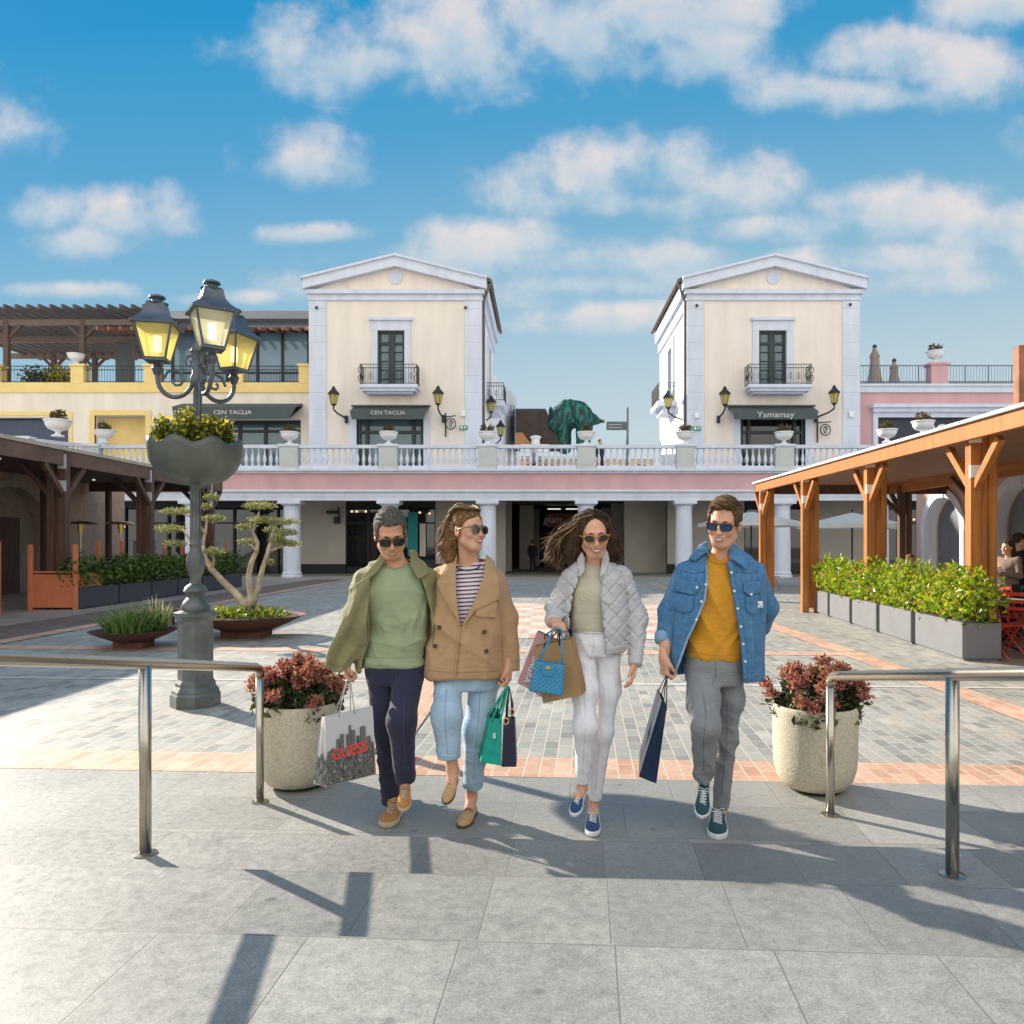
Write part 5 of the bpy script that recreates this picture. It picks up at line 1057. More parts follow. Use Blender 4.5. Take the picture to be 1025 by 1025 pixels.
# ================================================================ steel railings
def railing(p_far, far_top, d, label, n, base_z, side):
    t = thing('steel_railing', tuple(p_far), label, 'railing'); x0, y0 = p_far[0], p_far[1]; r = .026
    s_end = 3.7; g = .1775
    tops = lambda s: Vector((x0 + d * s, y0 - s, far_top + g * s))
    b = MB(); pts = [tops(0) + Vector((0, 0, -.055)), tops(0) + Vector((0, -.006, -.022)), tops(0) + Vector((0, -.022, -.006))]
    pts += [tops(.055), tops(.4)] + [tops(s) for s in np.linspace(.8, s_end, 6)]; b.tube(pts, r, 16); b.build('handrail', STEEL, t, smooth=True)
    for k in range(3):
        s = (0, 1.144, 3.3)[k]; q = tops(s); z0 = base_z[k]; b = MB(); b.tube([(q.x, q.y, z0), (q.x, q.y, q.z - (.0 if k else .05))], r * (1.0 if k else .9), 16); po = b.build('post', STEEL, t, smooth=True)
        b = MB(); b.lathe([(.05, 0), (.05, .006), (.03, .01)], (q.x, q.y, z0), 20); b.build('base_flange', STEEL, po)
railing((-1.673, 4.478, 0), .795, -.067, 'brushed steel stair railing on the left', 3, [0, .16, .48], -1)
railing((1.61, 4.263, 0), .782, .061, 'brushed steel stair railing on the right', 3, [0, .16, .48], 1)
# ================================================================ green animal sculpture beyond the terrace (fibreglass, abstract hunched animal)
# ================================================================ implicit modelling (for people, bags, sculpture)
f32 = np.float32
def V3(a): return np.array(a, dtype=f32)
def rc(p, a, b, ra, rb):
    a = V3(a); b = V3(b); ba = b - a; pa = p - a; h = np.clip((pa @ ba) / max(1e-9, float(ba @ ba)), 0, 1)
    return np.linalg.norm(pa - h[:, None] * ba, axis=1) - (ra + (rb - ra) * h)
def ell(p, c, r):
    q = p - V3(c); r = V3(r); k0 = np.linalg.norm(q / r, axis=1); k1 = np.linalg.norm(q / (r * r), axis=1) + 1e-9; return k0 * (k0 - 1) / k1
def rbox(p, c, h, r):
    q = np.abs(p - V3(c)) - V3(h) + r; return np.linalg.norm(np.maximum(q, 0), axis=1) + np.minimum(q.max(1), 0) - r
def smin(a, b, k):
    h = np.maximum(k - np.abs(a - b), 0) / k; return np.minimum(a, b) - h * h * k * .25
def smax(a, b, k): return -smin(-a, -b, k)
def chain(p, pts, rs, k=.02):
    d = None
    for i in range(len(pts) - 1):
        e = rc(p, pts[i], pts[i + 1], rs[i], rs[i + 1]); d = e if d is None else smin(d, e, k)
    return d
def poly2(x, z, poly):
    P_ = np.array(poly, dtype=f32); n = len(P_); d = np.full(x.shape, 1e9, f32); s = np.ones(x.shape, f32)
    for i in range(n):
        a = P_[i]; b = P_[i - 1]; ex, ez = b - a; wx, wz = x - a[0], z - a[1]; t = np.clip((wx * ex + wz * ez) / (ex * ex + ez * ez + 1e-12), 0, 1)
        d = np.minimum(d, (wx - ex * t) ** 2 + (wz - ez * t) ** 2)
        c1 = z >= a[1]; c2 = z < b[1]; c3 = ex * wz > ez * wx
        s = np.where((c1 & c2 & c3) | (~c1 & ~c2 & ~c3), -s, s)
    return s * np.sqrt(d)
def fold(p, d, f, amp, seed=0, warp=.6, f2=5):
    r = np.random.RandomState(seed); w1 = V3(r.normal(size=3)) * f2; w2 = V3(r.normal(size=3)) * f2 * 1.7
    ph = p @ V3(d) * f + warp * 3 * np.sin(p @ w1 + r.uniform(0, 6)) + warp * 1.5 * np.sin(p @ w2 + r.uniform(0, 6))
    w3 = V3(r.normal(size=3)) * f2 * 1.3; env = np.clip(.45 + .75 * np.sin(p @ w3 + 1.3), 0, 1)
    return 2.3 * amp * (np.abs(np.sin(ph)) ** .8 - .62) * env
def surf_arrays(fn, lo, hi, h, c=6, margin=1.7):
    lo = np.array(lo, f32); hi = np.array(hi, f32); nb = np.ceil((hi - lo) / (h * c)).astype(int) + 1; n = nb * c
    bc = [lo[i] + (np.arange(nb[i]) + .5) * c * h for i in range(3)]
    G_ = np.stack(np.meshgrid(*bc, indexing='ij'), -1).reshape(-1, 3).astype(f32)
    dc = fn(G_).astype(f32); keep = np.abs(dc) < .87 * c * h * margin
    D = np.repeat(np.repeat(np.repeat(dc.reshape(nb), c, 0), c, 1), c, 2)
    ki = np.argwhere(keep.reshape(nb)); off = np.stack(np.meshgrid(*[np.arange(c)] * 3, indexing='ij'), -1).reshape(-1, 3)
    for s in range(0, len(ki), 3000):
        idx = (ki[s:s + 3000, None, :] * c + off[None]).reshape(-1, 3); D[idx[:, 0], idx[:, 1], idx[:, 2]] = fn((lo + idx * h).astype(f32))
    S_ = D < 0
    S_[0] = S_[-1] = False; S_[:, 0] = S_[:, -1] = False; S_[:, :, 0] = S_[:, :, -1] = False
    D = np.where(S_ == (D < 0), D, np.abs(D))
    cnt = np.zeros(n - 1, np.uint8)
    for a in (0, 1):
        for b in (0, 1):
            for e in (0, 1): cnt += S_[a:n[0] - 1 + a, b:n[1] - 1 + b, e:n[2] - 1 + e]
    act = np.argwhere((cnt > 0) & (cnt < 8)); 
    if len(act) == 0: return np.zeros((0, 3)), np.zeros((0, 4), int)
    ids = np.full(n - 1, -1, np.int64); ids[act[:, 0], act[:, 1], act[:, 2]] = np.arange(len(act))
    acc = np.zeros((len(act), 3)); num = np.zeros(len(act))
    corners = [(a, b, e) for a in (0, 1) for b in (0, 1) for e in (0, 1)]
    for i, ca in enumerate(corners):
        for cb in corners[i + 1:]:
            if sum(abs(x - y) for x, y in zip(ca, cb)) != 1: continue
            A_ = act + ca; B_ = act + cb; da = D[A_[:, 0], A_[:, 1], A_[:, 2]]; db = D[B_[:, 0], B_[:, 1], B_[:, 2]]
            m = (da < 0) != (db < 0); t = np.where(m, da / np.where(m, da - db, 1), 0)[:, None]
            acc += np.where(m[:, None], A_ + (B_ - A_) * t, 0); num += m
    V = lo + (acc / num[:, None]) * h
    Q = []
    for ax in range(3):
        o = [x for x in range(3) if x != ax]; sl0 = [slice(1, n[i] - 1) for i in range(3)]; sl1 = list(sl0); sl0[ax] = slice(0, n[ax] - 1); sl1[ax] = slice(1, n[ax])
        a = S_[tuple(sl0)]; b = S_[tuple(sl1)]; e = np.argwhere(a != b)
        if len(e) == 0: continue
        base = e.copy(); base[:, o[0]] += 1; base[:, o[1]] += 1
        flip = a[e[:, 0], e[:, 1], e[:, 2]]
        def cell(d0, d1):
            c_ = base.copy(); c_[:, o[0]] -= d0; c_[:, o[1]] -= d1; return ids[c_[:, 0], c_[:, 1], c_[:, 2]]
        q = np.stack([cell(0, 0), cell(1, 0), cell(1, 1), cell(0, 1)], 1)
        if ax == 1: flip = ~flip
        q[~flip] = q[~flip][:, ::-1]; Q.append(q)
    Q = np.concatenate(Q); Q = Q[(Q >= 0).all(1)]
    return V, Q[:, ::-1] if False else Q
def surf(name, fn, lo, hi, h, m, parent, extra=()):
    V, Q = surf_arrays(fn, lo, hi, h)
    for (V2, Q2) in extra: Q = np.concatenate([Q, Q2 + len(V)]); V = np.concatenate([V, V2])
    return link(name, V, Q, m, parent, True)
class Fr:
    def __init__(s, o, R, k=1.0): s.o = V3(o); s.R = np.array(R, f32); s.k = k
    def to(s, p): return (p - s.o) @ s.R / s.k          # world -> local  (columns of R are local axes)
    def fr(s, q): return Vector((s.o + s.R @ V3(q) * s.k).tolist())
def headR(yaw, pitch, roll):
    return np.array(Matrix.Rotation(radians(yaw), 3, 'Z') @ Matrix.Rotation(radians(pitch), 3, 'X') @ Matrix.Rotation(radians(roll), 3, 'Y'))
def head_sdf(q, sex='m', sm=1.0):
    f = sex == 'f'; x = np.abs(q[:, 0]); m = np.stack([x, q[:, 1], q[:, 2]], 1)
    d = ell(m, (0, .015, .04), (.074, .093, .082))
    d = smin(d, ell(m, (0, -.022, -.035), (.058 if f else .062, .064, .074)), .03)
    d = smin(d, ell(m, (0, -.05, -.095), (.026 if f else .034, .03, .024)), .03)
    d = smin(d, rc(m, (.052, .0, -.06), (.02, -.055, -.1), .012 if f else .017, .014), .03)
    d = smin(d, ell(m, (0, -.068, .022), (.05, .018, .012)), .02)
    d = smin(d, ell(m, (.040, -.060, -.030), (.023, .024, .021)), .016)
    d = smax(d, -ell(m, (.03, -.098, -.004), (.02, .02, .013)), .015)
    d = smin(d, rc(m, (0, -.083, .0), (0, -.107, -.033), .007, .0105), .014)
    d = smin(d, ell(m, (.011, -.096, -.036), (.008, .01, .007)), .008)
    d = smin(d, ell(m, (0, -.079, -.06), (.028, .016, .018)), .015)
    d = smax(d, -ell(m, (0, -.100, -.065), (.027 * sm, .012, .009 * sm)), .004)
    e = ell(m, (.078, .012, -.006), (.008, .019, .032)); e = smax(e, -ell(m, (.088, .008, -.003), (.007, .011, .019)), .006)
    return smin(d, e, .008)
SKINS = {}
def tufts(o, fr, m, parent, n, L, seed, dirl=(0, .9, -.1), w=.0016):
    rs = np.random.RandomState(seed); me = o.data; nv = len(me.vertices); co = np.empty(nv * 3); me.vertices.foreach_get('co', co); no = np.empty(nv * 3); me.vertices.foreach_get('normal', no)
    co = co.reshape(-1, 3) + np.array(ORG[parent.name]); no = no.reshape(-1, 3); i = rs.randint(0, nv, n); c = co[i] - no[i] * .002; nn = no[i]; d = np.array(fr.R, float) @ np.array(dirl); d = d[None] + rs.normal(size=(n, 3)) * .35 + nn * .12
    d /= np.linalg.norm(d, axis=1)[:, None]; s_ = np.cross(d, nn); s_ /= np.linalg.norm(s_, axis=1)[:, None] + 1e-6; l = L * rs.uniform(.5, 1.2, (n, 1)); V = np.stack([c - s_ * w, c + s_ * w, c + d * l], 1).reshape(-1, 3); Fc = np.arange(n * 3).reshape(n, 3)
    return link('hair_tufts', V, Fc, m, o)
def skinmat(name, col):
    m = mat(name, col, .46, 0, .13, 11, .25, 260, .0012); b = m.node_tree.nodes['Principled BSDF']; b.inputs['Subsurface Weight'].default_value = .15; b.inputs['Subsurface Radius'].default_value = (.01, .004, .002); b.inputs['Subsurface Scale'].default_value = 1; return m
LIP = mat('lip', (.42, .13, .11), .4, 0, .05, 30, 0); LIPM = mat('lip_natural', (.45, .2, .16), .5, 0, .05, 30, 0); TEETH = mat('teeth_white', (.8, .78, .72), .3, 0, 0, 5, 0)
def face_parts(fr, parent, sex, brow, thick=1):
    sm = getattr(fr, 'sm', 1.0)
    b = MB(); lm_ = LIP if sex == 'f' else LIPM
    up = [(-.033, -.079, -.053), (-.018, -.093, -.0575), (-.006, -.0985, -.059), (0, -.0985, -.0598), (.006, -.0985, -.059), (.018, -.093, -.0575), (.033, -.079, -.053)]
    lo_ = [(-.033, -.079, -.053), (-.021, -.09, -.067), (-.009, -.096, -.075), (0, -.097, -.0765), (.009, -.096, -.075), (.021, -.09, -.067), (.033, -.079, -.053)]
    r = [.0012, .0026, .0034, .0026, .0034, .0026, .0012]; r2 = [.0012, .003, .0042, .0045, .0042, .003, .0012]; kk = fr.k * (1.15 if sex == 'f' else .8)
    SC = lambda p: (p[0] * (.4 + .6 * sm), p[1], -.062 + (p[2] + .062) * (.25 + .75 * sm))
    b.tube([fr.fr(SC(p)) for p in up], [x * kk for x in r], 8); b.tube([fr.fr(SC(p)) for p in lo_], [x * kk for x in r2], 8); b.build('lips', lm_, parent, smooth=True)
    b = MB(); n = 9; vs = []
    for i in range(n): a = -1 + 2 * i / (n - 1); X = .027 * a; Y = -.0965 + .012 * a * a; vs += [fr.fr(SC((X, Y, -.059 + .002 * a * a))), fr.fr(SC((X, Y, -.0725 + .013 * a * a)))]
    b.add(vs, [(2 * i, 2 * i + 1, 2 * i + 3, 2 * i + 2) for i in range(n - 1)]); b.build('teeth', TEETH, parent, smooth=True)
    for s in (-1, 1):
        b = MB(); b.tube([fr.fr((s * .014, -.087, .0205)), fr.fr((s * .03, -.0835, .024)), fr.fr((s * .047, -.070, .0195))], [.003 * thick, .0038 * thick, .0015], 6); b.build('eyebrow', brow, parent, smooth=True)
def sunglasses(fr, parent, frame, lens, w_, h_, shape=2.5, z0=-.002, tilt=0, brow_bar=False, fr_r=.0026):
    g = MB(); ls = []
    fz_ = lambda x: -.103 + .32 * x * x / .05 * .35
    for s in (-1, 1):
        cx = s * (w_ + .009); ring = []
        for k in range(28):
            a = 2 * pi * k / 28; ca, sa = cos(a), sin(a); X = cx + w_ * np.sign(ca) * abs(ca) ** (2 / shape); Z = z0 + h_ * np.sign(sa) * abs(sa) ** (2 / shape) + tilt * s * (X - cx) 
            ring.append((X, fz_(X), Z))
        ls.append(ring); g.tube([fr.fr(p) for p in ring] + [fr.fr(ring[0])], fr_r * fr.k, 6)
        g.tube([fr.fr((s * (2 * w_ + .007), fz_(2 * w_ + .007), z0 + h_ * .5)), fr.fr((s * .078, -.055, z0 + h_ * .5)), fr.fr((s * .082, .0, z0 + h_ * .35)), fr.fr((s * .08, .02, z0 - .006))], [.004 * fr.k, .0035 * fr.k, .003 * fr.k, .0025 * fr.k], 6)
    g.tube([fr.fr((-.01, fz_(.01), z0 + h_ * .35)), fr.fr((0, -.106, z0 + h_ * .5)), fr.fr((.01, fz_(.01), z0 + h_ * .35))], .0028 * fr.k, 6)
    if brow_bar: g.tube([fr.fr((x, fz_(x) - .001, z0 + h_)) for x in np.linspace(-2 * w_ - .008, 2 * w_ + .008, 9)], .0035 * fr.k, 6)
    o = g.build('sunglasses', frame, parent, smooth=True)
    for ring in ls:
        b = MB(); c = np.mean(ring, 0); c[1] -= .003; vs = [fr.fr(c)] + [fr.fr(p) for p in ring]; n = len(ring); b.add(vs, [(0, 1 + k, 1 + (k + 1) % n) for k in range(n)]); b.build('lens', lens, o, smooth=True)
def hand_arrays(wrist, d, nrm, curl=(70, 85, 50), k=1.0, flip=1, h=.0023, spread=0, thumb='grip'):
    d = Vector(d).normalized(); nrm = Vector(nrm); nrm = (nrm - d * nrm.dot(d)).normalized(); x = nrm.cross(d) * flip
    fr = Fr(wrist, np.array([list(x), list(nrm), list(d)]).T, k)
    segs = []
    for i, (fx_, L, bz) in enumerate(((.0285, .072, .086), (.0098, .08, .09), (-.009, .075, .088), (-.0265, .06, .082))):
        p0 = Vector((fx_, 0, bz)); a = 0; pts = [p0]; sp = spread * (1.5 - i) * .05
        for j, fr_ in enumerate((.46, .31, .23)):
            a += radians(curl[j] * (1 + .06 * (i - 1.5))); dd = Vector((sp, sin(a), cos(a))).normalized(); pts.append(pts[-1] + dd * L * fr_)
        segs.append((pts, [.0095, .0088, .0078, .0068] if i < 3 else [.0085, .0076, .007, .006]))
    th = [(.026, .002, .018), (.044, .014, .045), (.040, .03, .068), (.026, .040, .078)] if thumb == 'grip' else [(.026, .002, .018), (.046, .01, .048), (.052, .018, .075), (.052, .024, .092)]
    segs.append(([Vector(t) for t in th], [.014, .0115, .0095, .008]))
    def fn(p):
        q = fr.to(p); D = rbox(q, (0, 0, .046), (.038, .0135, .045), .0125); D = smin(D, rc(q, (0, 0, -.04), (0, 0, .01), .022, .025), .03)
        D = smin(D, ell(q, (.022, .009, .03), (.018, .012, .026)), .01)
        for pts, rs in segs: D = smin(D, chain(q, [tuple(t) for t in pts], rs, .003), .005)
        return D * k
    c = V3(wrist); return surf_arrays(fn, c - .21 * k, c + .21 * k, h)
def shoe(parent, heel, toe, kind, cols, wid=1.0, upv=(0, 0, 1)):
    H_ = Vector(heel); T = Vector(toe); ax = T - H_; L = ax.length; yl = -ax.normalized(); up = Vector(upv); xl = (yl.cross(up)).normalized(); zl = xl.cross(yl); k = L / .29
    fr = Fr(H_, np.array([list(xl), list(yl), list(zl)]).T, k); w_ = wid
    def outl(q, g=0):
        yy = -q[:, 1]; hw = np.interp(yy, [-.005, .02, .06, .12, .19, .24, .275, .292], [.012, .03, .034, .036, .048, .044, .028, .006]).astype(f32) * w_
        return np.abs(q[:, 0] - np.interp(yy, [0, .15, .29], [0, 0, 0])) - hw - g
    st = .028 if kind != 'loafer' else .016
    def up_(p):
        q = fr.to(p); yy = -q[:, 1]
        top = np.interp(yy, [0, .03, .085, .12, .2, .26, .29], [.085, .092, .088, .082, .06, .05, .03] if kind != 'loafer' else [.058, .062, .058, .06, .052, .045, .028]).astype(f32)
        if kind == 'boot': top = np.where(yy < .12, top + .035, top)
        D = smax(outl(q, -.002), (q[:, 2] - top), .035); D = smax(D, .012 - q[:, 2], .006); D = smax(D, np.maximum(-.004 - yy, yy - .29), .01)
        D = np.maximum(D, -rc(q, (0, -.045, .2), (0, -.045, .075 if kind != 'loafer' else .05), .026, .022))
        return D * k
    b0 = np.array(H_) - .35; b1 = np.array(H_) + .35
    s = surf('shoe', up_, b0, b1, .0035, cols[0], parent)
    def sole(p):
        q = fr.to(p); D = smax(outl(q, .003), np.abs(q[:, 2] - st / 2) - st / 2, .006); return smax(D, np.maximum(-.008 - (-q[:, 1]), (-q[:, 1]) - .296), .01) * k
    surf('sole', sole, b0, b1, .0035, cols[1], s)
    b = MB()
    if kind in ('sneaker', 'boot'):
        for i in range(5):
            yy = .115 + i * .02; zt = np.interp(yy, [.08, .12, .2, .26], [.09, .084, .064, .05]) + .004 + (.02 if kind == 'boot' and yy < .13 else 0); wx = .022
            b.tube([fr.fr((-wx, -yy, zt - .006)), fr.fr((0, -yy - .004, zt + .001)), fr.fr((wx, -yy, zt - .006))], .0042 * k, 6)
            b.tube([fr.fr((-wx, -yy, zt - .006)), fr.fr((wx, -yy - .02, zt - .01))], .0035 * k, 6)
        for s_ in (-1, 1): b.tube([fr.fr((0, -.11, .094)), fr.fr((s_ * .03, -.10, .1)), fr.fr((s_ * .035, -.125, .085)), fr.fr((s_ * .01, -.115, .09))], .003 * k, 5)
        b.build('laces', cols[2], s, smooth=True)
    else:
        b.tube([fr.fr((-.03, -.135, .045)), fr.fr((-.012, -.14, .065)), fr.fr((.012, -.14, .065)), fr.fr((.03, -.135, .045))], .004 * k, 6)
        for s_ in (-1, 1): b.tube([fr.fr((0, -.14, .067)), fr.fr((s_ * .014, -.15, .07)), fr.fr((s_ * .016, -.135, .069)), fr.fr((0, -.14, .067))], .0028 * k, 5)
        b.build('laces', cols[2], s, smooth=True)
    if kind == 'sneaker':
        # side stripe
        for s_ in (-1, 1):
            b = MB(); pts = [fr.fr((s_ * np.interp(y, [.05, .12, .19], [.035, .0375, .046]) * w_, -y, z)) for y, z in ((.04, .055), (.08, .05), (.11, .06), (.15, .04), (.19, .033))]; b.tube(pts, .0028 * k, 5); b.build('stripe', TEETH, s, smooth=True)
    return s
def strands(name, guides, n, m, parent, r=.0016, sp=.012, seed=0, wav=.003, nn=9):
    rs = np.random.RandomState(seed); b = MB()
    for i in range(n):
        t = rs.uniform(); gi = t * (len(guides) - 1); g0 = int(gi); g1 = min(g0 + 1, len(guides) - 1); w_ = gi - g0
        A_ = np.array(guides[g0]); B_ = np.array(guides[g1]); G_ = A_ * (1 - w_) + B_ * w_; off = rs.normal(size=3) * sp; m_ = len(G_); tt = np.linspace(0, m_ - 1, nn)
        pts = []; ph = rs.uniform(0, 6); end = rs.uniform(.82, 1)
        for j, s_ in enumerate(tt * end):
            a = int(min(s_, m_ - 2)); f_ = s_ - a; q = G_[a] * (1 - f_) + G_[a + 1] * f_; fr_ = j / (nn - 1)
            pts.append(Vector((q + off * (.35 + 1.0 * fr_) + wav * fr_ * np.array([sin(ph + s_ * 3), cos(ph * 1.3 + s_ * 2.6), sin(ph * 2 + s_ * 2)])).tolist()))
        rr = r * rs.uniform(.7, 1.4); b.tube(pts, [rr * 1.2] * (nn - 2) + [rr * .8, rr * .2], 5, cap=False)
    return b.build(name, m, parent, smooth=True)
def hairmat(name, c0, c1):
    m = mat(name, tuple((a + b) / 2 for a, b in zip(c0, c1)), .68, 0, .55, 60, .7, 200, .002, spec=.2); return m
def loft(p, rows, Yp, n=2.4, infl=0.0):
    z = np.array([CAMH - (r[0] - HY) * Yp / F for r in rows][::-1], f32); xl = np.array([(r[1] - CX) * Yp / F for r in rows][::-1]); xr = np.array([(r[2] - CX) * Yp / F for r in rows][::-1]); dp = np.array([r[3] for r in rows][::-1]); oy = np.array([(r[4] if len(r) > 4 else 0) for r in rows][::-1])
    cx = np.interp(p[:, 2], z, (xl + xr) / 2); a = np.interp(p[:, 2], z, (xr - xl) / 2) + infl; b = np.interp(p[:, 2], z, dp) + infl; cy = Yp + np.interp(p[:, 2], z, oy)
    r = (np.abs((p[:, 0] - cx) / a) ** n + np.abs((p[:, 1] - cy) / b) ** n) ** (1 / n); d = (r - 1) * np.minimum(a, b)
    return d.astype(f32), z[0], z[-1], cy
def PX(px, py, Y): return tuple(P(px, py, Y))
def wpoly(poly, Y): return [((x - CX) * Y / F, CAMH - (y - HY) * Y / F) for x, y in poly]
def planecut(p, o, d): return (p - V3(o)) @ V3(Vector(d).normalized())
def legs_fn(legs, hip_rows, Yp, zt_py, folds):
    def fn(p):
        D, z0, z1, cy = loft(p, hip_rows, Yp); D = smax(D, np.maximum(z0 - p[:, 2], p[:, 2] - z1), .02)
        for (pts, rs) in legs:
            Q = [PX(*q) for q in pts]; e = chain(p, Q, rs, .05); dr = Vector(Q[-1]) - Vector(Q[-2]); e = smax(e, planecut(p, Q[-1], dr), .008); D = smin(D, e, .014)
        for a in folds: D = D + fold(p, *a)
        return D
    return fn
def garment(rows, Yp, opening=None, yo=None, sleeves=(), hemcut=True, thick=.013, folds=(), neck=None, extra=None, quilt=0, k=.03, top_r=.03):
    def fn(p):
        D, z0, z1, cy = loft(p, rows, Yp); body = smax(D, np.maximum(z0 - p[:, 2], p[:, 2] - z1), top_r)
        f_ = 0
        for a in folds: f_ = f_ + fold(p, *a)
        if opening is not None:
            sh = np.maximum(body + f_, -(D + f_ + thick)); po = poly2(p[:, 0], p[:, 2], wpoly(opening, yo)); cut = np.maximum(po, p[:, 1] - cy); sh = smax(sh, -cut, .006)
        else: sh = body + f_
        out_ = sh
        for (pts, rs, cut) in sleeves:
            Q = [PX(*q) for q in pts]; e = chain(p, Q, rs, .04) + f_
            if cut: e = smax(e, planecut(p, Q[-1], Vector(Q[-1]) - Vector(Q[-2])), .008)
            out_ = smin(out_, e, k)
        if extra is not None: out_ = extra(p, out_, D, f_)
        if quilt:
            u = (p[:, 0] + p[:, 2] * 1.0) / quilt; v = (p[:, 0] - p[:, 2] * 1.0) / quilt; du = np.abs(u - np.round(u)) * quilt; dv = np.abs(v - np.round(v)) * quilt; out_ = out_ + .006 * np.exp(-(np.minimum(du, dv) / .007) ** 2) 
        return out_
    return fn
def panel(parent, name, rows, Yp, poly, yo, off, t, m, h=.0035, folds=(), back=False):
    W2 = wpoly(poly, yo); xs_ = [q[0] for q in W2]; zs_ = [q[1] for q in W2]
    def fn(p):
        D, z0, z1, cy = loft(p, rows, Yp)
        for a in folds: D = D + fold(p, *a)
        return smax(smax(poly2(p[:, 0], p[:, 2], W2), np.abs(D - off) - t, .003), (p[:, 1] - cy) if not back else -np.ones(len(p), f32), .002)
    return surf(name, fn, (min(xs_) - .02, Yp - .3, min(zs_) - .02), (max(xs_) + .02, Yp + .12, max(zs_) + .02), h, m, parent)
def onrows(rows, Yp, px, py, off=.006):
    Y = Yp - .12
    for _ in range(40):
        q = P(px, py, Y); D = float(loft(np.array([[q.x, q.y, q.z]], f32), rows, Yp)[0][0])
        if abs(D - off) < 5e-4: break
        Y -= (off - D) * .8
    return P(px, py, Y)
def buttons(parent, name, rows, Yp, pxs, r, m, off=.008):
    for (px, py) in pxs:
        q = onrows(rows, Yp, px, py, off); b = MB(); b.tube([q + Vector((0, .004, 0)), q + Vector((0, -.005, 0))], r, 12); b.build(name, m, parent, angle=40)
def frame_from(d, nrm): pass
# ================================================================ people
SK1 = skinmat('skin_tan', (.60, .30, .18)); SK2 = skinmat('skin_light', (.66, .35, .22))
def fabric(name, col, rough=.85, var=.07, ns=14, bump=.3, bs=220, cr=1.0):
    if name in MATS: return MATS[name]
    m = mat(name, col, rough, 0, var, ns, bump, bs, .0012, sheen=.1); t = m.node_tree; b = t.nodes['Principled BSDF']; bp0 = b.inputs['Normal'].links[0].from_node
    tc = N(t, 'ShaderNodeTexCoord'); mp = N(t, 'ShaderNodeMapping'); mp.inputs['Rotation'].default_value = (0, .7, 0); mp.inputs['Scale'].default_value = (1, 1, 2.1); lk(t, tc.outputs['Object'], mp.inputs[0])
    n = N(t, 'ShaderNodeTexNoise'); n.inputs['Scale'].default_value = 4.5; n.inputs['Detail'].default_value = 1.5; n.inputs['Roughness'].default_value = .5; n.inputs['Distortion'].default_value = 1.6; lk(t, mp.outputs[0], n.inputs['Vector'])
    h = mth(t, 'POWER', mth(t, 'ABSOLUTE', mth(t, 'MULTIPLY', mth(t, 'SUBTRACT', n.outputs[0], .5), 3.0)), .8)
    bp = N(t, 'ShaderNodeBump'); bp.inputs['Strength'].default_value = .16 * cr; bp.inputs['Distance'].default_value = .03; lk(t, h, bp.inputs['Height']); lk(t, bp.outputs[0], bp0.inputs['Normal']); return m
OLIVE = fabric('olive_twill', (.225, .21, .10)); SAGE = fabric('sage_jersey', (.30, .355, .215)); NAVY = fabric('navy_chino', (.018, .02, .05)); SUEDE = fabric('tan_suede', (.42, .19, .055)); SUEDEL = fabric('beige_suede', (.52, .33, .15)); CREP = fabric('pale_sole', (.5, .4, .28)); DSOLE = fabric('dark_sole', (.08, .05, .03))
TAN = fabric('camel_cotton', (.43, .27, .14)); LJEAN = fabric('light_blue_denim', (.36, .50, .63), var=.16, ns=9); WJEAN = fabric('white_denim', (.80, .79, .83), cr=.6); GREYC = fabric('grey_chino', (.24, .25, .265)); MUST = fabric('mustard_jersey', (.60, .27, .015)); DENIM = fabric('blue_denim', (.06, .18, .34), var=.22, ns=40); QUILT = fabric('pale_grey_satin', (.50, .49, .50), rough=.5); BEIGEK = fabric('beige_knit', (.50, .45, .34)); WHT = fabric('white_cotton', (.75, .75, .75))
NAVYS = fabric('navy_canvas', (.02, .07, .18)); GRNS = fabric('deep_green_suede', (.015, .065, .08)); WRUB = mat('white_rubber', (.75, .75, .74), .5, 0, .03)
BLKP = mat('black_acetate', (.012, .012, .012), .2); LENS = mat('dark_lens', (.01, .01, .012), .06, 0, .1, 5, 0, spec=.8); LENSB = mat('blue_mirror_lens', (.01, .04, .12), .06, .3, .1, 5, 0, spec=.9); TORT = mat('amber_tortoise', (.45, .2, .03), .2, 0, .5, 60, 0)
H_GREY = hairmat('salt_pepper_hair', (.014, .013, .012), (.16, .145, .13)); H_BR = hairmat('brown_hair', (.05, .025, .012), (.24, .13, .05)); H_DK = hairmat('dark_brown_hair', (.018, .010, .007), (.10, .055, .03)); H_MB = hairmat('mid_brown_hair', (.04, .022, .012), (.16, .09, .04)); BROW = mat('brow_dark', (.03, .018, .012), .8, 0, .2, 20, 0)
HL = mat('hair_pale_streak', (.30, .19, .09), .4, 0, .3, 30, 0)  # paler brown strands mixed into the women's hair
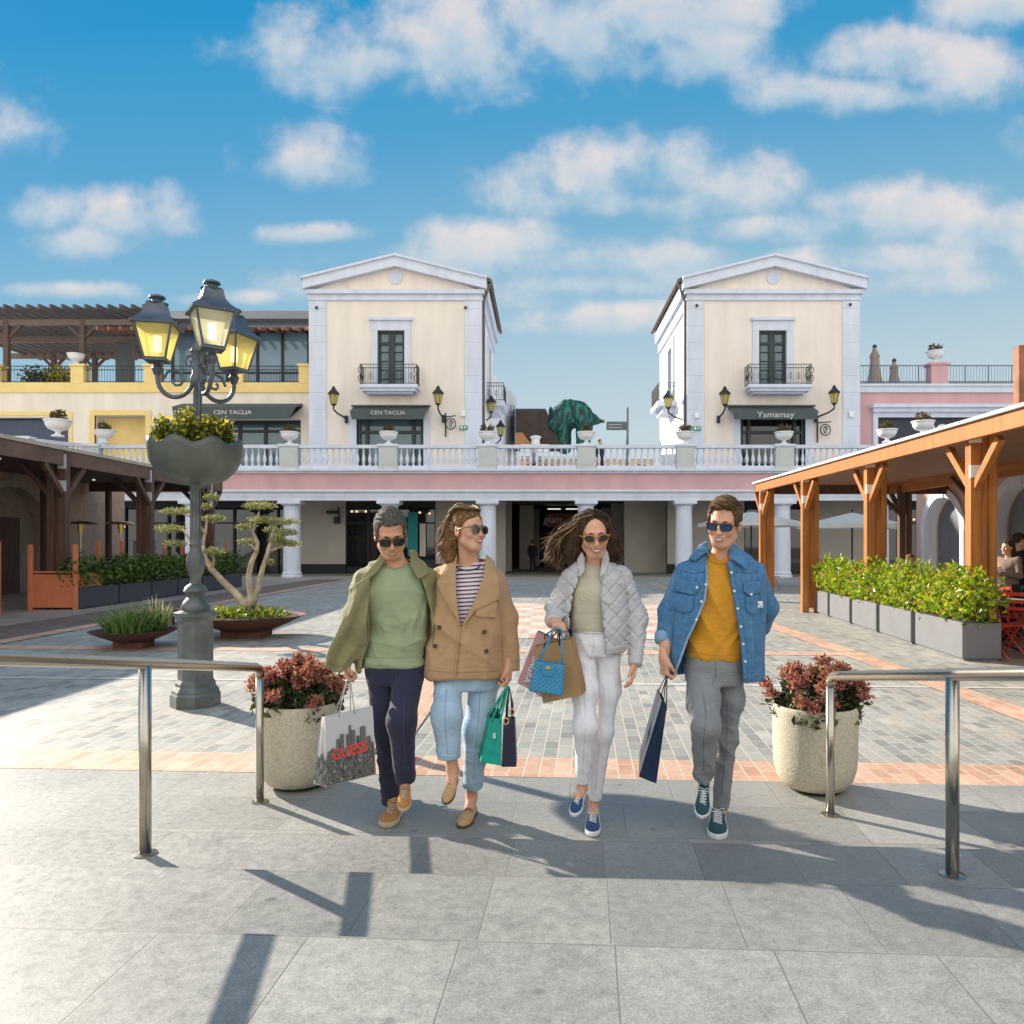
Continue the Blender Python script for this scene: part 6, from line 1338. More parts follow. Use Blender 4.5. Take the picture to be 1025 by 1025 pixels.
def skin_body(parent, fr, sex, skin, neck_base, rows, Yp, arms, ankles, hands, neck_r=.056):
    nb = V3(neck_base); hc = fr.o
    def hn(p):
        q = fr.to(p); d = head_sdf(q, sex, getattr(fr, 'sm', 1.0)) * fr.k; jaw = fr.fr((0, .025, -.06)); e = rc(p, tuple(jaw), tuple(nb), neck_r * .95, neck_r * 1.02); d = smin(d, e, .025)
        e2 = rc(p, tuple(nb + V3((-.07, .01, -.045))), tuple(nb + V3((.07, .01, -.045))), .04, .04); return smin(d, e2, .06)
    lo = np.minimum(hc - .15, nb - .13); hi = np.maximum(hc + .16, nb + .12)
    V, Q = surf_arrays(hn, lo, hi, .0026)
    ex = list(hands)
    def core(p):
        D, z0, z1, cy = loft(p, rows, Yp, infl=-.03); D = smax(D, np.maximum(z0 - p[:, 2], p[:, 2] - z1 + .02), .03)
        for (pts, rs) in arms + ankles:
            D = smin(D, chain(p, [PX(*q) for q in pts], rs, .02), .02)
        return D
    allp = np.array([PX(*q) for pts, _ in arms + ankles for q in pts]); lo = np.minimum(allp.min(0), V3(neck_base) - V3((.3, .2, .5))) - .12; hi = np.maximum(allp.max(0), V3(neck_base)) + .12
    ex.append(surf_arrays(core, lo, hi, .007))
    for (V2, Q2) in ex: Q = np.concatenate([Q, Q2 + len(V)]); V = np.concatenate([V, V2])
    return link('body', V, Q, skin, parent, True)
def short_hair(fr, parent, m, hl, seed, thick=.013, wave=0, quiff=0):
    def fn(p):
        q = fr.to(p); d = ell(q, (0, .018, .043), (.079 + thick * .3, .098 + thick * .3, .086 + thick))
        if quiff: d = smin(d, ell(q, (0, -.045, .1), (.055, .04, .035)), .03)
        yy = q[:, 1]; zl = np.interp(yy, [x[0] for x in hl], [x[1] for x in hl]); zl = zl + (yy < -.02) * (.004 + .013 * np.exp(-((np.abs(q[:, 0]) - .044) / .016) ** 2) - .03 * np.clip(np.abs(q[:, 0]) - .06, 0, 1) / .02 + .003 * np.sin(q[:, 0] * 260 + seed))
        d = smax(d, (zl - q[:, 2]), .008)
        s_ = np.sin(q[:, 0] * 420 + 9 * np.sin(q[:, 1] * 40 + seed) + 6 * np.sin(q[:, 2] * 55)) * .0016 + np.sin(q[:, 0] * 90 + q[:, 1] * 120 + 4 * np.sin(q[:, 2] * 60)) * (.002 + wave)
        return (d + s_) * fr.k
    o = surf('hair', fn, fr.o - .16, fr.o + .17, .0026, m, parent); tufts(o, fr, m, parent, 3400, .011, seed); return o
HLM = [(-.1, .082), (-.07, .07), (-.045, .055), (-.03, .0), (-.012, -.012), (.0, .02), (.03, .02), (.045, -.03), (.1, -.07)]

# ---------------------------------------------------------------- man in olive overshirt (far left)
def man1():
    Yp = 4.2; t = thing('person', PX(396, 818, 4.2), 'man in olive overshirt, sage t-shirt and navy trousers carrying the printed bag', 'person', None)
    t.location.z = 0; ORG[t.name] = Vector(t.location)
    fr = Fr(PX(391, 535, 4.1), headR(16, 24, -4), 1.04); fr.sm = .55
    rows = [(560, 380, 412, .06), (568, 369, 424, .085), (590, 364, 429, .12), (615, 366, 430, .125), (640, 366, 428, .12), (665, 364, 427, .12)]
    hand = hand_arrays(PX(347, 662, 4.1), (.02, 0, -1), (1, .2, 0), (62, 75, 50), .95, -1)
    skin_body(t, fr, 'm', SK1, PX(396, 565, 4.18), rows, Yp, [([(367, 581, 4.22), (355, 620, 4.23), (348, 660, 4.13)], [.04, .036, .026])], [([(384, 662, 4.22), (386, 722, 4.2), (391, 780, 4.26), (393.5, 802, 4.3)], [.05, .045, .03, .03]), ([(409, 662, 4.2), (402, 722, 3.99), (404, 760, 4.02), (405.5, 782, 4.06)], [.05, .045, .03, .03])], [hand])
    face_parts(fr, t.children[0], 'm', BROW, 1.3)
    sunglasses(fr, t, BLKP, LENS, .026, .019, 3.2, -.003, 0, True)
    short_hair(fr, t, H_GREY, HLM, 1, .014)
    ft = [((.3, .2, 1), 26, .005, 3, .5, 6), ((1, .3, .6), 34, .003, 8, .5, 7)]
    trow = [(563, 378, 414, .062), (570, 369, 422, .088), (590, 364, 428, .125), (615, 366, 429, .13), (640, 365, 427, .128), (661, 363, 425, .128), (668, 364, 425, .12)]
    def nk(p, o, D, f_): return smax(o, -rc(p, PX(396, 548, 4.12), PX(395, 569, 4.05), .064, .052), .01)
    surf('t_shirt', garment(trow, Yp, folds=ft, extra=nk, sleeves=[([(370, 578, 4.22), (362, 600, 4.22)], [.045, .042], False), ([(421, 578, 4.22), (428, 596, 4.24)], [.045, .042], False)]), (-1.25, 3.9, .78), (-.5, 4.5, 1.5), .005, SAGE, t)
    jr = [(558, 378, 413, .06), (564, 370, 422, .085), (572, 362, 430, .11), (584, 356, 435, .13), (600, 354, 438, .14), (625, 356, 440, .145), (650, 356, 440, .15), (672, 356, 440, .15)]
    op = [(384, 545), (380, 556), (371, 575), (366, 592), (369, 612), (370, 640), (362, 662), (358, 690), (431, 690), (431, 640), (430, 615), (424, 590), (413, 566), (408, 545)]
    fj = [((.6, .1, .7), 24, .006, 5, .5, 6), ((1, .1, -.3), 40, .003, 6, .4, 8)]
    fl = [(371, 575), (358, 584), (347, 606), (338, 634), (326, 658), (323, 668), (331, 673), (343, 673), (352, 664), (362, 655), (369, 640), (371, 610)]
    def ex(p, o, D, f_):
        W2 = wpoly(fl, 4.05); yy = 4.07 - .05 * np.sin((p[:, 2] - .85) * 5) + .03 * np.sin(p[:, 0] * 26 + p[:, 2] * 9) + .012 * np.sin(p[:, 0] * 60 - p[:, 2] * 30)
        sh = smax(poly2(p[:, 0], p[:, 2], W2), np.abs(p[:, 1] - yy) - .009, .008); return smin(o, sh, .02)
    j = surf('overshirt', garment(jr, Yp, op, Yp - .13, [([(366, 579, 4.2), (354, 618, 4.22), (348, 660, 4.13)], [.06, .056, .05], True), ([(428, 578, 4.22), (438, 598, 4.32), (452, 618, 4.4)], [.056, .05, .05], False)], folds=fj, extra=ex), (-1.35, 3.8, .74), (-.42, 4.6, 1.5), .005, OLIVE, t)
    panel(t, 'collar', jr, Yp, [(381, 551), (374, 563), (361, 579), (365, 584), (378, 572), (385, 560)], 4.08, .014, .006, OLIVE)
    panel(t, 'collar', jr, Yp, [(407, 551), (410, 566), (419, 580), (429, 574), (420, 560), (411, 550)], 4.08, .014, .006, OLIVE)
    tr = legs_fn([([(382, 676, 4.2), (386, 722, 4.18), (392, 803, 4.28)], [.085, .068, .054]), ([(409, 676, 4.18), (402, 722, 3.96), (405.5, 783, 4.04)], [.085, .07, .054])], [(654, 366, 425, .115), (668, 365, 425, .12), (684, 368, 423, .11)], Yp, 654, [((.2, .3, 1), 42, .002, 12, .5, 7), ((1, .2, .5), 30, .003, 4, .5, 6)])
    surf('trousers', tr, (-1.15, 3.75, .05), (-.55, 4.5, .98), .005, NAVY, t)
    shoe(t, (-.822, 4.325, 0), PX(385, 829, 4.05), 'boot', (SUEDE, CREP, CREP), 1.12)
    shoe(t, PX(406.5, 788, 4.08), PX(404, 813, 3.90), 'boot', (SUEDE, CREP, CREP), 1.12, (0, -.3, 1))
    return t
# ---------------------------------------------------------------- woman in camel jacket
def woman1():
    Yp = 4.22; t = thing('person', (fx(468, 4.22), 4.22, 0), 'woman in camel jacket, striped top and cropped light jeans looking sideways', 'person')
    fr = Fr(PX(469.5, 531.5, 4.14), headR(46, -6, 4), .96); fr.sm = .9
    rows = [(560, 455, 485, .05), (569, 443, 498, .075), (590, 438, 506, .11), (620, 442, 502, .105), (650, 438, 505, .12), (664, 438, 502, .11)]
    hand = hand_arrays(PX(509, 668, 4.15), (.0, -.05, -1), (-1, .3, 0), (50, 62, 45), .86, 1)
    skin_body(t, fr, 'f', SK2, PX(468, 563, 4.2), rows, Yp, [([(498, 580, 4.22), (509, 622, 4.24), (510, 665, 4.17)], [.04, .034, .024])], [([(452, 662, 4.24), (447, 716, 4.07), (450, 740, 4.06), (453, 770, 4.07), (452, 790, 4.02)], [.05, .045, .034, .031, .028]), ([(484, 662, 4.24), (478, 728, 4.22), (474, 770, 4.27), (472, 798, 4.3), (470, 812, 4.24)], [.05, .045, .034, .031, .031])], [hand], .048)
    face_parts(fr, t.children[0], 'f', BROW, .9)
    sunglasses(fr, t, mat('dark_gold', (.25, .18, .08), .3, 1, .1, 8, 0), LENS, .025, .023, 2.3, -.004, fr_r=.0014)
    H = lambda *a: tuple(fr.fr(a))
    def hair(p):
        q = fr.to(p); d = ell(q, (0, .022, .04), (.084, .1, .093)); yy = q[:, 1]; zl = np.interp(yy, [-.1, -.06, -.03, -.01, .03, .1], [.088, .06, .035, .0, -.02, -.08]); d = smax(d, zl - q[:, 2], .01)
        for pts, r in (([(0, .06, .03), (-.03, .11, -.02), (-.06, .12, -.09), (-.06, .10, -.16)], [.06, .055, .045, .03]), ([(.0, .08, .0), (.02, .115, -.08), (.0, .11, -.17)], [.05, .045, .025])): d = smin(d, chain(q, pts, r, .03), .03)
        d = d + .0035 * np.sin(q[:, 2] * 70 + 3 * np.sin(q[:, 0] * 50 + q[:, 1] * 30)) + .002 * np.sin((q[:, 0] * 1.3 + q[:, 1]) * 330 + 5 * np.sin(q[:, 2] * 60)); return d * fr.k
    ho = surf('hair', hair, fr.o - .28, fr.o + .24, .0028, H_BR, t)
    gs = []
    for s in (-.07, -.035, 0, .035, .07):
        gs.append([np.array(H(s * .6, -.05, .115)), np.array(H(s * .9, .02, .14)), np.array(H(s, .09, .1)), np.array(H(s * .9 - .01, .135, .01)), np.array(H(s * .8 - .02, .15, -.08)), np.array(H(s * .8 - .03, .13, -.17))])
    strands('hair_strands', gs, 300, H_BR, ho, .0016, .011, 2, .011); strands('hair_strands', gs, 130, HL, ho, .0014, .014, 5, .013)
    # striped top
    st = bpy.data.materials.new('striped_jersey'); st.use_nodes = True; n_ = st.node_tree; bs = n_.nodes['Principled BSDF']; tcn = N(n_, 'ShaderNodeTexCoord'); sp = N(n_, 'ShaderNodeSeparateXYZ'); lk(n_, tcn.outputs['Object'], sp.inputs[0])
    w_ = mth(n_, 'FRACT', mth(n_, 'MULTIPLY', mth(n_, 'ADD', sp.outputs[2], mth(n_, 'MULTIPLY', sp.outputs[0], -.06)), 1 / .0215)); lk(n_, mixc(n_, mth(n_, 'LESS_THAN', w_, .34), (.72, .62, .68), (.03, .015, .035)), bs.inputs['Base Color']); bs.inputs['Roughness'].default_value = .85
    srow = [(561, 452, 487, .055), (570, 443, 497, .08), (590, 440, 504, .115), (620, 444, 500, .11), (645, 444, 500, .11)]
    def nk(p, o, D, f_): return smax(o, -rc(p, PX(468, 550, 4.15), PX(468, 567, 4.08), .056, .046), .008)
    surf('striped_top', garment(srow, Yp, folds=[((.3, .1, .6), 30, .003, 5, .5, 6)], extra=nk), (-.7, 4.0, .9), (-.1, 4.4, 1.5), .005, st, t)
    b = MB(); b.tube([PX(468 + 12.5 * cos(a), 565.5 + 5.4 * sin(a), 4.13 - .055 * sin(a)) for a in np.linspace(-.1, pi + .1, 15)], .0045, 6); b.build('neckband', NAVY, t, smooth=True)
    jr = [(558, 452, 486, .06), (564, 446, 492, .085), (571, 440, 499, .11), (582, 435, 505, .13), (600, 434, 506, .14), (625, 432, 506, .145), (650, 428, 507, .155), (675, 425, 507, .165), (678, 425, 507, .165)]
    op = [(457, 548), (455, 566), (456, 590), (459, 612), (461, 629), (466, 618), (477, 598), (483, 578), (485, 560), (484, 548)]
    fj = [((.5, .1, .5), 17, .007, 15, .5, 5), ((1, .1, .1), 26, .004, 16, .4, 6)]
    j = surf('jacket', garment(jr, Yp, op, 4.08, [([(496, 579, 4.22), (508, 618, 4.24), (511.5, 672, 4.18)], [.053, .054, .05], True), ([(440, 577, 4.25), (431, 615, 4.33), (430, 650, 4.3)], [.06, .055, .05], True)], folds=fj), (-.86, 3.85, .72), (-.02, 4.6, 1.5), .005, TAN, t)
    panel(t, 'lapel', jr, Yp, [(456, 556), (447, 562), (436, 584), (446, 602), (459, 622), (461, 629), (457, 596), (456, 572)], 4.08, .016, .006, TAN, folds=fj)
    panel(t, 'lapel', jr, Yp, [(485, 555), (484, 576), (476, 600), (462, 629), (476, 611), (500, 600), (499, 580), (493, 562)], 4.07, .016, .006, TAN, folds=fj)
    panel(t, 'pocket_flap', jr, Yp, [(475, 602), (476, 617), (496, 619), (498, 603), (492, 600)], 4.07, .009, .005, TAN, folds=fj)
    panel(t, 'front_placket', jr, Yp, [(461, 629), (459, 650), (456.5, 677), (455, 677), (457, 650), (459.5, 627)], 4.07, .006, .005, TAN, folds=fj)
    buttons(t, 'button', jr, Yp, [(439.6, 628), (435.2, 646.5), (484.8, 632.6), (487, 651.6)], .012, mat('horn_button', (.08, .035, .02), .4))
    tr = legs_fn([([(449, 680, 4.2), (447, 716, 4.04), (449.5, 759, 4.04)], [.078, .076, .062]), ([(485, 682, 4.22), (478, 728, 4.2), (473, 788, 4.27)], [.082, .073, .056])], [(652, 434, 504, .12), (672, 433, 503, .125), (690, 437, 500, .11)], Yp, 660, [((.2, .3, 1), 38, .002, 22, .5, 7), ((1, .3, .1), 50, .003, 4, .5, 6)])
    surf('jeans', tr, (-.75, 3.8, .1), (-.1, 4.5, 1.0), .005, LJEAN, t)
    shoe(t, (-.395, 4.315, 0), PX(461.5, 830, 4.05), 'loafer', (SUEDEL, DSOLE, SUEDE), .95)
    shoe(t, PX(456, 779, 4.12), PX(446, 806, 3.93), 'loafer', (SUEDEL, DSOLE, SUEDE), .95, (0, -.3, 1))
    return t
# ---------------------------------------------------------------- woman in white jeans
def woman2():
    Yp = 4.08; t = thing('person', (fx(597, 4.08), 4.08, 0), 'dark haired woman in pale quilted bomber jacket and white jeans', 'person')
    fr = Fr(PX(594.5, 535, 3.98), headR(4, 12, -3), .99)
    rows = [(560, 580, 606, .05), (568, 572, 616, .075), (590, 570, 620, .11), (620, 570, 618, .1), (648, 573, 619, .1)]
    h1 = hand_arrays(PX(635, 663, 4.02), (-.12, -.25, -1), (-1, .2, .1), (18, 26, 18), .88, 1, spread=.6, thumb='rest')
    h2 = hand_arrays(PX(554, 622, 3.93), (.3, -.93, -.12), (.1, -.1, -1), (70, 85, 55), .92, -1)
    skin_body(t, fr, 'f', SK2, PX(595, 563, 4.06), rows, Yp, [([(625, 578, 4.08), (637, 618, 4.11), (635.5, 660, 4.02)], [.038, .032, .024]), ([(569, 580, 4.08), (555, 610, 4.1), (554, 622, 3.95)], [.036, .032, .026])], [([(584, 648, 4.1), (586, 727, 3.95), (584, 765, 4.0), (583, 788, 4.02), (579, 797, 3.96)], [.045, .038, .028, .027, .027]), ([(608, 648, 4.1), (603, 733, 4.1), (597, 780, 4.15), (594, 803, 4.17), (594, 815, 4.1)], [.045, .036, .028, .027, .028])], [h1, h2], .047)
    face_parts(fr, t.children[0], 'f', BROW, .9)
    sunglasses(fr, t, TORT, LENS, .027, .02, 2.2, -.003, .1)
    H = lambda *a: fr.fr(a)
    def hair(p):
        q = fr.to(p); d = ell(q, (0, .02, .045), (.084, .098, .09)); yy = q[:, 1]; zl = np.interp(yy, [-.1, -.06, -.03, -.01, .03, .1], [.112, .1, .06, -.02, -.06, -.1]); d = smax(d, zl - q[:, 2] - .055 * (np.abs(q[:, 0]) / .07) ** 1.3, .01)
        d = smin(d, chain(q, [(.06, .01, .05), (.088, .02, -.02), (.098, .03, -.1), (.102, .04, -.17)], [.04, .03, .028, .015], .03), .03)
        d = smin(d, chain(q, [(-.055, .01, .06), (-.092, .03, 0), (-.115, .05, -.08), (-.12, .06, -.15)], [.045, .04, .045, .03], .03), .03)
        d = smin(d, chain(q, [(-.04, .05, .05), (-.13, .06, .0), (-.2, .06, -.06), (-.215, .06, -.14)], [.05, .035, .022, .008], .03), .03)
        d = smin(d, ell(q, (0, .06, -.06), (.095, .05, .1)), .03)
        d = d + .0022 * np.sin(q[:, 0] * 300 + 4 * np.sin(q[:, 2] * 25 + q[:, 1] * 20)) * (q[:, 1] > -.04) + .004 * np.exp(-(q[:, 0] / .004) ** 2) * (q[:, 2] > .08); return d * fr.k
    ho = surf('hair', hair, fr.o - .32, fr.o + .24, .0028, H_DK, t)
    A3 = lambda *a: np.array(H(*a))
    gs = [[A3(-.005, -.06, .115), A3(-.06, -.03, .1), A3(-.12, .02, .04), A3(-.19, .03, -.01), A3(-.28, .03, -.03)], [A3(-.01, -.03, .13), A3(-.08, .02, .09), A3(-.15, .04, .02), A3(-.215, .05, -.06), A3(-.24, .04, -.16)], [A3(-.02, .03, .13), A3(-.09, .06, .05), A3(-.15, .07, -.03), A3(-.19, .07, -.1), A3(-.19, .06, -.19)], [A3(-.03, .05, .1), A3(-.09, .07, .0), A3(-.12, .08, -.08), A3(-.15, .08, -.14), A3(-.16, .07, -.2)]]
    strands('hair_strands', gs, 330, H_DK, ho, .0015, .013, 3, .012, 11); strands('hair_strands', gs, 130, HL, ho, .0013, .014, 7, .014, 11)
    g2 = [[A3(.005, -.06, .115), A3(.06, -.04, .1), A3(.09, .0, .02), A3(.105, .01, -.08), A3(.125, .02, -.17)], [A3(.01, .0, .13), A3(.07, .02, .09), A3(.1, .03, -.01), A3(.12, .04, -.1), A3(.13, .05, -.18)]]
    strands('hair_strands', g2, 200, H_DK, ho, .0016, .009, 4, .007, 9)
    srow = [(560, 580, 609, .052), (568, 572, 616, .085), (590, 570, 620, .118), (615, 571, 617, .112), (630, 571, 616, .115), (633, 572, 615, .11)]
    def nk(p, o, D, f_): return smax(o, -rc(p, PX(595, 548, 4.02), PX(595, 563, 3.97), .052, .04), .008)
    surf('knit_top', garment(srow, Yp, folds=[((.4, .1, .9), 26, .004, 9, .5, 6)], extra=nk), (.05, 3.85, 1.0), (.55, 4.3, 1.5), .005, BEIGEK, t)
    jr = [(558, 577, 611, .06), (564, 572, 617, .085), (571, 566, 623, .11), (582, 563, 628, .125), (600, 563, 629, .135), (625, 562, 630, .15), (645, 564, 627, .15), (654, 566, 624, .14)]
    op = [(583, 545), (584, 560), (581, 575), (574, 596), (571, 615), (570, 640), (568, 665), (607, 665), (606.5, 650), (603, 620), (601, 600), (601, 575), (605, 556), (606, 545)]
    fj = [((.3, .1, .8), 20, .005, 25, .5, 6)]
    j = surf('bomber_jacket', garment(jr, Yp, op, 3.95, [([(622, 577, 4.08), (637, 618, 4.1), (636.5, 656, 4.03)], [.058, .058, .046], True), ([(571, 579, 4.08), (556, 606, 4.1), (554, 621, 3.99)], [.054, .05, .042], True)], folds=fj, quilt=.085, thick=.016), (-.1, 3.7, .85), (.65, 4.4, 1.5), .0045, QUILT, t)
    for a, c in (((637, 652, 4.035), (635.5, 666, 4.0)),):
        b = MB(); A_, C_ = P(*a), P(*c); b.tube([A_.lerp(C_, f_) for f_ in np.linspace(0, 1, 8)], [.042, .04, .041, .039, .04, .038, .039, .036], 18); b.build('cuff', QUILT, t, smooth=True)
    b = MB(); A_, C_ = P(553, 620.5, 4.01), P(554, 622, 3.94); b.tube([A_.lerp(C_, f_) for f_ in np.linspace(0, 1, 5)], [.043, .042, .043, .041, .04], 18); b.build('cuff', QUILT, t, smooth=True)
    panel(t, 'collar', jr, Yp, [(583, 552), (578, 560), (580, 578), (585, 572), (586, 558)], 3.96, .012, .009, QUILT); panel(t, 'collar', jr, Yp, [(604, 550), (603, 560), (600, 578), (606, 574), (611, 560), (609, 550)], 3.96, .012, .009, QUILT)
    panel(t, 'hem_rib', jr, Yp, [(606, 648), (607, 655), (625, 653), (626, 645)], 3.95, .004, .007, QUILT)
    tr = legs_fn([([(583.5, 650, 4.07), (585, 690, 3.98), (586, 727, 3.92), (583, 783, 4.0)], [.07, .066, .056, .036]), ([(609, 650, 4.08), (608, 690, 4.08), (603, 733, 4.08), (595.5, 800, 4.15)], [.068, .064, .052, .036])], [(629, 573, 615, .105), (642, 571, 620, .115), (656, 571, 621, .105)], Yp, 630, [((.2, .3, 1), 45, .0015, 31, .5, 7), ((1, .3, .5), 50, .002, 4, .5, 6)])
    surf('white_jeans', tr, (.02, 3.7, .08), (.6, 4.4, 1.12), .0045, WJEAN, t)
    b = MB(); b.tube([tuple(onrows([(629, 573, 615, .105), (645, 570, 621, .118)], Yp, px, 633 + .04 * (px - 590), .004)) for px in np.linspace(577, 611, 9)], .004, 6); b.build('waistband', WJEAN, t, smooth=True)
    shoe(t, (.275, 4.19, 0), PX(593, 838, 3.93), 'sneaker', (NAVYS, WRUB, WRUB), .95)
    shoe(t, PX(583, 793, 4.06), PX(574, 818, 3.87), 'sneaker', (NAVYS, WRUB, WRUB), .95, (0, -.3, 1))
    return t
# ---------------------------------------------------------------- man in denim shirt
def man2():
    Yp = 4.06; t = thing('person', (fx(716, 4.06), 4.06, 0), 'man in open denim shirt, mustard t-shirt and grey trousers', 'person')
    fr = Fr(PX(724.5, 524.5, 3.98), headR(-27, 9, 5), 1.02); fr.sm = .72
    rows = [(553, 705, 740, .06), (562, 690, 752, .085), (585, 682, 756, .12), (615, 684, 754, .125), (650, 684, 748, .12), (662, 687, 744, .11)]
    hand = hand_arrays(PX(664.5, 658, 3.99), (.05, -.12, -1), (1, .3, 0), (58, 72, 50), 1.0, -1)
    skin_body(t, fr, 'm', SK2, PX(724, 556, 4.05), rows, Yp, [([(684, 574, 4.06), (670, 615, 4.1), (664.5, 658, 4.0)], [.048, .04, .028])], [([(706, 656, 4.1), (706, 726, 3.92), (704, 755, 3.98), (704.5, 782, 4.03)], [.05, .045, .033, .033]), ([(727, 656, 4.1), (727, 738, 4.13), (723, 780, 4.17), (722, 812, 4.19)], [.05, .045, .034, .033])], [hand], .058)
    face_parts(fr, t.children[0], 'm', BROW, 1.1)
    sunglasses(fr, t, BLKP, LENSB, .027, .0165, 3.4, -.003, 0, True)
    short_hair(fr, t, H_MB, [(-.1, .09), (-.07, .082), (-.05, .06), (-.03, .0), (-.012, -.02), (.0, .025), (.03, .02), (.045, -.03), (.1, -.075)], 4, .018, .003, 1)
    def nk(p, o, D, f_): return smax(o, -rc(p, PX(723, 540, 4.0), PX(721, 562, 3.93), .066, .05), .01)
    trow = [(554, 703, 742, .062), (562, 690, 750, .088), (585, 684, 754, .125), (610, 687, 752, .13), (640, 686, 748, .128), (655, 685, 746, .13), (661, 687, 745, .125)]
    surf('t_shirt', garment(trow, Yp, folds=[((.5, .1, .6), 24, .006, 7, .5, 6), ((1, .1, -.4), 34, .003, 8, .5, 7)], extra=nk), (.65, 3.8, .85), (1.3, 4.35, 1.52), .005, MUST, t)
    jr = [(548, 705, 741, .06), (555, 697, 749, .085), (563, 687, 757, .11), (576, 677, 764, .13), (600, 671, 766, .145), (630, 669, 765, .155), (655, 668, 764, .16), (680, 668, 765, .165)]
    op = [(710, 540), (710, 562), (709, 582), (706, 600), (698, 620), (689, 640), (682, 662), (675, 690), (745, 690), (743, 672), (740.5, 640), (736, 610), (732, 585), (729, 562), (728, 540)]
    fj = [((.6, .1, .6), 22, .006, 45, .5, 6), ((1, .1, -.2), 34, .003, 46, .4, 7)]
    def ex(p, o, D, f_):
        return smax(o, -rc(p, PX(724, 535, 4.02), PX(722, 553, 4.0), .07, .066), .01)
    j = surf('denim_shirt', garment(jr, Yp, op, 3.92, [([(686, 573, 4.06), (670, 612, 4.1), (664.5, 641, 4.06)], [.06, .055, .048], True), ([(755, 573, 4.08), (768, 608, 4.16), (762, 628, 4.24)], [.06, .055, .05], False)], folds=fj, extra=ex), (.52, 3.7, .72), (1.5, 4.5, 1.52), .005, DENIM, t)
    b = MB(); A_, C_ = P(665, 633, 4.07), P(664.5, 644, 4.05); b.tube([A_.lerp(C_, f_) for f_ in np.linspace(0, 1, 5)], [.049, .052, .052, .051, .046], 18); b.build('cuff', fabric('pale_denim', (.22, .36, .50), var=.2), t, smooth=True)
    PD = fabric('pale_denim', (.22, .36, .50), var=.2)
    panel(t, 'collar', jr, Yp, [(711, 541), (704, 546), (693, 560), (697, 562), (709, 553), (712, 560)], 3.93, .016, .006, DENIM); panel(t, 'collar', jr, Yp, [(733, 541), (731, 556), (733, 560), (747, 570), (750, 562), (741, 547)], 3.93, .016, .006, DENIM)
    panel(t, 'placket', jr, Yp, [(733, 562), (736, 585), (741, 612), (745, 642), (747, 678), (743, 679), (741, 645), (736.5, 612), (732, 585), (729, 562)], 3.92, .006, .006, DENIM, folds=fj)
    panel(t, 'placket_edge', jr, Yp, [(709, 564), (709, 583), (706, 601), (698, 621), (689, 641), (682, 663), (676, 680), (674.5, 680), (680, 662), (687, 640), (696, 620), (704, 600), (707, 582), (707.5, 566)], 3.92, .005, .006, PD, folds=fj)
    for pol in ([(678, 580), (676, 592), (695, 596), (700, 588), (699, 583)], [(745, 583), (744, 592), (750, 597), (763, 593), (763, 582)]):
        panel(t, 'pocket_flap', jr, Yp, pol, 3.92, .008, .006, DENIM, folds=fj)
    for pol in ([(677, 594), (675, 609), (684, 614), (693, 612), (695, 597)], [(746, 598), (747, 612), (755, 616), (762, 612), (762, 595)]): panel(t, 'pocket', jr, Yp, pol, 3.92, .004, .0055, DENIM, folds=fj)
    buttons(t, 'button', jr, Yp, [(732, 573), (735, 591.5), (738.5, 609), (741.5, 627), (744, 644.5), (746, 662), (706.5, 585), (702, 602), (697, 620), (697.5, 588), (752, 595)], .0065, WRUB, .012)
    q = onrows(jr, Yp, 758.5, 605, .009); b = MB(); b.bbox(q.x - .026, q.x + .026, q.y - .003, q.y + .004, q.z - .017, q.z + .017, .002); lb = b.build('woven_label', WHT, t)
    b = MB(); b.box(q.x - .006, q.x - .001, q.y - .0045, q.y - .0032, q.z - .004, q.z + .012); b.box(q.x + .0, q.x + .01, q.y - .0045, q.y - .0032, q.z - .002, q.z + .002); b.box(q.x + .008, q.x + .02, q.y - .0045, q.y - .0032, q.z - .012, q.z - .008); b.build('mark', GRPLD, lb)
    tr = legs_fn([([(703, 668, 4.06), (704, 700, 3.95), (706, 726, 3.87), (704, 779, 3.99)], [.078, .08, .07, .053]), ([(729, 668, 4.06), (730, 700, 4.08), (727, 738, 4.1), (721.5, 808, 4.18)], [.078, .07, .057, .045])], [(648, 686, 745, .118), (665, 684, 745, .125), (685, 686, 743, .115)], Yp, 650, [((.2, .3, 1), 40, .002, 51, .5, 7), ((1, .3, .5), 32, .004, 4, .5, 6)])
    surf('trousers', tr, (.65, 3.65, .05), (1.2, 4.4, 1.0), .005, GREYC, t)
    shoe(t, (.962, 4.185, 0), PX(718, 841, 3.9), 'sneaker', (GRNS, WRUB, WRUB), 1.08)
    shoe(t, PX(705, 789, 4.04), PX(702, 820, 3.85), 'sneaker', (GRNS, WRUB, WRUB), 1.08, (0, -.3, 1))
    return t
man1(); woman1(); woman2(); man2()
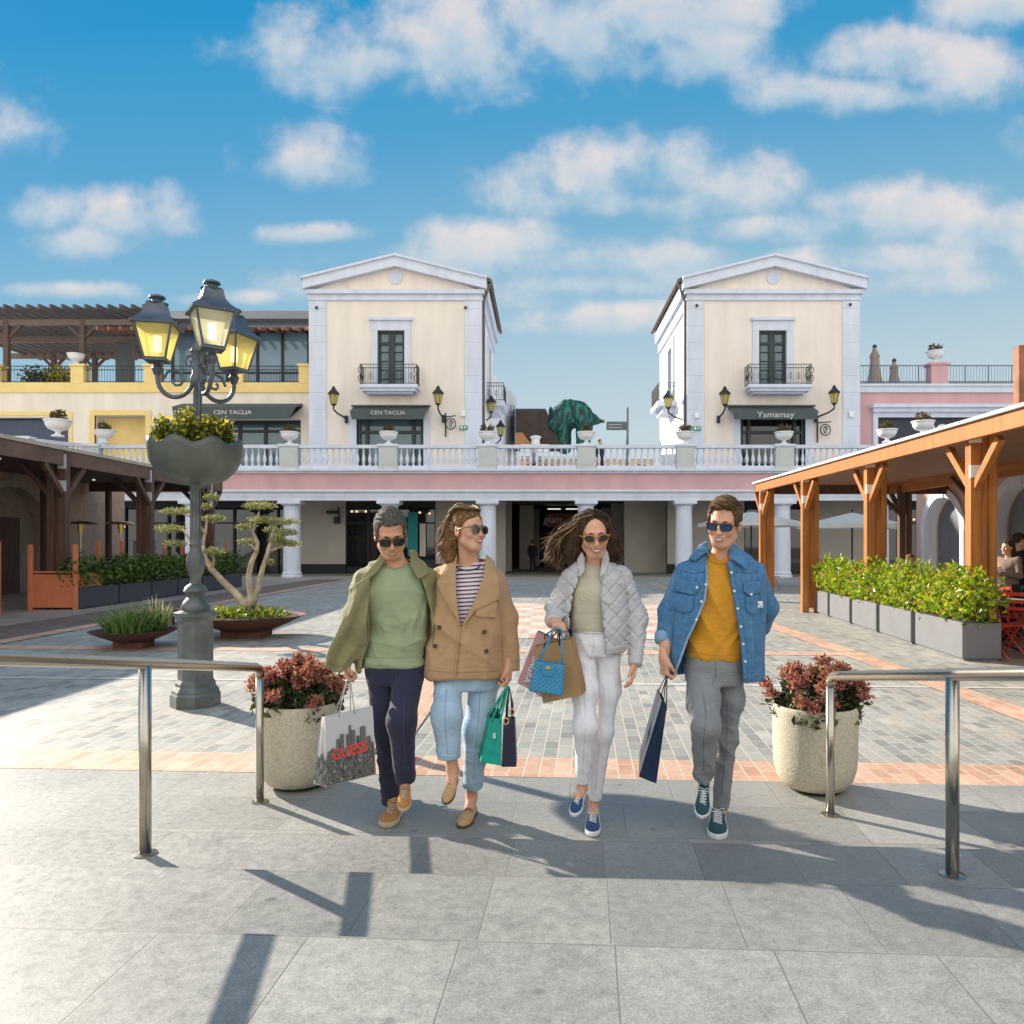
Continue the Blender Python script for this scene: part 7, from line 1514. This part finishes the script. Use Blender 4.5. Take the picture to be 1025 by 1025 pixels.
# ---------------------------------------------------------------- seams, plackets and stitching laid on the garments
from mathutils.bvhtree import BVHTree
def seam(o, lines, r, m, nm='seam', off=.0008, n=14):
    V = [v.co + ORG[o.name] for v in o.data.vertices]; T_ = BVHTree.FromPolygons([tuple(v) for v in V], [tuple(p.vertices) for p in o.data.polygons]); c = Vector((0, 0, CAMH)); k = 0
    for ln in lines:
        L = [Vector((a, b, 0)) for a, b in ln]; seg = [(L[i + 1] - L[i]).length for i in range(len(L) - 1)]; tot = sum(seg); pts = []
        for j in range(n + 1):
            s = tot * j / n; i = 0
            while i < len(seg) - 1 and s > seg[i]: s -= seg[i]; i += 1
            q = L[i].lerp(L[i + 1], min(1, s / seg[i])); d = (P(q.x, q.y, 4) - c).normalized(); h = T_.ray_cast(c, d)
            if h[0] is not None and (not pts or (h[0] - pts[-1]).length < .09): pts.append(h[0] - d * off)
        if len(pts) > 2: b = MB(); b.tube(pts, r, 6); b.build(nm, m, o, smooth=True)
PPL = [o for o in S.objects if o.get('category') == 'person']
def part(i, nm): return [c for c in PPL[i].children if c.name.startswith(nm)][0]
sag2 = fabric('sage_rib', (.26, .31, .185)); mus2 = fabric('mustard_rib', (.5, .22, .012)); tan2 = fabric('camel_stitch', (.30, .18, .09)); den2 = fabric('denim_stitch', (.20, .32, .44)); den3 = fabric('denim_dark_seam', (.035, .11, .22)); olv2 = fabric('olive_seam', (.14, .13, .06)); nav2 = fabric('navy_seam', (.05, .055, .10)); gry2 = fabric('grey_seam', (.15, .155, .165)); wht2 = fabric('white_seam', (.58, .57, .62)); jn2 = fabric('jean_seam', (.24, .36, .48)); kn2 = fabric('knit_rib', (.42, .37, .27)); qs2 = fabric('bomber_seam', (.36, .355, .36))
seam(part(0, 't_shirt'), [[(381, 560), (386, 567), (395, 570), (404, 567), (410, 560)]], .004, sag2, 'neckband')
seam(part(0, 't_shirt'), [[(367, 657), (380, 658.5), (400, 658.5), (424, 657)]], .0014, sag2, 'hem_stitch')
seam(part(0, 'overshirt'), [[(366, 577), (357, 592), (348, 620), (338, 655)], [(432, 585), (434, 610)], [(326, 662), (336, 667), (343, 667), (352, 658)]], .0018, olv2)
seam(part(0, 'trousers'), [[(397, 662), (397, 680), (394, 690)], [(369, 664), (373, 674), (369, 684)], [(421, 663), (418, 674), (422, 684)], [(404, 700), (404, 730), (406, 772)]], .0016, nav2)
seam(part(1, 'jacket'), [[(497, 574), (499, 600), (503, 640), (503.5, 668)], [(429, 671), (445, 672.5), (470, 673), (500, 671)], [(506, 662), (512, 663), (517, 662)], [(438, 578), (436, 610), (432, 640)]], .0016, tan2)
seam(part(1, 'jeans'), [[(447, 690), (445, 720), (448, 755)], [(481, 690), (478, 730), (474, 780)], [(440, 757), (450, 758.5), (459, 757)], [(465, 784), (473, 785.5), (481, 784)]], .0016, jn2)
seam(part(2, 'knit_top'), [[(584, 558), (588, 563), (595, 565), (602, 563), (606, 557)]], .004, kn2, 'neckband')
seam(part(2, 'white_jeans'), [[(594, 634), (594.5, 650), (591, 660)], [(575, 636), (583, 641), (573, 647)], [(607, 636), (601, 642), (612, 648)], [(600, 665), (600, 700), (601, 735), (596, 790)], [(585, 675), (586, 720), (583, 775)]], .0013, wht2)
seam(part(2, 'white_jeans'), [[(593, 631.8), (595, 631.8)]], .006, GOLD, 'button')
seam(part(2, 'bomber_jacket'), [[(622, 571), (627, 590), (630, 615)], [(604, 566), (602, 590), (603, 615), (606, 645)]], .0022, qs2, 'zip')
seam(part(3, 't_shirt'), [[(708, 556), (712, 562), (720, 565.5), (729, 563), (734, 556)]], .004, mus2, 'neckband')
seam(part(3, 't_shirt'), [[(690, 652), (705, 655), (725, 656.5), (740, 655)]], .0014, mus2, 'hem_stitch')
seam(part(3, 'denim_shirt'), [[(683, 566), (677, 590), (674, 620), (672, 655)], [(757, 567), (760, 590), (762, 615)], [(684, 572), (695, 574), (706, 572)], [(736, 572), (748, 574), (759, 572)]], .0018, den3)
seam(part(3, 'denim_shirt'), [[(670, 672), (674, 673)], [(746, 675), (755, 675), (764, 674)], [(748, 566), (751, 600), (753, 640), (754, 672)], [(671, 640), (676, 600), (680, 575)]], .0011, den2, 'stitching')
seam(part(3, 'trousers'), [[(716, 662), (716.5, 676), (713, 686)], [(691, 664), (687, 672), (689, 682)], [(737, 664), (741, 676)], [(703, 690), (707, 715), (704, 745), (704, 772)], [(728, 700), (728, 740), (722, 795)]], .0016, gry2)
# ================================================================ bags
def paper_bag(name, label, cat, TL, TR, BR, BL, TLb, BLb, m, mside=None, grp=None):
    TL, TR, BR, BL = [P(*a) for a in (TL, TR, BR, BL)]; TLb, BLb = P(*TLb), P(*BLb); TRb = TR + (TLb - TL); BRb = BR + (BLb - BL)
    c = (BL + BR + BLb + BRb) / 4; t = thing(name, tuple(c), label, cat, grp); th = .0015
    def sheet(a, b_, c_, d, mm, nm, inw):
        b = MB(); n = 7; vs = []; nrm = (b_ - a).cross(d - a).normalized(); random.seed(3)
        for i in range(n):
            for j in range(n):
                u, v_ = i / (n - 1), j / (n - 1); p = (a * (1 - u) + b_ * u) * (1 - v_) + (d * (1 - u) + c_ * u) * v_; e = u * (1 - u) * v_ * (1 - v_) * 16
                vs.append(p + nrm * (random.uniform(-.004, .004) * e + .004 * sin(u * 7 + v_ * 4) * e))
        N0 = len(vs); vs += [p + inw * th for p in vs]
        fs = []
        for i in range(n - 1):
            for j in range(n - 1): a0 = i * n + j; fs.append((a0, a0 + 1, a0 + n + 1, a0 + n)); fs.append((N0 + a0, N0 + a0 + n, N0 + a0 + n + 1, N0 + a0 + 1))
        for i in range(n - 1):
            fs += [(i * n, (i + 1) * n, N0 + (i + 1) * n, N0 + i * n), (i * n + n - 1, N0 + i * n + n - 1, N0 + (i + 1) * n + n - 1, (i + 1) * n + n - 1), (i, N0 + i, N0 + i + 1, i + 1), ((n - 1) * n + i, (n - 1) * n + i + 1, N0 + (n - 1) * n + i + 1, N0 + (n - 1) * n + i)]
        b.add(vs, fs); return b.build(nm, mm, t)
    iw = (TLb - TL).normalized()
    f_ = sheet(TL, TR, BR, BL, m, 'front_panel', iw); sheet(TLb, TRb, BRb, BLb, m, 'back_panel', -iw)
    sd = (TR - TL).normalized(); sheet(TLb, TL, BL, BLb, mside or m, 'side_panel', sd); sheet(TRb, TR, BR, BRb, mside or m, 'side_panel', -sd)
    sheet(BL, BR, BRb, BLb, mside or m, 'bottom_panel', (TL - BL).normalized())
    return t, TL, TR, BR, BL, TLb, f_, BLb
def handles(t, TL, TR, back, apex, m, r=.0035, f0=.3, f1=.7, nm='handle', flat=False):
    apex = Vector(apex)
    for o in (Vector((0, 0, 0)), back):
        a = TL.lerp(TR, f0) + o; c = TL.lerp(TR, f1) + o; dn = Vector((0, 0, -.02)); s_ = (c - a) * .08
        pts = [a + dn, a, a.lerp(apex - s_, .55), apex - s_ + Vector((0, 0, -.006)), apex, apex + s_ + Vector((0, 0, -.006)), c.lerp(apex + s_, .55), c, c + dn]
        b = MB(); b.tube(pts, r, 7); b.build(nm, m, t, smooth=True)
def on_face(TL, TR, BR, BL, u, v_, off):   # u right, v up
    n = (TR - TL).cross(BL - TL).normalized(); n = n if n.y < 0 else -n
    p = (BL * (1 - u) + BR * u) * (1 - v_) + (TL * (1 - u) + TR * u) * v_; return p + n * off
PB = mat('glossy_print_paper', (.47, .475, .49), .3, 0, .08, 3, .05, 40)
CORD = mat('grey_cord', (.35, .34, .33), .8)
t, TL, TR, BR, BL, TLb, fp, BLb = paper_bag('paper_bag', 'large paper bag with grey city skyline and red lettering held by the man in olive', 'bag', (325.5, 717, 4.06), (373, 706.5, 3.96), (376.5, 775, 3.96), (326.5, 788, 4.06), (322, 717.5, 4.10), (314, 784.5, 4.17), PB)
handles(t, TL, TR, TLb - TL, P(349, 679, 4.05), CORD, .003, .3, .62)
random.seed(11); V = []; Fc = []
def prect(u0, u1, v0, v1, off, lean=0):
    i = len(V); V.extend([on_face(TL, TR, BR, BL, u0, v0, off), on_face(TL, TR, BR, BL, u1, v0, off), on_face(TL, TR, BR, BL, u1, v1, off), on_face(TL, TR, BR, BL, u0, v1, off)]); Fc.append((i, i + 1, i + 2, i + 3))
prect(.01, .99, .01, .40, .006)
for k in range(26): u = random.uniform(.01, .9); w_ = random.uniform(.04, .09); prect(u, min(.99, u + w_), .3, random.uniform(.4, .5), .0065 + k * 1e-5)
for (u0, u1, v1) in ((.24, .31, .64), (.32, .39, .70), (.44, .5, .68), (.50, .545, .80), (.555, .62, .72), (.66, .71, .62), (.73, .83, .74), (.86, .93, .58), (.12, .2, .52)): prect(u0, u1, .38, v1, .007 + u0 * 1e-4)
o = link('skyline_print', V, Fc, leafmat('skyline_grey', [(.05, .05, .05), (.12, .115, .11), (.08, .077, .073), (.16, .155, .15)], .5, 0), fp)
V = []; Fc = []
for k in range(300): u = random.uniform(.01, .95); v_ = random.uniform(.01, .42) ; w_ = random.uniform(.01, .045); prect(u, min(.99, u + w_), v_, v_ + random.uniform(.01, .06), .0075 + k * 2e-6)
for (u0, u1, v1) in ((.24, .31, .64), (.32, .39, .70), (.44, .5, .68), (.50, .545, .78), (.555, .62, .72), (.73, .83, .74)):
    for k in range(3): x = u0 + (u1 - u0) * (k + .3) / 3; prect(x, x + .006, .42, v1 - .02, .0078)
link('city_detail_print', V, Fc, leafmat('city_detail', [(.015, .015, .015), (.06, .057, .055), (.18, .175, .17), (.03, .03, .03), (.26, .25, .24), (.12, .08, .07)], .5, 0), fp)
ex = (BR - BL).normalized(); ez = (TL - BL).normalized()
text_obj('red_lettering', 'GUESS', .078, mat('red_print', (.75, .03, .02), .4, 0, 0, 5, 0), on_face(TL, TR, BR, BL, .52, .43, .0085), ex, ez, fp, .0006, 0, .0010, 1.05)
# side panel skyline
SV = []; SF = []; s0 = TLb; s1 = TL; s2 = BL; s3 = BLb
def srect(u0, u1, v0, v1, off):
    n = (s1 - s0).cross(s3 - s0).normalized(); n = n if n.x < 0 else -n
    for (u, v_) in ((u0, v0), (u1, v0), (u1, v1), (u0, v1)): SV.append((s3 * (1 - u) + s2 * u) * (1 - v_) + (s0 * (1 - u) + s1 * u) * v_ + n * off)
    i = len(SV) - 4; SF.append((i, i + 1, i + 2, i + 3))
for k in range(60): u = random.uniform(0, .85); v_ = random.uniform(.0, .4); srect(u, u + .15, v_, v_ + .08, .006 + k * 1e-5)
link('side_print', SV, SF, MATS['city_detail'], [c for c in t.children if c.name.startswith('side_panel')][0])

TG = mat('teal_green_paper', (.0, .34, .26), .45, 0, .08, 3, .1, 40); TGD = mat('teal_green_side', (.0, .30, .23), .5, 0, .08)
t, TL, TR, BR, BL, TLb, fp, BLb = paper_bag('paper_bag', 'teal green paper bag with ribbon handles held by the woman in camel jacket', 'bag', (490, 719, 4.08), (502.5, 719.5, 4.06), (502, 766.5, 4.06), (481, 763, 4.08), (487, 708, 4.22), (473.5, 743, 4.32), TG, TGD)
handles(t, TL, TR, (TLb - TL) * .5, P(508, 686, 4.13), TG, .006, .25, .9)
text_obj('lettering', 'S', .035, WHT, on_face(TL, TR, BR, BL, .55, .62, .006), (1, 0, 0), (0, 0, 1), fp, .0006, 0, .002)
NVB = mat('navy_leather', (.02, .02, .055), .45, 0, .1)
t = thing('handbag', tuple(P(510, 762, 4.12)), 'small navy leather handbag with gold rings beside the teal paper bag', 'handbag')
def hb(p):
    q = p - V3(PX(510, 742, 4.13)); hw = np.interp(q[:, 2], [-.12, .12], [.036, .026]); return (np.maximum(np.maximum(np.abs(q[:, 0]) - hw, np.abs(q[:, 1]) - .07), np.abs(q[:, 2]) - .115) - .004)
surf('bag_body', hb, (-.3, 3.95, .25), (-.05, 4.3, .7), .004, NVB, t)
b = MB(); a = P(507, 722, 4.1); c = P(513, 720, 4.12); top = P(510, 688, 4.14); b.tube([a, a.lerp(top, .5) + Vector((-.004, 0, 0)), top, c.lerp(top, .5) + Vector((.006, 0, 0)), c], .0075, 8); b.build('strap', NVB, t, smooth=True)
b = MB()
for (px, py) in ((506.5, 722), (512.5, 713)): q = P(px, py, 4.05); b.tube([q + Vector((.012 * cos(a_), 0, .018 * sin(a_))) for a_ in np.linspace(0, 6.28, 13)], .004, 6)
b.build('ring', GOLD, t, smooth=True)

KR = mat('kraft_paper', (.36, .22, .10), .8, 0, .08, 4, .15, 60); PKP = mat('dusty_pink_paper', (.50, .27, .28), .6, 0, .08, 4, .1); 
HP = (556, 631)
t, TL, TR, BR, BL, TLb, fp, BLb = paper_bag('paper_bag', 'dusty pink paper bag with white lettering beside the blue handbag', 'bag', (537.5, 632, 3.92), (560, 643, 3.92), (544, 699, 3.92), (518, 683, 3.92), (540, 631, 4.0), (523, 679, 4.02), PKP)
handles(t, TL, TR, TLb - TL, P(558, 628, 3.84), mat('dark_cord', (.03, .015, .012), .7), .003, .35, .9)
ez = (TL - BL).normalized(); text_obj('lettering', 'SAGRA', .05, WHT, on_face(TL, TR, BR, BL, .3, .33, .006), -ez, (TR - TL).normalized(), fp, .0006, 0, .001, .9)
t, TL, TR, BR, BL, TLb, fp, BLb = paper_bag('paper_bag', 'brown kraft paper bag behind the blue handbag', 'bag', (534, 648, 3.86), (572, 639.5, 3.86), (582.5, 696, 3.84), (543.5, 704, 3.84), (538, 645, 3.91), (549, 698, 3.91), KR)
handles(t, TL, TR, TLb - TL, P(560, 630, 3.84), mat('dark_cord', (.03, .015, .012), .7), .004, .28, .68)
BLU = mat('sky_blue_leather', (.035, .24, .43), .4, 0, .08, 8, .15, 100)
c0 = P(548.5, 678, 3.77); t = thing('handbag', tuple(P(548, 695, 3.77)), 'small sky blue quilted handbag with gold clasp held by the woman in white jeans', 'handbag')
cr, sr = cos(radians(-8)), sin(radians(-8))
def bq(p):
    q = p - V3(c0); x = q[:, 0] * cr + q[:, 2] * sr; z = -q[:, 0] * sr + q[:, 2] * cr; hw = np.interp(z, [-.08, .08], [.088, .074]); d = np.stack([np.abs(x) - hw, np.abs(q[:, 1]) - .035, np.abs(z) - .078], 1) + .012
    D = np.linalg.norm(np.maximum(d, 0), axis=1) + np.minimum(d.max(1), 0) - .012; u = (x + z) / .024; v_ = (x - z) / .024; w_ = np.minimum(np.abs(u - np.round(u)), np.abs(v_ - np.round(v_))) * .024
    return D + .0028 * np.exp(-(w_ / .003) ** 2)
surf('bag_body', bq, V3(c0) - .14, V3(c0) + .14, .0024, BLU, t)
b = MB(); q = c0 + Vector((.0, -.041, .045)); b.tube([q, q + Vector((0, .008, 0))], .034, 24); fl = b.build('flap', BLU, t, angle=40)
b = MB(); b.bbox(q.x - .014, q.x + .014, q.y - .008, q.y, q.z + .002, q.z + .012, .002); b.tube([q + Vector((-.012, -.005, .01)), q + Vector((0, -.005, .02)), q + Vector((.012, -.005, .01))], .002, 6); b.build('clasp', GOLD, fl)
for dy in (-.02, .02):
    a = P(538, 663, 3.77) + Vector((0, dy, 0)); c = P(563, 664, 3.77) + Vector((0, dy, 0)); ap = P(558, 629, 3.83); b = MB(); b.tube([a, a.lerp(ap, .5) + Vector((-.004, 0, 0)), ap + Vector((-.02, 0, -.004)), ap, ap + Vector((.022, 0, -.008)), c.lerp(ap, .5) + Vector((.012, 0, 0)), c], .0055, 8); b.build('handle', BLU, t, smooth=True)
NVP = mat('navy_paper', (.018, .035, .09), .35, 0, .08, 3, .1, 40); NVS = mat('navy_paper_side', (.02, .04, .10), .25, 0, .08, 3, .1, 40)
t, TL, TR, BR, BL, TLb, fp, BLb = paper_bag('paper_bag', 'slim navy blue paper bag held by the man in denim shirt', 'bag', (662.5, 701, 3.98), (667.5, 708, 4.02), (657, 784.5, 4.02), (639.5, 777.5, 3.98), (658, 689, 4.2), (640, 753, 4.24), NVP, NVS)
handles(t, TL, TR, (TLb - TL), P(667.5, 675, 3.96), mat('navy_cord', (.03, .04, .07), .7), .003, .3, .9)

# ================================================================ green animal sculpture beyond the terrace
Ys = 57.0; t = thing('animal_sculpture', (fx(572, Ys), Ys, 5), 'huge dark green sculpture of a hunched shaggy animal beyond the terrace', 'sculpture')
def an(p):
    g_ = lambda a, b_, r0, r1, y0=0, y1=0: rc(p, PX(a[0], a[1], Ys + y0), PX(b_[0], b_[1], Ys + y1), r0, r1)
    D = g_((569, 414), (579, 415.5), 1.08, .95); D = smin(D, g_((579, 415), (592, 420), .92, .42), .4); D = smin(D, g_((592, 420), (603.5, 422), .42, .12), .3)
    D = smin(D, g_((560, 418), (557, 425), .85, .6, -.6, -.9), .4); D = smin(D, g_((551.5, 411), (551, 407), .16, .05, -.6, -.6), .15)
    for (a, c, y) in (((561, 420), (564, 450), -.5), ((566, 420), (567, 450), .5), ((583, 418), (581.5, 450), -.4), ((588, 420), (585.5, 450), .6)): D = smin(D, rc(p, PX(a[0], a[1], Ys + y), PX(c[0], c[1], Ys + y), .5, .36), .25)
    return D + .03 * np.sin(p[:, 0] * 11 + 2 * np.sin(p[:, 2] * 2.4)) * np.sin(p[:, 2] * 1.8 + p[:, 0])
ms = bpy.data.materials.new('weathered_green'); ms.use_nodes = True; n_ = ms.node_tree; bs = n_.nodes['Principled BSDF']; tcn = N(n_, 'ShaderNodeTexCoord'); mpn = N(n_, 'ShaderNodeMapping'); mpn.inputs['Scale'].default_value = (3.2, 3.2, 1.1); lk(n_, tcn.outputs['Object'], mpn.inputs[0])
nn_ = N(n_, 'ShaderNodeTexNoise'); nn_.inputs['Scale'].default_value = 1.3; nn_.inputs['Detail'].default_value = 5; lk(n_, mpn.outputs[0], nn_.inputs['Vector']); lk(n_, ramp(n_, nn_.outputs[0], [(.38, (.010, .022, .022)), (.5, (.008, .07, .06)), (.62, (.015, .21, .16)), (.74, (.008, .06, .05))]), bs.inputs['Base Color']); bs.inputs['Roughness'].default_value = .7
surf('body', an, (fx(545, Ys), Ys - 2.5, 4.9), (fx(608, Ys), Ys + 2.5, fz(393, Ys)), .06, ms, t)

# ================================================================ background people
def bg_person(label, x, y, z0, yaw, h, pose, shirt, pants, hairm, skin=SK2, long=False, grp=None):
    t = thing('person', (0, 0, 0), label, 'person', grp); k = h / 1.72; st = pose != 'sit'
    J = dict(hip=.92, sh=1.42, neck=1.46, head=1.60) if st else dict(hip=.50, sh=1.0, neck=1.04, head=1.18)
    R_ = np.array(Matrix.Rotation(yaw, 3, 'Z')); o_ = np.array((x, y, z0)); tr = lambda q: tuple(o_ + R_ @ (np.array(q) * k))
    if st: legs = [[(-.09, 0, J['hip']), (-.1, -.03, .5), (-.11, .05, .1)], [(.09, 0, J['hip']), (.1, -.06, .5), (.11, -.02, .1)]]
    else: legs = [[(-.09, 0, J['hip']), (-.1, -.42, .5), (-.11, -.42, .1)], [(.09, 0, J['hip']), (.1, -.42, .5), (.11, -.4, .1)]]
    reach = pose in ('sit', 'read')
    arms = [[(s * .19, .0, J['sh'] - .03), (s * .24, .03 - (.05 if reach else 0), J['sh'] - .3), (s * (.12 if reach else .22), -.3 if reach else -.05, J['sh'] - (.26 if reach else .55))] for s in (-1, 1)]
    C = lambda p, pts, rs: chain(p, [tr(q) for q in pts], [r * k for r in rs], .03)
    def torso(p, g=0):
        d = rc(p, tr((0, 0, J['hip'])), tr((0, 0, J['hip'] + .3)), (.15 + g) * k, (.15 + g) * k); d = smin(d, rc(p, tr((-.12, 0, J['sh'] - .08)), tr((.12, 0, J['sh'] - .08)), (.085 + g) * k, (.085 + g) * k), .08); return d
    def skin_(p):
        fr_ = Fr(tr((0, -.02, J['head'])), R_, k); d = head_sdf(fr_.to(p), 'f' if long else 'm') * k; d = smin(d, rc(p, tr((0, 0, J['head'] - .08)), tr((0, .01, J['sh'] - .04)), .05 * k, .055 * k), .02)
        for a in arms: d = smin(d, C(p, a + [(a[2][0] * .9, a[2][1] - .1 * (1 if reach else .1), a[2][2] - (0 if reach else .14))], [.045, .036, .026, .03]), .02)
        d = smin(d, torso(p, -.02), .03)
        for l in legs: d = smin(d, C(p, l, [.07, .05, .035]), .02)
        return d
    b0 = np.array((x, y, z0)) - np.array((.55, .65, .03)); b1 = np.array((x, y, z0 + (1.85 if st else 1.4) * k)) + np.array((.55, .65, 0))
    surf('body', skin_, b0, b1, .01, skin, t)
    def sh_(p):
        d = torso(p, .012); 
        for a in arms: d = smin(d, C(p, a, [.06, .052, .045]), .03)
        d = smax(d, np.maximum((z0 + (J['hip'] - .12) * k) - p[:, 2], -rc(p, tr((0, -.03, J['neck'] + .12)), tr((0, -.02, J['neck'] - .02)), .07 * k, .06 * k)), .01)
        return d + fold(p, (.4, .2, .8), 22, .004, 3)
    surf('top', sh_, b0, b1, .011, shirt, t)
    def pa(p):
        d = rc(p, tr((-.05, 0, J['hip'])), tr((.05, 0, J['hip'])), .125 * k, .125 * k)
        for l in legs: d = smin(d, C(p, l, [.09, .072, .055]), .03)
        return smax(d, p[:, 2] - (z0 + (J['hip'] + .06) * k), .01)
    surf('trousers', pa, b0, b1, .011, pants, t)
    fr_ = Fr(tr((0, -.02, J['head'])), R_, k)
    def ha(p):
        q = fr_.to(p); d = ell(q, (0, .022, .045), (.084, .102, .092)); zl = np.interp(q[:, 1], [-.1, -.05, -.02, .0, .05, .1], [.085, .06, .02, -.02, -.06, -.09]); d = smax(d, zl - q[:, 2], .01)
        if long: d = smin(d, chain(q, [(0, .07, .02), (0, .09, -.1), (0, .09, -.24)], [.08, .075, .045], .03), .03)
        return (d + .003 * np.sin(q[:, 0] * 120 + q[:, 2] * 40)) * k
    surf('hair', ha, fr_.o - .36, fr_.o + .2, .008, hairm, t)
    for i, l in enumerate(legs):
        e = l[2]; b = MB(); c = tr((e[0], e[1] - .06, .045))
        shoe_ = lambda p: smax(ell(p, tr((e[0], e[1] - .06, .05)), (.05, .14, .055)) if abs(sin(yaw)) < .7 else ell(p, tr((e[0], e[1] - .06, .05)), (.14, .05, .055)), z0 + .004 - p[:, 2], .004)
        surf('shoe', shoe_, np.array(c) - .17, np.array(c) + .17, .012, DARKM, t)
    return t
BKC = fabric('black_coat', (.015, .015, .017)); GRS = fabric('dark_green_knit', (.03, .06, .045)); BRS = fabric('taupe_knit', (.22, .15, .11)); 
bg_person('man in black coat standing at the right edge of the cafe', fx(1020, 12.6), 12.6, 0, pi * .45, 1.70, 'stand', BKC, NAVY, H_DK)
w_ = bg_person('long haired woman reading a menu near the right edge of the cafe', fx(1009, 12.1), 12.1, 0, -pi * .4, 1.58, 'read', BRS, BKC, H_DK, long=True)
t = thing('menu_card', (fx(1001, 12.0), 12.0, 1.05), 'pale menu card held by the long haired woman at the cafe', 'menu'); b = MB(); q = P(1000, 576, 12.0); b.obar(q + Vector((-.06, 0, .12)), q + Vector((.04, 0, -.12)), .2, .006, (0, 1, 0)); b.build('page', WHT, t); b = MB(); b.obar(q + Vector((-.03, -.006, .08)), q + Vector((.03, -.006, -.06)), .12, .002, (0, 1, 0)); b.build('print', GREYP, t)
bg_person('guest in black seated at the cafe behind the nearest pergola post', fx(990, 13.2), 13.2, 0, -pi * .5, 1.72, 'sit', BKC, NAVY, H_DK)
bg_person('guest whose head shows above the golden hedge', fx(911, 16.5), 16.5, .0, .3, 1.72, 'sit', BKC, NAVY, H_BR)
bg_person('dark haired guest half hidden by the hedge near the middle pergola post', fx(868, 19), 19, .0, 2.5, 1.7, 'sit', GRS, BKC, H_DK)
bg_person('dark dressed visitor on the terrace beside the green animal sculpture', fx(600.5, 38.2), 38.2, 5.0, .6, 1.8, 'stand', BKC, BKC, H_DK)
bg_person('visitor in pale top on the terrace behind the balusters left of the sculpture', fx(534, 39), 39, 5.0, 1.2, 1.5, 'stand', fabric('grey_top', (.25, .25, .27)), NAVY, H_BR)
bg_person('dark dressed visitor in the arcade between the two women', fx(533, 43), 43, 0, 2.9, 1.75, 'stand', BKC, NAVY, H_DK)
bg_person('distant shopper in pale top in the arcade left of the woman in camel jacket', fx(498, 41), 41, 0, 3.3, 1.65, 'stand', fabric('grey_top', (.25, .25, .27)), NAVY, H_BR)
